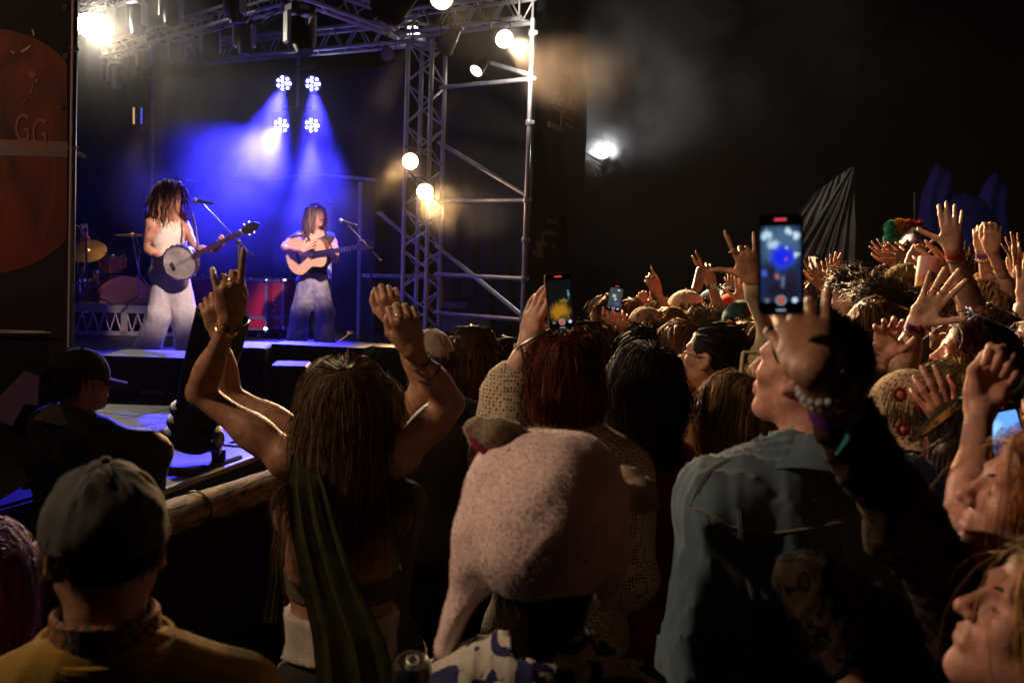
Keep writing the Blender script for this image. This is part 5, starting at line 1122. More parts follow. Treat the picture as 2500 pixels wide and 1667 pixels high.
# ---------- C: woman with raised arms
tanC = SK['tan']
armL = armp((486, 958, 2.62), (562, 782, 2.5), (556, 640, 2.46), 'back', 'R', curl=((60, 80, 40), (55, 75, 35), (62, 70, 30), (5, 6, 4)), th=(15, 30), hs=.98, spread=.8)
armL['curl'] = ((4, 6, 4), (70, 85, 40), (70, 85, 40), (28, 35, 20)); armL['hs'] = 1.0
armR = armp((1103, 985, 2.6), (1010, 858, 2.5), (962, 700, 2.44), 'back', 'L', curl=(70, 78, 80, 72), th=(30, 45), hs=1.0, spread=.4)
shL, shR = P(705, 1120, 2.58), P(975, 1110, 2.58); armL['sh'] = shL; armR['sh'] = shR
rt, c, R, nb, Rb, info = person('bare backed woman with long brown hair raising both arms by the log rail', (845, 1010), 6, 2.6, HB, st(.46, wave=.007, wf=26, vol=.042, n=3400, jit=.2, lift=.35, pull=1.2), None, skin_='tan', arms=(armL, armR), byaw=4, legs=fab('dark_grey_skirt', (.02, .02, .022)), s=1.02, nbo=(0, 0), thin=1.0, seed=41)
bandm = fab('brown_knit', (.10, .06, .045)); z1 = P(850, 1385, 2.6)[2]; z0 = P(850, 1462, 2.6)[2]
tpz = torso_prims(nb, Rb, 1.02, False, shL, shR); G, lo, vx = field(tpz, .009, inflate=.006); az = lo[2]+np.arange(G.shape[2])*vx; G = np.maximum(G, np.maximum(z0-az, az-z1).astype(np.float32)[None, None, :]); v, q = nets(G, lo, vx); link('bandeau_top', mesh_np('bandeau_top', v, q), bandm, rt)
WHB = fab('white_cotton', (.55, .50, .43)); z1 = P(700, 1490, 2.6)[2]
G, lo, vx = field(tpz+[cap(nb+Rb@V3(-.1, 0, -.58), nb+Rb@V3(-.1, 0, -.75), .1, .1, .05), cap(nb+Rb@V3(.1, 0, -.58), nb+Rb@V3(.1, 0, -.75), .1, .1, .05)], .009, inflate=.018, disp=folds(.01, 22, 5)); az = lo[2]+np.arange(G.shape[2])*vx; G = np.maximum(G, np.maximum((z1-.115)-az, az-z1).astype(np.float32)[None, None, :]); v, q = nets(G, lo, vx); link('waistband', mesh_np('waistband', v, q), WHB, rt)
# green scarf over the back
SCF = mat('olive_knit', (.032, .034, .012), .95, bump=.0015, bscale=150, var=.3, vscale=14, spec=.1)
def strip(name, pts, wd, m, parent, th=.01, fl=.012, seed=0, nu=14):
    r = np.random.default_rng(seed); ph = r.uniform(0, 6, 4); pts = np.asarray(pts, float); tt = np.linspace(0, len(pts)-1, 40); c_ = np.stack([np.interp(tt, range(len(pts)), pts[:, i]) for i in range(3)], 1); ww = np.interp(tt, range(len(pts)), wd); V = []
    for i, (p, w_) in enumerate(zip(c_, ww)):
        for j in range(nu+1): u = j/nu-.5; V.append(p+cr*u*w_-V3(0, 1, 0)*(fl*math.sin(j*1.25+ph[0]+i*.06)+.5*fl*math.sin(j*2.7+ph[1]+i*.11)))
    n = nu+1; F_ = [(i*n+j, i*n+j+1, (i+1)*n+j+1, (i+1)*n+j) for i in range(39) for j in range(nu)]; V = np.array(V); o_ = len(V); b = MB(); b.add(np.vstack([V, V+V3(0, th, 0)]), F_+[tuple(o_+k for k in f[::-1]) for f in F_]); return b.build(name, m, parent)
strip('scarf', [P(738, 1108, 2.50), P(745, 1180, 2.42), P(765, 1290, 2.40), P(800, 1420, 2.38), P(850, 1560, 2.36), P(880, 1720, 2.36)], [.05, .09, .11, .13, .17, .2], SCF, rt, seed=2, fl=.004)
strip('scarf_end', [P(672, 1330, 2.72), P(668, 1420, 2.72), P(655, 1520, 2.72)], [.02, .035, .045], SCF, rt, seed=3, fl=.004)
wr, el, tips, Wf, a = info[0]; dd = nrm(wr-el)
band(rt, wr-dd*.03, dd, .0275, GOLD, w=.004); band(rt, wr-dd*.012, dd+V3(.2, 0, 0), .027, mat('dark_gold_chain', (.25, .17, .07), .35, 1.), w=.008, beads=18)
MB().ell(wr-dd*.03+nrm(C0-wr)*.028+cr*.0, .010, None, 10).build('charm', mat('dark_charm', (.05, .06, .04), .2, .5), rt)
wr, el, tips, Wf, a = info[1]; dd = nrm(wr-el)
for k, (o_, w_, m_) in enumerate(((.035, .005, LEATH), (.075, .006, LEATH), (.13, .005, GOLD))): band(rt, wr-dd*o_, dd, .028+o_*.06, m_, w=w_)
band(rt, wr-dd*.107, dd, .0325, PURP, name='wristband', w=.022); band(rt, wr-dd*.107, dd, .0342, RED, name='wristband_tag', w=.018, t=.0005)
for i_, k in ((0, 2), (1, 1)): 
    Wf_ = info[i_][3]; p0, p1 = Wf_((.009, .093, .003)), Wf_((.009, .115, -.004)); band(rt, p0*.5+p1*.5, p1-p0, .0105, SILV, name='ring', w=.004)
# ---------- D: second woman behind C with raised arms
aL = armp((560, 962, 3.05), (536, 815, 3.0), (500, 690, 2.96), 'back', 'R', curl=(65, 70, 72, 70), th=(25, 40), spread=.4); aR = armp((1040, 940, 3.0), (968, 790, 2.95), (925, 660, 2.9), 'back', 'L', curl=(62, 70, 75, 75), th=(35, 40), spread=.4)
aL['sh'] = P(742, 1070, 3.02); aR['sh'] = P(1000, 1050, 3.02)
rt, c, R, nb, Rb, info = person('second woman with raised arms, mostly hidden behind the bare backed woman', (905, 1015), 4, 3.05, HB, st(.3, wave=.012, wf=28, vol=.03, lift=.8), dict(kind='tank', m=fab('dark_top', (.03, .025, .025)), t=.008), skin_='mid', arms=(aL, aR), seed=43)
band(rt, info[0][0]-nrm(info[0][0]-info[0][1])*.1, info[0][0]-info[0][1], .03, mat('rose_gold', (.8, .45, .3), .3, 1.), w=.003)
# ---------- I: pink animal hat
PINK = mat('pink_fleece', (.95, .72, .69), .95, var=.10, vscale=9, sheen=.3, bump=.0012, bscale=260)
EARO = mat('taupe_fleece', (.38, .29, .19), .95, bump=.002, bscale=90, sheen=.6); EARI = mat('magenta_lining', (.35, .02, .10), .9)
hc = (1320, 1290); rt, c, R, nb, Rb, info = person('person in a pink fleece animal hat with floral shirt, front and centre from behind', hc, 12, 1.8, HDB, st(.40, wave=.008, wf=20, vol=.03, n=3000, jit=.2, top=-.15, lift=.0, grav=.7), dict(kind='tee', m=FLOR, t=.024, fold=.01), skin_='mid', lean=-4, byaw=0, nbo=(0, 0, -.06), seed=45, hat=lambda *a: None)
dH = 1.8; pr = [cap(P(1262, 1140, dH), P(1425, 1150, dH), .066, .060, .03), ell(P(1335, 1250, dH-.03), V3(.135, .158, .130), None, .05), ell(P(1325, 1330, dH-.04), V3(.12, .15, .10), None, .05), ell(P(1235, 1250, dH), V3(.075, .10, .10), None, .04), cap(P(1462, 1215, dH+.02), P(1450, 1330, dH+.01), .058, .062, .025), cap(P(1225, 1330, dH), P(1400, 1350, dH), .075, .07, .04),
    cap(P(1185, 1340, dH), P(1100, 1580, dH+.02), .055, .028, .05), cap(P(1480, 1380, dH+.05), P(1462, 1470, dH+.06), .035, .02, .04),
    ell(P(1320, 1560, dH-.03), V3(.125, .24, .122), None, .02, True), ell(P(1235, 1640, dH-.03), V3(.10, .15, .13), None, .02, True)]
v, q = sdf(pr, .007, disp=lambda p: (.003*np.sin(p[:, 0]*32+2*np.sin(p[:, 2]*17))+.0012*np.sin(p[:, 2]*75+2*np.sin(p[:, 0]*50))).astype(np.float32)); hatm = mesh_np('animal_hat', v, q)
# short pile
def vnorm(v, q):
    f = np.cross(v[q[:, 1]]-v[q[:, 0]], v[q[:, 3]]-v[q[:, 0]]); n_ = np.zeros_like(v)
    for k in range(4): np.add.at(n_, q[:, k], f)
    return nrm_rows(n_)
def pile(v, q, n, ln, wd, seed, droop=.5, keep=None):
    r = np.random.default_rng(seed); a, b, c_ = v[q[:, 0]], v[q[:, 1]], v[q[:, 2]]; nn = nrm_rows(np.cross(b-a, v[q[:, 3]]-a)); i = r.integers(0, len(q), n); u, w_ = r.random((n, 1)), r.random((n, 1))
    p = (v[q[i, 0]]*(1-u)+v[q[i, 1]]*u)*(1-w_)+(v[q[i, 3]]*(1-u)+v[q[i, 2]]*u)*w_; nn = nn[i]
    if keep is not None: k_ = keep(p); p, nn = p[k_], nn[k_]; n = len(p)
    d = nrm_rows(nn+V3(0, 0, -droop)+r.normal(size=(n, 3))*.35); s_ = nrm_rows(np.cross(d, r.normal(size=(n, 3)))); L_ = ln*r.uniform(.6, 1.3, (n, 1)); V = np.stack([p-s_*wd, p+s_*wd, p+d*L_], 1).reshape(-1, 3); global PN; PN = np.repeat(nn, 3, axis=0); return V, np.arange(3*n).reshape(-1, 3)
pv_, pf_ = pile(v, q, 42000, .0030, .0006, 5)
hm2 = mesh_np('animal_hat', np.vstack([v, pv_]), [q, pf_+len(v)]); set_normals(hm2, np.vstack([vnorm(v, q), PN + np.random.default_rng(3).normal(size=PN.shape)*.22])); hat_o = link('animal_hat', hm2, PINK, rt)
for nm, pts, thk in (('ear', [(1142, 1050), (1150, 1036), (1170, 1030), (1215, 1030), (1260, 1040), (1305, 1063), (1285, 1085), (1235, 1120), (1195, 1105), (1155, 1078)], .05), ('ear', [(1520, 1143), (1545, 1150), (1585, 1180), (1590, 1210), (1602, 1240), (1570, 1248), (1540, 1240), (1525, 1210), (1518, 1180)], .035)):
    cx_ = sum(p[0] for p in pts)/len(pts); cy_ = sum(p[1] for p in pts)/len(pts); dd_ = dH-.02 if nm and thk > .04 else dH+.1
    pr = [ell(P(cx_, cy_, dd_), V3(.03, .02, .02), None, .02)]+[cap(P(cx_, cy_, dd_), P(cx_+(x-cx_)*.97, cy_+(y-cy_)*.97, dd_), .018, .008, .02) for x, y in pts]
    v, q = sdf(pr, .0045); pv2, pf2 = pile(v, q, 2500, .003, .0006, 6); eo = link('ear', mesh_np('ear', np.vstack([v, pv2]), [q, pf2+len(v)]), EARO, hat_o)
    if thk > .04:
        MB().path([P(1143, 1052, dd_-.004), P(1160, 1082, dd_-.012), P(1195, 1108, dd_-.014), P(1232, 1123, dd_-.01)], [.004, .008, .009, .005], 8).build('ear_lining', EARI, eo)
# can carried by that person
cc2 = P(1005, 1640, 1.62); can_ = empty('drink_can', cc2, 'opened drink can with pull tab held at the bottom centre', 'can'); cz = nrm(V3(.1, -.25, 1))
MB().lathe([(.026, 0), (.033, .01), (.033, .1), (.027, .113), (.0265, .109), (.001, .109)], cc2-cz*.09, cc2+cz, 30).build('body', mat('can_alu', (.55, .55, .5), .3, 1.), can_)
tx = nrm(np.cross(V3(0, 1, 0), cz)); ty = np.cross(cz, tx); q0 = cc2+cz*.0235
MB().path([q0+tx*.009*math.cos(t)+ty*.013*math.sin(t) for t in np.linspace(0, 6.283, 17)[:-1]], .0022, 6, True).build('pull_tab', ALU, can_)
# ---------- H: dark red hair with phone
aL = armp((1246, 960, 2.76), (1288, 835, 2.72), (1318, 705, 2.69), 'back', 'R', curl=((12, 20, 12), (14, 24, 14), (16, 26, 16), (18, 28, 20)), th=(38, 10), spread=.4, twist=-35); aL['hs'] = .95
aR = armp((1560, 1130, 2.9), (1480, 960, 2.95), (1420, 800, 2.8), 'palm', 'R', curl=(40, 45, 50, 50)); aR['down'] = False
rt, c, R, nb, Rb, info = person('woman with dark red hair and crochet cardigan filming with sunglasses on her head', (1372, 925), 6, 2.75, HRED, st(.27, wave=.014, wf=34, vol=.028, n=2800, lift=.6, jit=.22), dict(kind='long', m=LACE, t=.042, name='cardigan', fold=.008, cuff=.12), skin_='fair', arms=(aL, None), seed=47, s=1.0,
    extra=None)
sg_ = MB().path([P(1268, 845, 2.68), P(1300, 826, 2.66), P(1345, 806, 2.65), P(1400, 790, 2.66), P(1436, 786, 2.68)], .0045, 8).path([P(1272, 845, 2.68), P(1278, 880, 2.66), P(1290, 935, 2.62)], .003, 6).path([P(1434, 787, 2.68), P(1456, 822, 2.66), P(1474, 880, 2.64)], .003, 6).build('sunglasses', BF, rt)
for xa, ya, xb, yb in ((1282, 836, 1340, 812), (1358, 806, 1425, 790)): MB().path([P(xa, ya-4, 2.72), P((xa+xb)/2, (ya+yb)/2-10, 2.74), P(xb, yb-4, 2.72)], [.008, .014, .008], 8).build('lens', DARKL, sg_)
d_ = nrm(info[0][0]-info[0][1]); band(rt, info[0][0]-d_*.02, d_, .029, SILV, name='ring_watch', w=.012, beads=14); band(rt, info[0][0]-d_*.10, d_, .0315, BLK, w=.004); band(rt, info[0][0]-d_*.145, d_, .0335, mat('etched_silver', (.4, .4, .4), .4, 1., bump=.001, bscale=300), w=.014)
# ---------- N: denim man
rt, c, R, nb, Rb, info = person('tall man in a pale blue denim jacket looking left, seen from behind', (1966, 905), 52, 2.1, HBK, st(.034, vol=.014, n=3200, line=.0, top_line=.72, fcut=.125, lift=.9, grav=.1, jit=.3), dict(kind='jacket', m=denim, t=.042, name='denim_jacket', fold=.013, ff=20, cuff=.95), skin_='rosy', male=True, tilt=10, byaw=14, face='open', s=1.05, seed=49, nbo=(-.01, -.02),
    arms=(None, None))
sm = mat('stitching', (.30, .22, .12), .8)
def seam(pts, m=sm, r=.0018, nm='seam'):
    b = MB(); b.path([P(*p) for p in pts], r, 5); return b.build(nm, m, rt)
from mathutils.bvhtree import BVHTree
def on_surf(obj, pts, off=.0015):
    o = np.array(obj.matrix_local.translation); q = obj.parent
    while q is not None: o = o+np.array(q.location); q = q.parent
    bv = BVHTree.FromPolygons([Vector(np.array(v.co)+o) for v in obj.data.vertices], [tuple(p.vertices) for p in obj.data.polygons]); res = []
    for x, y in pts:
        d = nrm(P(x, y, 1)-C0); h = bv.ray_cast(Vector(C0), Vector(d))
        if h[0] is not None: res.append(np.array(h[0])-d*off)
    return res
jk = [o for o in rt.children if o.name.startswith('denim_jacket')][0]
def dense(pts, n=6): return [(a[0]+(b_[0]-a[0])*k/n, a[1]+(b_[1]-a[1])*k/n) for a, b_ in zip(pts[:-1], pts[1:]) for k in range(n)]+[pts[-1]]
for nm, pts, r_ in (('seam', [(1778, 1119), (1740, 1140), (1723, 1156), (1698, 1201), (1685, 1238)], .0022), ('seam', [(1685, 1238), (1719, 1252), (1737, 1293), (1769, 1330)], .0022), ('seam', [(1690, 1228), (1780, 1285), (1874, 1302), (1966, 1290), (2060, 1270)], .002), ('seam', [(1801, 1243), (1806, 1300), (1815, 1348), (1830, 1430), (1850, 1540)], .003), ('seam', [(1760, 1560), (1745, 1500), (1700, 1590)], .002)):
    q = on_surf(jk, dense(pts)); q = q[:next((k_ for k_ in range(1, len(q)) if np.linalg.norm(q[k_]-q[k_-1]) > .035), len(q))]
    if len(q) > 3: MB().path(q, r_, 6).build(nm, denim, jk); MB().path([a-fw*.003+cr*.004 for a in q], .0012, 5).build('stitching', sm, jk)

# ---------- J: black curly hair, red top
rt, c, R, nb, Rb, info = person('woman with long wavy black hair and bare shoulder in a red top', (1575, 945), 16, 3.0, HBK, st(.34, wave=.013, wf=34, vol=.028, n=2800, lift=.6, jit=.25), dict(kind='tank', m=fab('deep_red', (.24, .01, .015)), t=.008, name='top'), skin_='mid', byaw=20, seed=51)
# ---------- K: glasses + bun
rt, c, R, nb, Rb, info = person('dark haired woman with thin glasses and slicked back hair, face turned left', (1735, 872), 62, 3.6, HBK, st(.10, vol=.006, back=True, lift=.0, grav=.05, n=2600, jit=.05, line=.72, fly=.0), dict(kind='tank', m=black, t=.008), skin_='mid', tilt=8, byaw=40, face='open', seed=53)
Tt = lambda *p: c+R@np.array(p); cl = empty('tmp', (0, 0, 0)); bpy.data.objects.remove(cl)
MB().ell(Tt(.01, -.12, .03), V3(.045, .04, .045), R, 16).build('hair_bun', HBK, rt)
gl = MB(); 
for x in (-1, 1): gl.path([Tt(x*.034+.023*math.cos(t), .112, -.002+.02*math.sin(t)) for t in np.linspace(0, 6.283, 19)[:-1]], .0012, 6, True); gl.path([Tt(x*.057, .11, .004), Tt(x*.076, .08, .005), Tt(x*.08, -.005, .005)], .0018, 6)
gl.path([Tt(-.011, .114, 0), Tt(.011, .114, 0)], .0012, 6); gl.build('glasses', mat('wire_frame', (.05, .03, .02), .3, .8), rt)
# ---------- L: long straight light brown hair
rt, c, R, nb, Rb, info = person('woman with long straight light brown hair and a square hair clip', (1790, 1012), 50, 2.95, HLB, st(.46, wave=.002, wf=12, vol=.022, n=3000, jit=.06), dict(kind='tee', m=black, t=.012), skin_='mid', byaw=38, tilt=3, seed=55)
Tt = lambda *p: c+R@np.array(p); b = MB(); p = Tt(.01, -.03, .13); u_ = R[:, 2]; 
for a, b_ in (((-.022, -.0), (-.022, .06)), ((-.022, .06), (.022, .06)), ((.022, .06), (.022, 0))): b.tube(p+cr*a[0]+u_*a[1], p+cr*b_[0]+u_*b_[1], .006, n=4)
b.build('hair_clip', mat('cream_clip', (.6, .5, .32), .5), rt)
hb = MB(); hb.path([Tt(.083*math.cos(t), -.01, .03+.098*math.sin(t)) for t in np.linspace(0, math.pi, 20)], .005, 6); hb.path([Tt(-.04, .03, .11), Tt(-.05, .0, .06), Tt(-.055, -.02, .03)], .003, 6); hb.build('headband', BF, rt)
# ---------- M,E,F,G
person('young woman with chestnut hair tucked behind her ear, left of the glasses woman', (1658, 848), 58, 4.3, hair_mat('chestnut', (.12, .05, .02), (.24, .11, .045)), st(.42, wave=.003, vol=.022), dict(kind='tee', m=black), skin_='fair', tilt=10, byaw=45, face='open', seed=57)
bcap = fab('beige_cord', (.50, .42, .33)); rt, c, R, nb, Rb, info = person('person in a beige cap with sherpa collar and black jacket behind the raised arms', (1052, 880), 8, 3.9, HB, st(.05, vol=.006), dict(kind='jacket', m=black, t=.035, name='jacket', collar=mat('sherpa_pile', (.6, .5, .38), .95, bump=.006, bscale=60)), skin_='fair', male=True, seed=59,
    hat=lambda rt, c, R, s: cap_hat(rt, c, R, s, bcap, 3.9, button=BLK, wr=.0015, size=1.02))
person('woman with long centre parted brown hair right of the beige cap', (1153, 862), 4, 4.3, HB, st(.48, wave=.002, vol=.02, n=1800), dict(kind='tee', m=black), seed=61)
person('woman with dark brown straight hair below the scaffold pole', (1243, 885), -4, 4.6, HDB, st(.42, wave=.002, vol=.02), dict(kind='tee', m=black), seed=63)
# ---------- O: foreground filming arm
aL = armp((2215, 1280, 1.46), (1990, 906, 1.31), (1938, 695, 1.42), 'back', 'L', curl=((24, 18, 8), (24, 18, 8), (20, 16, 8), (4, 8, 6)), th=(10, -6), spread=.75, hs=.98, k=1.1)
aL['hs'] = 1.0; aL['hq'] = .75
EPL = dict(el=P(1968, 1405, 1.72), wr=P(2090, 1700, 1.62), back=V3(0, -1, 0), thumb=V3(-1, 0, 0), sh=P(2360, 1600, 1.9), down=True)
aL['sh'] = P(2450, 1660, 1.66)
# fingers: palm grips the phone between thumb (left) and fingers (right)
G0 = len(PEOPLE)
rt, c, R, nb, Rb, info = person('person at the right edge holding up a phone, arm in a dark leopard print sleeve', (2690, 1390), 20, 1.7, HDB, st(.2, n=600), dict(kind='long', m=LEO, t=.012, name='leopard_shirt', cuff=.70, fold=.012), skin_='tan', arms=(aL, EPL), seed=65)
wr, el, tips, Wf, a = info[0]; dd = nrm(wr-el); 
NAIL = mat('dark_navy_nail', (.01, .015, .04), .15)
for ti, m_n in ((4, NAIL),):
    tp = tips[ti]; MB().ell(tp-fw*.0075, V3(.0075, .004, .010), np.stack([cr, fw, cu], 1), 10).build('nail', m_n, rt)
OH = (rt, wr, dd, tips)
def fgband(o_, r_, m_, **k): return band(rt, wr+dd*o_, dd+cr*.25, r_, m_, **k)
fgband(-.030, .0335, BEAD, w=.0115, beads=18); fgband(-.041, .0345, CREAMB, w=.0095, beads=21); fgband(-.050, .0352, GOLD, w=.0042, beads=40); fgband(-.066, .037, PURP, name='wristband', w=.022)
MB().ell(wr-dd*.066-cr*.014-fw*.035, V3(.008, .004, .009), None, 12).build('wristband_tag', RED, rt)
MB().path([wr-dd*.08-fw*.035, wr-dd*.10-fw*.04-cu*.02-cr*.01, wr-dd*.11-fw*.04-cu*.035-cr*.03], [.003, .004, .001], 6).build('ribbon_tail', mat('teal_ribbon', (.05, .35, .33), .5), rt)
# ---------- phones
def phone(label, c, w_, h, up, nrm_, scr, case=BLK, th=.009, thick=.0045):
    up = nrm(up); n_ = nrm(nrm_-up*np.dot(nrm_, up)); x = np.cross(up, n_); R = np.stack([x, n_, up], 1)   # n_ points to viewer
    root = empty('phone', c, label, 'phone', 'phones held up in the crowd'); c = np.asarray(c, float)
    def rr(w, h, r, n=6): return [(sx*(w/2-r)+r*math.cos(t), sy*(h/2-r)+r*math.sin(t)) for sx, sy, t0 in ((1, 1, 0), (-1, 1, math.pi/2), (-1, -1, math.pi), (1, -1, 1.5*math.pi)) for t in np.linspace(t0, t0+math.pi/2, n)]
    rc = w_*.14; MB().prism(rr(w_, h, rc), c, x, up, -n_, th+.002, .12).build('case', case, root)
    gl = MB().prism(rr(w_*.95, h*.975, rc*.9), c+n_*(th/2+.0016), x, up, -n_, .0008).build('glass', mat('phone_glass', (.004, .004, .005), .08), root)
    sc = MB(); W2, H2 = w_*.87, h*.76; sc.prism(rr(W2, H2, rc*.2, 2), c+n_*(th/2+.0024)-up*h*.01, x, up, -n_, .0004); so = sc.build('screen', scr, root, smooth=False)
    off = th/2+.003
    MB().box(c+n_*off+up*h*.435, (w_*.26, .0006, h*.022), R).build('record_badge', mat('rec_red', (.3, .02, .03), .4, emit=(1, .08, .12), es=.8), root, smooth=False)
    for x_, rr_, mm in ((0, .1, mat('ring_white', (.3, .3, .35), .4, emit=(.75, .8, 1), es=.45)), (0, .062, mat('rec_dot', (.3, .05, .02), .4, emit=(1, .15, .05), es=.6)), (-.33, .055, mat('ui_grey', (.1, .12, .15), .4, emit=(.3, .4, .5), es=.3)), (.33, .06, mat('ui_white', (.4, .4, .5), .4, emit=(.6, .75, 1), es=.9))):
        q = c+n_*off-up*h*.375+x*x_*w_*.9
        if rr_ == .1: MB().path([q+(x*math.cos(t)+up*math.sin(t))*w_*rr_ for t in np.linspace(0, 6.283, 21)[:-1]], w_*.012, 5, True).build('record_ring', mm, root)
        else: MB().prism([(w_*rr_*math.cos(t), w_*rr_*math.sin(t)) for t in np.linspace(0, 6.283, 17)[:-1]], q, x, up, -n_, .0006).build('button', mm, root, smooth=False)
    MB().box(c+n_*off-up*h*.472, (w_*.2, .0006, h*.006), R).build('home_bar', mat('ui_white', (1, 1, 1)), root, smooth=False)
    return root
def screen(name, c, up, nn, w_, h, base, blobs, s=1., grain=.5):
    up = nrm(up); n_ = nrm(nn-up*np.dot(nn, up)); x = np.cross(up, n_); m = bpy.data.materials.new(name); N, K = nodes_of(m); b = N['Principled BSDF']; tc = N.new('ShaderNodeNewGeometry')
    def axis(v, wd):
        d = N.new('ShaderNodeVectorMath'); d.operation = 'DOT_PRODUCT'; d.inputs[1].default_value = tuple(v); K.new(tc.outputs['Position'], d.inputs[0]); s_ = N.new('ShaderNodeMath'); s_.operation = 'SUBTRACT'; s_.inputs[1].default_value = float(np.dot(v, c)); K.new(d.outputs['Value'], s_.inputs[0]); m_ = N.new('ShaderNodeMath'); m_.operation = 'DIVIDE'; m_.inputs[1].default_value = wd; K.new(s_.outputs[0], m_.inputs[0]); return m_.outputs[0]
    U_, V_ = axis(x, w_/2), axis(up, h/2); cb = N.new('ShaderNodeCombineXYZ'); K.new(U_, cb.inputs[0]); K.new(V_, cb.inputs[1])
    nz = N.new('ShaderNodeTexNoise'); nz.inputs['Scale'].default_value = 5; nz.inputs['Detail'].default_value = 6; K.new(cb.outputs[0], nz.inputs['Vector'])
    ad = N.new('ShaderNodeVectorMath'); ad.operation = 'ADD'; nsub = N.new('ShaderNodeVectorMath'); nsub.operation = 'MULTIPLY_ADD'; nsub.inputs[1].default_value = (grain, grain, 0); nsub.inputs[2].default_value = (-grain/2, -grain/2, 0); K.new(nz.outputs['Color'], nsub.inputs[0]); K.new(cb.outputs[0], ad.inputs[0]); K.new(nsub.outputs[0], ad.inputs[1])
    col = None; mx0 = N.new('ShaderNodeRGB'); mx0.outputs[0].default_value = (*base, 1); col = mx0.outputs[0]
    for (bx_, by_, rx_, ry_, cc_) in blobs:
        s1_ = N.new('ShaderNodeVectorMath'); s1_.operation = 'SUBTRACT'; s1_.inputs[1].default_value = (bx_, by_, 0); K.new(ad.outputs[0], s1_.inputs[0]); s2_ = N.new('ShaderNodeVectorMath'); s2_.operation = 'DIVIDE'; s2_.inputs[1].default_value = (rx_, ry_, 1); K.new(s1_.outputs[0], s2_.inputs[0]); ln = N.new('ShaderNodeVectorMath'); ln.operation = 'LENGTH'; K.new(s2_.outputs[0], ln.inputs[0])
        mr = N.new('ShaderNodeMapRange'); mr.interpolation_type = 'SMOOTHSTEP'; mr.inputs[1].default_value = .4; mr.inputs[2].default_value = 1.1; mr.inputs[3].default_value = 1; mr.inputs[4].default_value = 0; K.new(ln.outputs['Value'], mr.inputs[0]); mx = N.new('ShaderNodeMixRGB'); K.new(mr.outputs[0], mx.inputs[0]); K.new(col, mx.inputs[1]); mx.inputs[2].default_value = (*cc_, 1); col = mx.outputs[0]
    K.new(col, b.inputs['Emission Color']); b.inputs['Emission Strength'].default_value = s; b.inputs['Base Color'].default_value = (.01, .01, .01, 1); b.inputs['Roughness'].default_value = .12; return m
pc = P(1906, 645, 1.33); pn = C0-pc; pu = P(1906, 520, 1.345)-P(1908, 770, 1.315)
stagescr = [(0, .45, 1.3, .7, (.06, .12, .22)), (-.7, .75, .35, .16, (.45, .65, .8)), (-.35, .5, .4, .16, (.4, .55, .7)), (.4, .85, .22, .1, (.5, .7, .85)), (.8, .7, .22, .12, (.55, .75, .9)), (.1, .15, .75, .38, (.008, .02, .75)), (.3, .42, .09, .05, (.5, .6, 1)), (.8, .18, .15, .07, (.6, .75, .9)), (-.55, -.25, .35, .35, (.01, .015, .03)), (.5, -.45, .5, .3, (.015, .012, .03)), (-.2, -.35, .12, .12, (.3, .12, .12)), (.25, .08, .1, .05, (.35, .1, .15)), (-.8, -.25, .15, .12, (.05, .1, .5)), (.1, -.75, 1.1, .3, (.008, .008, .018)), (.1, -.5, .12, .2, (.12, .14, .25))]
phone('nearest phone in a black case filming the blue lit stage', pc, .0592, .138, pu, pn, screen('screen_near', pc, pu, pn, .0515, .105, (.01, .02, .06), stagescr, 1.1, .35))
pc = P(1367, 735, 2.62); pu = P(1360, 670, 2.62)-P(1372, 800, 2.62); pn = C0-pc+cr*.3
phone('phone in a copper edged case showing an orange picture, held by the red haired woman', pc, .072, .148, pu, pn, screen('screen_copper', pc, pu, pn, .062, .112, (.004, .005, .006), [(-.1, -.5, 1., .5, (.35, .16, .01)), (.2, -.8, .5, .2, (.1, .05, .01)), (.75, .3, .08, .2, (.1, .35, .4)), (.3, .0, .5, .12, (.20, .12, .02))], 1., .5), mat('copper_case', (.45, .16, .08), .35, .6))
pc = P(1502, 728, 4.7); pu = P(1506, 697, 4.7)-P(1495, 760, 4.7); pn = C0-pc-cr*.3
phone('small phone with silver edge filming the white lamps, held in two hands', pc, .068, .13, pu, pn, screen('screen_small', pc, pu, pn, .058, .1, (.05, .07, .08), [(-.2, .2, .4, .2, (.5, .55, .5)), (.1, -.1, .3, .15, (.6, .6, .5)), (.4, -.5, .4, .2, (.1, .1, .5)), (.4, .8, .25, .1, (.7, .7, .6)), (0, -.9, 1, .2, (.01, .01, .02))], .9, .4), SILV)
pc = P(2455, 1062, 2.15); pu = P(2425, 1090, 2.1)-P(2475, 1040, 2.1); pu = cu*.9-cr*.25; pn = C0-pc
phone('phone with a bright pale blue screen held at the right edge', pc, .075, .14, pu, pn, screen('screen_blue', pc, pu, pn, .066, .12, (.10, .28, .8), [(-.4, .3, .5, .5, (.2, .45, .75)), (.3, -.3, .5, .4, (.25, .5, 1)), (-.9, 0, .2, .4, (.02, .3, .3))], 1.6, .5), BLK)
pc = P(1984, 645, 5.6); pu = cu+cr*.2; pn = C0-pc
phone('tiny bright phone in the far crowd right of the nearest phone', pc, .045, .11, pu, pn, mat('screen_pale', (.5, .5, .4), .4, emit=(1, .85, .55), es=.9), SILV)
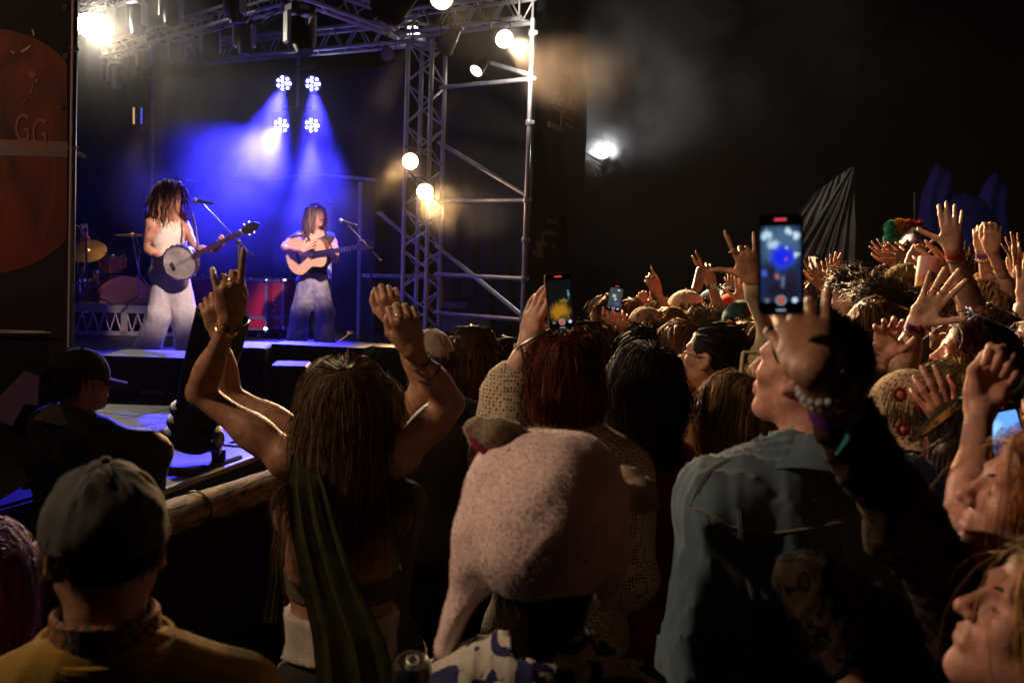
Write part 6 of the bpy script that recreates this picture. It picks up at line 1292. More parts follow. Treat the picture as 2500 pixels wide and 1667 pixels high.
# ---------- P right edge faces
aL = armp((2362, 1290, 1.66), (2392, 1000, 1.78), (2440, 900, 1.8), 'palm', 'L', curl=(75, 80, 82, 80), th=(20, 40), spread=.4); aL['sh'] = P(2560, 1420, 1.6); aL['k'] = .95
rt, c, R, nb, Rb, info = person('orange haired woman at the right edge gazing up left with her arm raised', (2540, 1238), 78, 1.5, HOR, st(.4, wave=.006, wf=26, vol=.03, n=2600, lift=.3, jit=.05, fly=0., pull=0.), dict(kind='tank', m=black), skin_='rosy', tilt=18, arms=(aL, None), face='closed', seed=67, byaw=60)
rt, c, R, nb, Rb, info = person('person with orange lit face cut off at the bottom right corner', (2560, 1535), 80, 1.3, hair_mat('ginger_blonde', (.3, .14, .03), (.5, .27, .08)), st(.35, wave=.005, vol=.02, n=2200, fly=0., pull=0., lift=.3), dict(kind='tee', m=black), skin_='rosy', tilt=24, face='closed', seed=69, byaw=70)
# sunglasses / ribboned goggles held by raised hand
q = P(2425, 925, 1.93); o = MB(); o.path([q+cr*.06*math.cos(t)+cu*.035*math.sin(t) for t in np.linspace(0, 6.283, 25)[:-1]], .004, 8, True); o.path([P(2385, 965, 1.92), P(2340, 985, 1.9), P(2270, 1040, 1.9), P(2225, 1080, 1.9)], [.004, .014, .012, .003], 6)
tag(o.build('shiny_ribbon', mat('olive_foil', (.35, .33, .18), .15, .9, bump=.002, bscale=60)), 'shiny olive foil ribbon trailing from the raised fist at the right edge', 'ribbon')
o = MB(); o.ell(P(2352, 985, 1.9), V3(.016, .006, .014), None, 10); tag(o.build('foil_glint', mat('foil_glint_paint', (.95, .9, .75), .12, 1., emit=(1, .9, .65), es=.35)), 'foil tassel with a painted-in glint beside the crochet hat', 'tassel')  # emission painted in as light glinting off the foil
# ---------- Q crochet hat
def dome(parent, c, R, s, m, name, rad, zc, brim=None, n=48):
    prof = [(0.0005, rad[2])]+[(rad[0]*math.sin(t), rad[2]*math.cos(t)) for t in np.linspace(.15, 1.62, 14)]+(brim or [])
    V = []; 
    for r_, z in prof: V += [c+R@(V3(r_*math.cos(a)*(1+.02*math.sin(5*a+z*30)), r_*math.sin(a)*rad[1]/rad[0], z+zc+.006*math.sin(4*a)*(1 if z < 0 else 0))*s) for a in np.linspace(0, 2*math.pi, n+1)[:-1]]
    return MB().add(np.array(V), [(i*n+k, (i+1)*n+k, (i+1)*n+(k+1) % n, i*n+(k+1) % n) for i in range(len(prof)-1) for k in range(n)]).build(name, m, parent)
CRO = two_tone('crochet_beige', (.05, .03, .015), (.47, .33, .19), 78, (.24, .4), kind='grid')
rt, c, R, nb, Rb, info = person('person in a beige crochet bucket hat with red flowers', (2222, 1028), 30, 2.65, HB, st(.25, n=900), dict(kind='tee', m=black, t=.015), seed=71, tilt=-8)
hq = dome(rt, c, R, 1.0, CRO, 'crochet_hat', (.10, .12, .12), .02, [(.102, -.02), (.11, -.05), (.122, -.085), (.125, -.09)])
for (x, y) in ((2197, 963), (2205, 1048), (2272, 1052), (2250, 985)):
    p = P(x, y, 2.53); b = MB(); nn = nrm(C0-p)
    for k in range(9): a = k*.698; b.ell(p+(cr*math.cos(a)+cu*math.sin(a))*.0145, V3(.0062, .004, .0062), None, 8)
    b.build('flower', mat('maroon_yarn', (.22, .012, .015), .9), hq); MB().ell(p, V3(.009, .006, .009), None, 10).build('flower_centre', mat('peach_yarn', (.6, .28, .15), .9), hq)
# ---------- R, S and the right crowd
person('woman with sleek dark blonde hair between the crochet hat and the curly auburn woman', (2315, 985), 20, 2.95, hair_mat('dark_blonde', (.16, .10, .04), (.40, .27, .12)), st(.30, wave=.002, vol=.022, n=2600, jit=.05), dict(kind='tee', m=black), seed=73, byaw=20)
rt, c, R, nb, Rb, info = person('woman with curly auburn hair in profile, blue sunglasses on top', (2372, 872), 74, 3.05, HAU, st(.26, curl=.012, wf=70, vol=.04, lift=1.1, jit=.3, grav=.2), dict(kind='tee', m=black), skin_='rosy', tilt=10, face='closed', seed=75)
shades_on(rt, c, R, 1.1, mat('blue_white_frame', (.3, .36, .7), .3), DARKL, z=.115, y=.03)
rt, c, R, nb, Rb, info = person('curly haired man with a moustache in profile, just right of the nearest phone', (2078, 738), 76, 4.2, HCU, dict(CURLY), dict(kind='tee', m=black), skin_='fair', male=True, tilt=6, face='closed', seed=77)
MB().path([c+R@V3(-.022, .088, -.047), c+R@V3(0, .098, -.043), c+R@V3(.022, .088, -.047)], [.002, .005, .002], 6).build('moustache', HDB, rt)
person('man with a large mop of dark curls behind the moustached man', (2150, 770), 74, 3.95, HCU, dict(CURLY, L=.15), dict(kind='tee', m=fab('grey_tee', (.12, .12, .12))), skin_='fair', male=True, tilt=8, face='closed', seed=79)
person('woman with loose brown hair pressed against the curly haired men', (2135, 812), 70, 3.6, HB, st(.26, wave=.006, vol=.02), dict(kind='tee', m=black), skin_='fair', tilt=10, face='open', seed=81)
ocap = fab('olive_cap', (.20, .17, .05)); person('man with ginger curls under a reversed olive cap', (2205, 705), 55, 4.9, hair_mat('ginger_brown', (.18, .07, .02), (.34, .15, .05)), dict(CURLY, L=.09, n=1000), dict(kind='tee', m=black), skin_='rosy', male=True, tilt=-14, lean=-8, seed=83, hat=lambda rt, c, R, s: cap_hat(rt, c, R, s, ocap, 5, back=True))
person('person with tousled short blonde hair among the raised arms', (2415, 742), 40, 4.4, HBL, dict(MESSY, L=.16), dict(kind='tee', m=fab('cream_tee', (.5, .45, .36))), skin_='fair', seed=85)
# sequin hat
SEQ = mat('sequins', (.65, .55, .6), .2, .85, bump=.01, bscale=70, var=.5, vscale=60); rt, c, R, nb, Rb, info = person('reveller in a domed silver sequin hat above the olive cap', (2238, 622), 30, 6.0, HB, st(.2, n=400), dict(kind='tee', m=black), seed=87); dome(rt, c, R, 1., SEQ, 'sequin_hat', (.11, .12, .15), .02, [(.112, -.03), (.11, -.06)])
# bubble / dark round balloon outline
# plush toys on a totem
for lab, x, y, r_, colr in (('red plush toy on the totem above the sequin hat', 2228, 565, .034, (.5, .02, .015)), ('yellow plush toy on the totem left of the red one', 2200, 563, .034, (.6, .28, .02)), ('teal tinsel tuft hanging left of the plush toys', 2180, 585, .03, (.02, .25, .22)), ('small yellow tuft hanging below the plush toys', 2211, 587, .022, (.6, .28, .02)), ('small teal tuft at the far left of the plush toys', 2178, 556, .02, (.02, .22, .2)), ('red tuft beside the sequin hat', 2212, 606, .022, (.5, .015, .02))):
    p = P(x, y, 6.1); r_ *= 1.6; pr = [ell(p, V3(r_, r_, r_*.95), None, .01), ell(p+V3(r_*.6, -.02, r_*.7), r_*.4, None, .01), ell(p+V3(-r_*.6, -.02, r_*.7), r_*.4, None, .01)]; v, q = sdf(pr, .008, disp=lambda p: (.006*np.sin(p[:, 0]*150)*np.sin(p[:, 2]*140)).astype(np.float32)); pv2, pf2 = pile(v, q, 1500, .02, .003, 6, .1); tag(link('plush_toy', mesh_np('plush_toy', np.vstack([v, pv2]), [q, pf2+len(v)]), mat('plush_%s' % ('red' if colr[0] > .4 and colr[1] < .1 else 'yellow' if colr[0] > .4 else 'teal'), colr, .95), origin=p), lab, 'plush toy')
# ---------- table of further heads: label, px, py, d, yaw, hair, style, skin, extras
def H(label, x, y, d, yaw, hm, sty, **k): return person(label, (x, y), yaw, d, hm, sty, k.pop('top', dict(kind='tee', m=black)), **k)
H('head of brown hair between the copper phone and the small phone', 1446, 842, 4.8, 15, HB, st(.34, vol=.02), seed=91)
H('dark haired person holding up the small silver edged phone', 1500, 862, 4.9, 12, HDB, st(.2, vol=.02), seed=93, skin_='rosy', arms=(armp((1455, 905, 4.9), (1478, 822, 4.85), (1492, 745, 4.78), 'back', 'R', curl=(12, 15, 18, 20), th=(45, 5), spread=.5), armp((1560, 900, 4.9), (1528, 825, 4.85), (1512, 752, 4.78), 'back', 'L', curl=(30, 40, 45, 50), th=(40, 10), spread=.5)))
rt = H('dark haired person in front of the camouflage cap', 1568, 862, 4.4, 20, HBK, st(.16, wave=.006, vol=.02), seed=95)
rt = H('person in a tan camouflage cap worn backwards', 1572, 806, 5.1, 20, HDB, st(.06), seed=97, hat=lambda rt, c, R, s: cap_hat(rt, c, R, s, CAMO, 5, back=True))
H('flat brown hair left of the camouflage cap', 1541, 778, 6.2, 15, HB, st(.3, vol=.016), seed=99)
H('long straight hazel hair right of the camouflage cap', 1636, 802, 5.5, 18, hair_mat('hazel', (.13, .075, .03), (.25, .15, .06)), st(.38, vol=.016), seed=101)
wc = fab('white_cap', (.60, .54, .47)); H('person in a white cap facing left with raised hand and red wristband', 1668, 757, 6.1, 70, HB, st(.05), seed=103, skin_='rosy', face='open', arms=(armp((1655, 800, 6.1), (1606, 716, 6.0), (1585, 676, 5.98), 'back', 'R', curl=((8, 10, 5), (50, 40, 20), (50, 45, 20), (50, 50, 20)), th=(20, 20)), None), hat=lambda rt, c, R, s: cap_hat(rt, c, R, s, wc, 6, brimm=fab('dark_brim', (.05, .04, .035))))
H('person with a raised fist between the flat brown hair and the white cap', 1602, 768, 6.6, 60, HB, st(.2), seed=105, skin_='rosy', arms=(armp((1592, 790, 6.5), (1573, 757, 6.5), (1568, 728, 6.45), 'back', 'R', curl=(60, 60, 60, 60)), None))
H('person with greying tousled hair right of the white cap', 1713, 802, 5.5, 35, HGY, dict(MESSY, L=.12), seed=107, top=dict(kind='tee', m=fab('pale_tee', (.4, .35, .3))))
bc_ = fab('sky_blue_cap', (.08, .32, .5)); H('pink faced person in a blue cap behind the arm with the can', 1738, 745, 7.0, 65, HB, st(.04), seed=109, skin_=skin('skin_pink', (.62, .28, .38)), tilt=10, hat=lambda rt, c, R, s: cap_hat(rt, c, R, s, bc_, 7))
rt = H('person with white framed sunglasses on a dark cap', 1782, 742, 6.6, 60, HDB, st(.06), seed=111, skin_='rosy', hat=lambda rt, c, R, s: shades_on(rt, c, R, s*1.1, mat('white_frame', (.8, .8, .8), .3), DARKL, z=.10, y=.04))
tl = fab('teal_fleece', (.01, .16, .17)); H('person in a teal bucket hat near the nearest phone', 1808, 792, 5.3, 20, HB, st(.05), seed=113, hat=lambda rt, c, R, s: dome(rt, c, R, s, tl, 'bucket_hat', (.095, .11, .11), .02, [(.1, -.03), (.115, -.05)]))
rc = fab('bright_red_cap', (.6, .02, .01)); H('person in a bright red beanie left of the teal hat', 1786, 765, 5.9, 60, HDB, st(.05), seed=115, skin_='rosy', hat=lambda rt, c, R, s: dome(rt, c, R, s, rc, 'beanie', (.09, .105, .10), .02))
rt, c, R, nb, Rb, info = H('woman with wavy golden hair and tortoiseshell sunglasses on her head', 1842, 855, 4.2, 22, hair_mat('golden', (.24, .12, .035), (.48, .28, .10)), st(.42, wave=.014, wf=40, vol=.035, n=2000), seed=117); shades_on(rt, c, R, 1.05, mat('tortoise_frame', (.25, .06, .02), .25), mat('amber_lens', (.3, .08, .02), .1), z=.10, y=.04)
H('copper haired person behind the glasses woman', 1792, 848, 4.8, 30, HOR, st(.25, vol=.02), seed=119)
# arms with hidden heads
rt, c, R, nb, Rb, info = H('person raising a slim pink can with a watch on the wrist', 1805, 822, 5.4, 30, HB, st(.2), seed=121, skin_='mid', male=True, arms=(armp((1768, 795, 5.5), (1736, 690, 5.5), (1712, 630, 5.45), 'back', 'L', curl=((22, 20, 10), (15, 15, 10), (80, 60, 30), (82, 60, 30)), th=(30, 50)), None))
d_ = nrm(info[0][0]-info[0][1]); band(rt, info[0][0]-d_*.02, d_, .03, LEATH, name='watch_strap', w=.02); MB().box(info[0][0]-d_*.02-fw*.032, (.034, .01, .034), None, .004).build('watch_face', mat('watch_face', (.6, .58, .55), .3), rt)
a, b_ = P(1712, 660, 5.42), P(1702, 702, 5.40); ax = nrm(b_-a); cn_ = empty('drink_can', b_, 'slim pale pink can held up in the mid crowd', 'can'); MB().lathe([(.02, 0), (.028, .01), (.028, .125), (.02, .135), (.001, .133)], b_+ax*.02, a, 22).build('body', mat('pink_can', (.62, .40, .38), .35, .3, var=.15, vscale=40), cn_)
rt, c, R, nb, Rb, info = H('person in a beige shirt making a horned hand sign beside the nearest phone', 1905, 830, 3.6, 30, HB, st(.2), seed=123, top=dict(kind='long', m=fab('beige_linen', (.42, .33, .2)), t=.014, cuff=.86), arms=(armp((1885, 800, 3.4), (1836, 682, 3.25), (1806, 575, 3.2), 'back', 'L', curl=((10, 8, 5), (80, 85, 40), (80, 85, 40), (20, 20, 10)), th=(62, -10), hs=1.0), None)); Wf = info[0][3]; p0, p1 = Wf((.033, .105, 0)), Wf((.036, .12, -.001)); band(rt, (p0+p1)/2, p1-p0, .0105, SILV, name='ring', w=.006)
H('person with an open hand raised above the teal hat', 1822, 810, 5.7, 30, HB, st(.2), seed=125, skin_='fair', arms=(armp((1815, 790, 5.6), (1808, 738, 5.6), (1812, 686, 5.55), 'palm', 'L', curl=(8, 8, 10, 12), th=(45, 0)), None))
H('person with a small raised hand behind the white sunglasses', 1800, 748, 7.2, 30, HDB, st(.2), seed=127, skin_='rosy', arms=(armp((1792, 745, 7.2), (1788, 718, 7.2), (1784, 684, 7.15), 'back', 'R', curl=(30, 30, 30, 30)), None))
# right side raised arms
rt, c, R, nb, Rb, info = H('person with a long bare arm and bent wrist high above the crowd', 2440, 850, 3.7, 45, HDB, st(.3, vol=.02), seed=131, skin_='fair', arms=(dict(armp((2372, 745, 3.75), (2326, 606, 3.6), (2322, 545, 3.56), 'back', 'L', curl=((30, 30, 10), (35, 30, 10), (38, 30, 12), (40, 30, 12)), th=(60, 0), hs=1.0), sh=P(2415, 860, 3.75), k=1.15), None), top=dict(kind='tank', m=fab('white_tank', (.55, .5, .42))))
d_ = nrm(info[0][0]-info[0][1]); band(rt, info[0][0]-d_*.02, d_, .03, RED, name='wristband', w=.022); band(rt, info[0][0]-d_*.045, d_, .031, BLK, w=.006)
rt, c, R, nb, Rb, info = H('person with both forearms raised, hands crossed at the top right', 2475, 775, 4.4, 40, HDB, st(.2, wave=.01, vol=.02), seed=133, skin_='fair', arms=(dict(armp((2420, 745, 4.4), (2398, 612, 4.3), (2396, 556, 4.28), 'back', 'R', curl=((60, 25, 10), (62, 30, 10), (66, 30, 10), (70, 30, 10)), th=(25, 10))), dict(armp((2478, 735, 4.3), (2421, 612, 4.2), (2424, 565, 4.16), 'back', 'L', curl=(72, 78, 80, 80), th=(30, 30)))))
d_ = nrm(info[0][0]-info[0][1]); band(rt, info[0][0]-d_*.015, d_, .027, PURP, name='wristband', w=.02); band(rt, info[0][0]-d_*.04, d_, .028, SILV, w=.012, beads=16); d_ = nrm(info[1][0]-info[1][1]); band(rt, info[1][0]-d_*.07, d_, .028, SILV, w=.005, beads=20)
rt, c, R, nb, Rb, info = H('dark haired woman with an open palm, festival wristband and bangle', 2135, 1002, 2.95, 25, HDB, st(.3, vol=.03, wave=.006), seed=135, skin_='fair', arms=(None, dict(armp((2190, 930, 3.0), (2238, 790, 2.95), (2300, 700, 2.9), 'palm', 'R', curl=(6, 6, 8, 10), th=(48, 0), spread=1.1, hs=1.02), k=1.05)))
d_ = nrm(info[1][0]-info[1][1]); band(rt, info[1][0]-d_*.012, d_, .029, PURP, name='wristband', w=.02); MB().ell(info[1][0]-d_*.012-fw*.03, V3(.008, .004, .009), None, 10).build('wristband_tag', RED, rt); band(rt, info[1][0]-d_*.03, d_, .03, SILV, w=.006, beads=26); band(rt, info[1][0]-d_*.06, d_+V3(.2, 0, 0), .034, SILV, w=.0035)
Wf = info[1][3]
for kx in (.009, -.011): p0, p1 = Wf((kx, .105, 0)), Wf((kx, .12, -.001)); band(rt, (p0+p1)/2, p1-p0, .0105, SILV, name='ring', w=.005)
rt, c, R, nb, Rb, info = H('dark haired person with a half closed hand wearing a chunky ring', 2095, 1015, 3.0, 30, HDB, st(.25, vol=.02), seed=137, skin_='rosy', arms=(None, dict(armp((2150, 990, 3.05), (2156, 872, 3.0), (2172, 785, 2.95), 'palm', 'R', curl=(26, 30, 32, 34), th=(45, 15)), k=1.0))); Wf = info[1][3]; p0, p1 = Wf((-.029, .09, -.006)), Wf((-.029, .105, -.012)); band(rt, (p0+p1)/2, p1-p0, .011, SILV, name='ring', w=.009, beads=8)
# cup hand
rt, c, R, nb, Rb, info = H('person holding a printed cup aloft with spread fingers', 2400, 820, 3.95, 40, HB, st(.25, vol=.02), seed=139, skin_='mid', male=True, arms=(dict(armp((2385, 790, 3.95), (2325, 682, 3.85), (2270, 640, 3.8), 'back', 'R', curl=((15, 20, 10), (20, 25, 15), (30, 40, 20), (35, 40, 20)), th=(20, 10), spread=1.6, hs=1.1), k=1.1), None))
a, b_ = P(2270, 630, 3.82), P(2252, 705, 3.80); ax = nrm(a-b_); cup = empty('drink_cup', b_, 'pink and yellow printed paper cup held above the curls', 'cup'); m = bpy.data.materials.new('cup_print'); N, K = nodes_of(m); bs = N['Principled BSDF']; tc = N.new('ShaderNodeTexCoord'); sp = N.new('ShaderNodeSeparateXYZ'); K.new(tc.outputs['Object'], sp.inputs[0]); nz = N.new('ShaderNodeTexNoise'); nz.inputs['Scale'].default_value = 30; K.new(tc.outputs['Object'], nz.inputs['Vector']); ad = N.new('ShaderNodeMath'); ad.operation = 'MULTIPLY_ADD'; ad.inputs[1].default_value = .06; K.new(nz.outputs[0], ad.inputs[0]); K.new(sp.outputs[2], ad.inputs[2])
r_ = N.new('ShaderNodeValToRGB'); r_.color_ramp.interpolation = 'CONSTANT'; mr = N.new('ShaderNodeMapRange'); mr.inputs[1].default_value = 0; mr.inputs[2].default_value = .15; K.new(ad.outputs[0], mr.inputs[0]); K.new(mr.outputs[0], r_.inputs[0]); es_ = r_.color_ramp.elements; es_[0].color = (.7, .42, .03, 1); es_[1].position = .5; es_[1].color = (.62, .33, .35, 1); e = es_.new(.36); e.color = (.7, .22, .03, 1); K.new(r_.outputs[0], bs.inputs['Base Color']); bs.inputs['Roughness'].default_value = .5
co = MB().lathe([(.03, 0), (.042, .12), (.044, .122), (.04, .118), (.029, .004), (.001, .004)], b_, a, 30).build('cup_wall', m, cup); MB().prism([(.02*math.cos(t), .022*math.sin(t)) for t in np.linspace(0, 6.283, 19)[:-1]], b_+ax*.045-fw*.0355+cr*.006, cr, ax, -fw, .004).build('dark_print', mat('dark_ink', (.02, .015, .01), .6), cup)
# further raised hands
def HA(label, hx, hy, d, el, wr, tip, **k):
    sd = k.pop('seed'); sk2 = k.pop('sk', 'fair'); hd_ = k.pop('hm', HB); return H(label, hx, hy, d, 40, hd_, st(.18, vol=.02, wave=.006), seed=sd, skin_=sk2, arms=(armp((*el, d), (*wr, d), (*tip, d-.03), k.pop('palm', 'back'), k.pop('thumb', 'R'), **k), None))
HA('person with a fist and raised finger in front of the sequin hat', 2190, 715, 5.0, (2190, 705), (2222, 640), (2248, 600), seed=141, curl=((4, 4, 2), (80, 80, 40), (80, 80, 40), (80, 80, 40)), sk='rosy')
HA('person with a small spread hand left of the sequin hat', 2160, 700, 5.8, (2185, 690), (2180, 640), (2158, 615), seed=143, curl=(10, 12, 14, 16), thumb='L')
HA('person with a flat hand just below the sequin hat', 2235, 700, 5.6, (2240, 680), (2222, 635), (2192, 622), seed=145, curl=(15, 15, 20, 20), thumb='R')
HA('person with a raised hand before the grey curtain', 2052, 735, 5.8, (2035, 720), (2032, 678), (2034, 645), seed=147, curl=(15, 20, 22, 25), palm='palm')
HA('person with a reaching arm and dark wristband below the curtain', 2062, 770, 5.0, (2040, 745), (2012, 700), (2000, 672), seed=149, curl=(10, 25, 30, 35), thumb='L')
HA('person with an open hand high at the right edge', 2492, 745, 5.2, (2498, 700), (2486, 645), (2472, 600), seed=151, curl=(5, 5, 8, 10), palm='palm', thumb='R')
HA('person with a pale hand half out of frame at the right edge', 2530, 800, 4.3, (2515, 760), (2496, 690), (2496, 622), seed=153, curl=(20, 22, 25, 28), thumb='L')
HA('person with a dim spread hand behind the crossed hands', 2372, 700, 6.6, (2382, 690), (2382, 655), (2378, 612), seed=155, curl=(5, 5, 5, 5), palm='palm', sk='mid')
HA('person with a small hand between the long bare arm and the crossed hands', 2350, 705, 6.4, (2352, 690), (2350, 650), (2345, 612), seed=157, curl=(25, 25, 25, 25))
HA('person with a hand wearing a watch strap at the lower right edge', 2520, 870, 3.9, (2490, 800), (2500, 735), (2510, 660), seed=159, curl=(20, 20, 20, 20))
# hands low right
HA('person resting three fingers on the sleek dark blonde hair', 2345, 1110, 2.5, (2345, 1130), (2318, 1040), (2290, 990), seed=161, curl=(20, 25, 30, 35), sk='rosy', thumb='R', hm=HDB)
rt, c, R, nb, Rb, info = H('red haired person beside the right edge holding up the bright blue phone', 2560, 1130, 2.35, 40, HOR, st(.3, vol=.03), seed=163, skin_='rosy', arms=(dict(armp((2520, 1230, 2.3), (2490, 1130, 2.2), (2465, 1030, 2.12), 'back', 'L', curl=(45, 50, 55, 60), th=(30, 20)), hs=.95), None))
H('profile of a person cut by the right edge above the auburn curls', 2535, 862, 3.2, 80, HB, st(.25, vol=.02, wave=.01), seed=165, skin_='rosy', tilt=14, face='closed')
H('woman with a ribbon strap, bare shoulders and arm at lower right', 2350, 1190, 2.35, 60, HDB, st(.3, vol=.02), seed=167, skin_='rosy', top=dict(kind='tank', m=fab('maroon_tank', (.12, .02, .015)), t=.006))
# back rows
for k, (x, y, d, hm__, lab) in enumerate(((2372, 668, 6.3, HB, 'brown curly head behind the long bare arm'), (2462, 690, 5.8, HDB, 'dark head right of the crossed hands'), (2495, 715, 5.2, HB, 'brown wavy head low at the right edge'), (1990, 735, 6.0, HB, 'brown head just right of the nearest phone'), (2010, 800, 4.6, HDB, 'dark head in shadow below the moustached man'), (1725, 770, 6.8, HDB, 'dark head behind the greying hair'), (1478, 772, 6.6, HLB, 'light brown head above the small phone arms'), (1405, 862, 4.2, HB, 'brown head right of the dark red hair'), (2260, 745, 4.8, HDB, 'dark head below the printed cup'), (2330, 790, 4.2, HB, 'brown head behind the open palm'), (1325, 850, 5.0, HDB, 'dark head between the copper phone and the pole'), (1940, 790, 5.2, HDB, 'dark head hidden behind the nearest phone'))):
    H(lab, x, y, d, 25+(k*13) % 40, hm__, [dict(MESSY, L=.12), st(.2, vol=.02), dict(CURLY, L=.07, n=600)][k % 3], seed=170+k)
# dark purple shape left edge: hair of a person at the frame border
H('person with purple hair cut by the left edge', -75, 1440, 1.9, 10, hair_mat('purple', (.06, .01, .08), (.16, .03, .2)), st(.35, wave=.01, wf=30, vol=.04), seed=190)
# ================================================================ performers
shirtW = fab('white_knit', (.60, .54, .46), bump=.002, bscale=140); lin = fab('pale_linen', (.42, .40, .42))
bd_ = 9.1
def solve_feet(xl, xr, d, off=0): 
    a, b_ = P(xl, 880, d), P(xr, 880, d+off); a[2] = b_[2] = DZ+.075; return [a, b_]
bf = solve_feet(352, 462, bd_, .05); kn = [P(388, 770, bd_-.03), P(450, 770, bd_+.02)]
bc_ = P(450, 652, bd_-.18)     # banjo pot centre (hand side)
aLb = dict(el=P(357, 612, bd_-.05), wr=P(405, 634, bd_-.22), dir=P(455, 640, bd_-.27)-P(405, 634, bd_-.22), back=nrm(C0-bc_), thumb=cu, curl=(35, 40, 45, 45), hs=1.0)
aRb = dict(el=P(480, 607, bd_-.12), wr=P(527, 612, bd_-.25), dir=P(552, 590, bd_-.28)-P(527, 612, bd_-.25), back=-nrm(C0-bc_)*.3+V3(1, 0, -.5), thumb=cu, curl=(40, 45, 48, 50), hs=1.0)
rt, c, R, nb, Rb, info = person('long curly haired musician in a white tank top playing banjo', (418, 478), -108, bd_, hair_mat('curly_brown', (.22, .10, .05), (.42, .2, .1)), st(.42, curl=.018, wf=55, vol=.05, lift=1., n=1800, jit=.35, w=.7, pull=.6, grav=.35), dict(kind='tank', m=shirtW, t=.022, name='tank_top', fold=.005), lin, 'mid', male=True, byaw=-118, tilt=0, s=1.0, group='musicians playing on the stage', arms=(aRb, aLb), legp=(bf, kn), floor=DZ, seed=201, face='closed', nbo=(.0, 0))
# wide trousers
v, q = sdf([cap(P(412, 655, bd_), kn[0], .125, .11, .04), cap(kn[0], bf[0]+V3(0, 0, -.03), .11, .125, .04), cap(P(425, 655, bd_), kn[1], .125, .115, .04), cap(kn[1], bf[1]+V3(0, 0, -.03), .112, .12, .04)], .012, disp=folds(.008, 10, 3)); link('wide_trousers', mesh_np('wide_trousers', v, q), lin, rt)
# banjo
def rrot(d, n_): x = nrm(d); n_ = nrm(n_-x*np.dot(n_, x)); return x, np.cross(n_, x), n_
bj = empty('banjo', bc_, 'banjo with round pale skin head held by the curly haired musician', 'banjo'); npt = P(605, 560, bd_-.42); c_b = P(440, 641, bd_-.30); X, Y, Z = rrot(npt-c_b, C0-c_b)
rad_b = .152
MB().lathe([(rad_b, -.07), (rad_b*1.02, -.02), (rad_b*1.02, .012), (rad_b*.97, .016), (rad_b*.96, .006), (rad_b*.5, -.075), (.001, -.08)], c_b, c_b+Z, 44).build('pot', mat('dark_wood', (.05, .02, .01), .35), bj)
MB().lathe([(.0005, .009), (rad_b*.97, .009)], c_b, c_b+Z, 44).build('skin_head', mat('banjo_skin', (.5, .46, .43), .5, bump=.0008, bscale=30, var=.12, vscale=12), bj)
MB().path([c_b+Z*.014+(X*math.cos(t)+Y*math.sin(t))*rad_b for t in np.linspace(0, 6.283, 49)[:-1]], .006, 8, True).build('tension_hoop', CHR, bj)
for k in range(20): t = k*math.pi/10; o_ = X*math.cos(t)+Y*math.sin(t); MB().tube(c_b+o_*rad_b*1.06+Z*.012, c_b+o_*rad_b*1.06-Z*.05, .004, n=6).build('hook', CHR, bj)
MB().box(c_b+X*.40+Z*.02, (.50, .046, .024), np.stack([X, Y, Z], 1), .006).build('neck', MC['dark_wood'], bj)
for k in range(14): MB().box(c_b+X*(.18+.033*k)+Z*.0335, (.003, .044, .002), np.stack([X, Y, Z], 1)).build('fret', CHR, bj, smooth=False)
MB().prism([(-.02, -.02), (.03, -.04), (.12, -.035), (.15, 0), (.12, .035), (.03, .04), (-.02, .02)], c_b+X*.67+Z*.01, X, Y, Z, .018, .1).build('headstock', BLK, bj)
for k, (x_, y_) in enumerate(((.69, .05), (.74, .05), (.69, -.05), (.74, -.05))): MB().ell(c_b+X*x_+Y*y_+Z*.01, V3(.013, .013, .013), None, 8).tube(c_b+X*x_+Y*y_*.5+Z*.01, c_b+X*x_+Y*y_+Z*.01, .005).build('tuning_peg', SILV, bj)
for k in range(4): MB().tube(c_b-X*.1+Y*(k-1.5)*.008+Z*.028, c_b+X*.66+Y*(k-1.5)*.008+Z*.036, .0009, n=4).build('string', SILV, bj)
MB().box(c_b-X*.06+Z*.02, (.006, .07, .018), np.stack([X, Y, Z], 1)).build('bridge', MC['dark_wood'], bj)
MB().path([P(468, 520, bd_-.14), P(476, 550, bd_-.24), P(483, 600, bd_-.28), P(486, 625, bd_-.28)], .012, 6).build('strap', LEATH, bj)
# guitarist
gd = 10.8; gf = solve_feet(722, 792, gd); kn2 = [P(733, 765, gd-.04), P(794, 765, gd)]
c_g = P(753, 622, gd-.26)
aLg = dict(el=P(690, 604, gd-.16), wr=P(738, 612, gd-.36), dir=P(775, 588, gd-.36)-P(738, 612, gd-.36), back=nrm(C0-c_g), thumb=cu, curl=(12, 14, 18, 22), hs=1.05, th=(40, 10)); 
aRg = dict(el=P(822, 610, gd-.05), wr=P(818, 632, gd-.28), dir=P(822, 606, gd-.32)-P(818, 632, gd-.28), back=V3(.4, -.8, 0), thumb=-cr, curl=(40, 50, 55, 55), hs=1.05)
bw = two_tone('bleached_denim', (.11, .11, .20), (.30, .28, .33), 7, (.35, .7), 1.2)
rt, c, R, nb, Rb, info = person('long haired singer with moustache in black tee playing acoustic guitar', (772, 528), -128, gd, hair_mat('straight_brown', (.18, .10, .05), (.36, .22, .11)), st(.34, wave=.008, wf=24, vol=.03, n=1500, w=.7), dict(kind='tee', m=fab('black_tee', (.018, .018, .02)), t=.02, fold=.008), bw, 'rosy', male=True, byaw=-158, tilt=4, s=1.0, group='musicians playing on the stage', arms=(aRg, aLg), legp=(gf, kn2), floor=DZ, seed=203, face='closed', mouth=1., nbo=(0, 0))
MB().path([c+R@V3(-.026, .088, -.052), c+R@V3(-.012, .098, -.044), c+R@V3(.012, .098, -.044), c+R@V3(.026, .088, -.052)], [.003, .006, .006, .003], 6).build('moustache', HDB, rt)
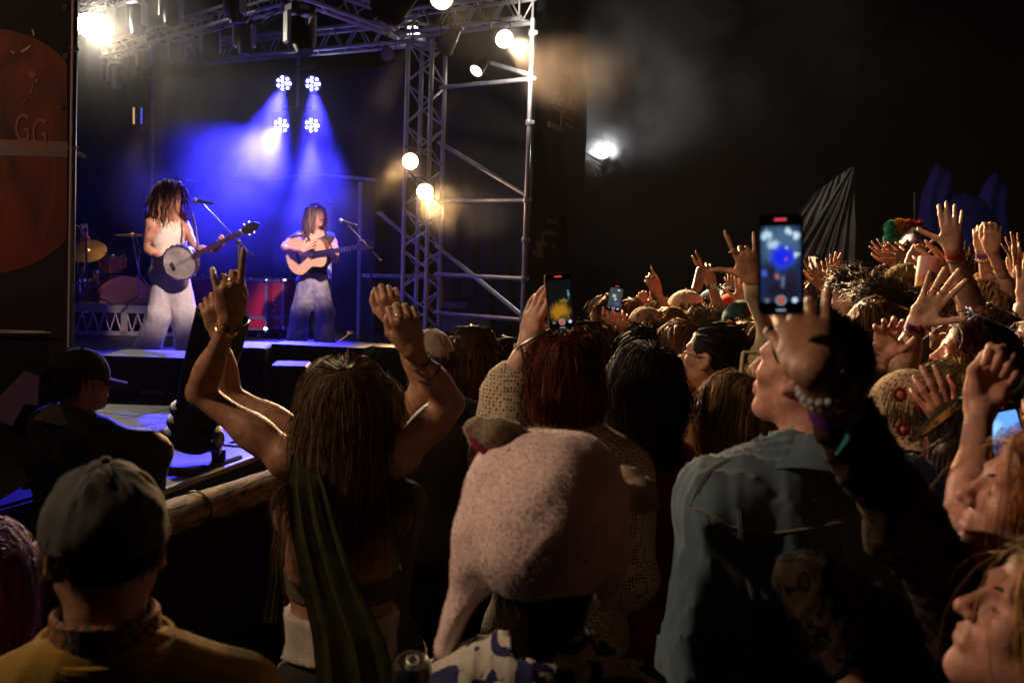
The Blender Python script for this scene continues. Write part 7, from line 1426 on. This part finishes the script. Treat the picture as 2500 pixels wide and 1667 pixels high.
v, q = sdf([cap(P(752, 690, gd), kn2[0], .115, .10, .04), cap(kn2[0], gf[0]+V3(0, 0, -.03), .10, .115, .04), cap(P(775, 690, gd), kn2[1], .115, .10, .04), cap(kn2[1], gf[1]+V3(0, 0, -.03), .10, .115, .04)], .012, disp=folds(.008, 10, 7)); link('baggy_jeans', mesh_np('baggy_jeans', v, q), bw, rt)
band(rt, info[0][0], info[0][0]-info[0][1], .036, mat('yellow_band', (.7, .5, .03), .5), name='wristband', w=.025)
gt = empty('acoustic_guitar', c_g, 'pale topped acoustic guitar held by the long haired singer', 'guitar'); hd = P(912, 598, gd-.55); X, Y, Z = rrot(hd-c_g, C0-c_g)
def gout(t):  # t along -0.25..0.25, half width
    return .205*math.exp(-((t+.105)/.145)**4) if False else 0
prof = [(-.255, 0), (-.25, .06), (-.235, .115), (-.20, .165), (-.15, .195), (-.09, .2), (-.03, .175), (.02, .142), (.06, .13), (.10, .137), (.15, .15), (.195, .14), (.225, .105), (.242, .05), (.245, 0)]
tt = np.linspace(0, len(prof)-1, 44); px_ = np.interp(tt, range(len(prof)), [p[0] for p in prof]); py_ = np.interp(tt, range(len(prof)), [p[1] for p in prof])
out = [(a, -b_) for a, b_ in zip(px_, py_)]+[(a, b_) for a, b_ in zip(px_[::-1][1:-1], py_[::-1][1:-1])]
cg = c_g-X*.02+Y*.0
MB().prism(out, cg-Z*.045, X, Y, Z, .10).build('body', mat('mahogany', (.14, .05, .025), .3), gt)
MB().prism([(a*.99, b_*.985) for a, b_ in out], cg+Z*.0075, X, Y, Z, .004).build('soundboard', mat('spruce_top', (.66, .40, .22), .35, var=.08, vscale=6), gt, smooth=False)
MB().prism([(.048*math.cos(t), .048*math.sin(t)) for t in np.linspace(0, 6.283, 29)[:-1]], cg+X*.075+Z*.011, X, Y, Z, .001).build('sound_hole', mat('hole_dark', (.006, .005, .004), .9), gt, smooth=False)
MB().path([cg+X*.075+Z*.011+(X*math.cos(t)+Y*math.sin(t))*.054 for t in np.linspace(0, 6.283, 33)[:-1]], .003, 6, True).build('rosette', mat('rosette', (.25, .14, .08), .4), gt)
MB().prism([(-.012, -.08), (.012, -.08), (.02, 0), (.012, .08), (-.012, .08), (-.018, 0)], cg-X*.10+Z*.014, X, Y, Z, .01).build('bridge', mat('ebony', (.02, .012, .01), .4), gt)
MB().box(cg+X*.40+Z*.012, (.48, .052, .026), np.stack([X, Y, Z], 1), .006).build('neck', MC['mahogany'], gt); MB().box(cg+X*.365+Z*.027, (.53, .054, .005), np.stack([X, Y, Z], 1)).build('fingerboard', MC['ebony'], gt, smooth=False)
for k in range(15): MB().box(cg+X*(.14+.034*k)+Z*.0305, (.003, .052, .002), np.stack([X, Y, Z], 1)).build('fret', CHR, gt, smooth=False)
MB().prism([(0, -.026), (.02, -.034), (.16, -.04), (.17, 0), (.16, .04), (.02, .034), (0, .026)], cg+X*.64+Z*.012, X, Y, Z, .016).build('headstock', MC['mahogany'], gt, smooth=False)
for s_ in (-1, 1):
    for k in range(3): MB().tube(cg+X*(.67+.045*k)+Y*s_*.035+Z*.01, cg+X*(.67+.045*k)+Y*s_*.055+Z*.01, .004, n=6).ell(cg+X*(.67+.045*k)+Y*s_*.06+Z*.01, V3(.01, .01, .01), None, 8).build('tuning_peg', SILV, gt)
for k in range(6): MB().tube(cg-X*.1+Y*(k-2.5)*.009+Z*.021, cg+X*.65+Y*(k-2.5)*.007+Z*.034, .0008, n=4).build('string', SILV, gt)
# drummer, mostly hidden behind the banner tower
ddr = 12.4; rt, c, R, nb, Rb, info = person('drummer in a yellow shirt and white cap behind the banner tower edge', (152, 575), -70, ddr, HDB, st(.05), dict(kind='tee', m=fab('yellow_shirt', (.35, .2, .04)), t=.02), None, 'mid', male=True, group='musicians playing on the stage', floor=DZ+rz, seed=205, arms=(None, dict(el=P(222, 598, ddr-.3), wr=P(208, 574, ddr-.45), dir=P(200, 560, ddr-.5)-P(208, 574, ddr-.45), back=nrm(C0-nb), thumb=cu, curl=(60, 65, 65, 65))), hat=lambda rt, c, R, s: cap_hat(rt, c, R, s, wc, 12), byaw=-60)
tag(MB().tube(P(203, 560, ddr-.5), P(150, 530, ddr-.6), .007).build('drumstick', mat('maple', (.55, .38, .22), .5), origin=P(203, 560, ddr-.5)), 'drumstick raised over the kit by the drummer', 'drumstick')
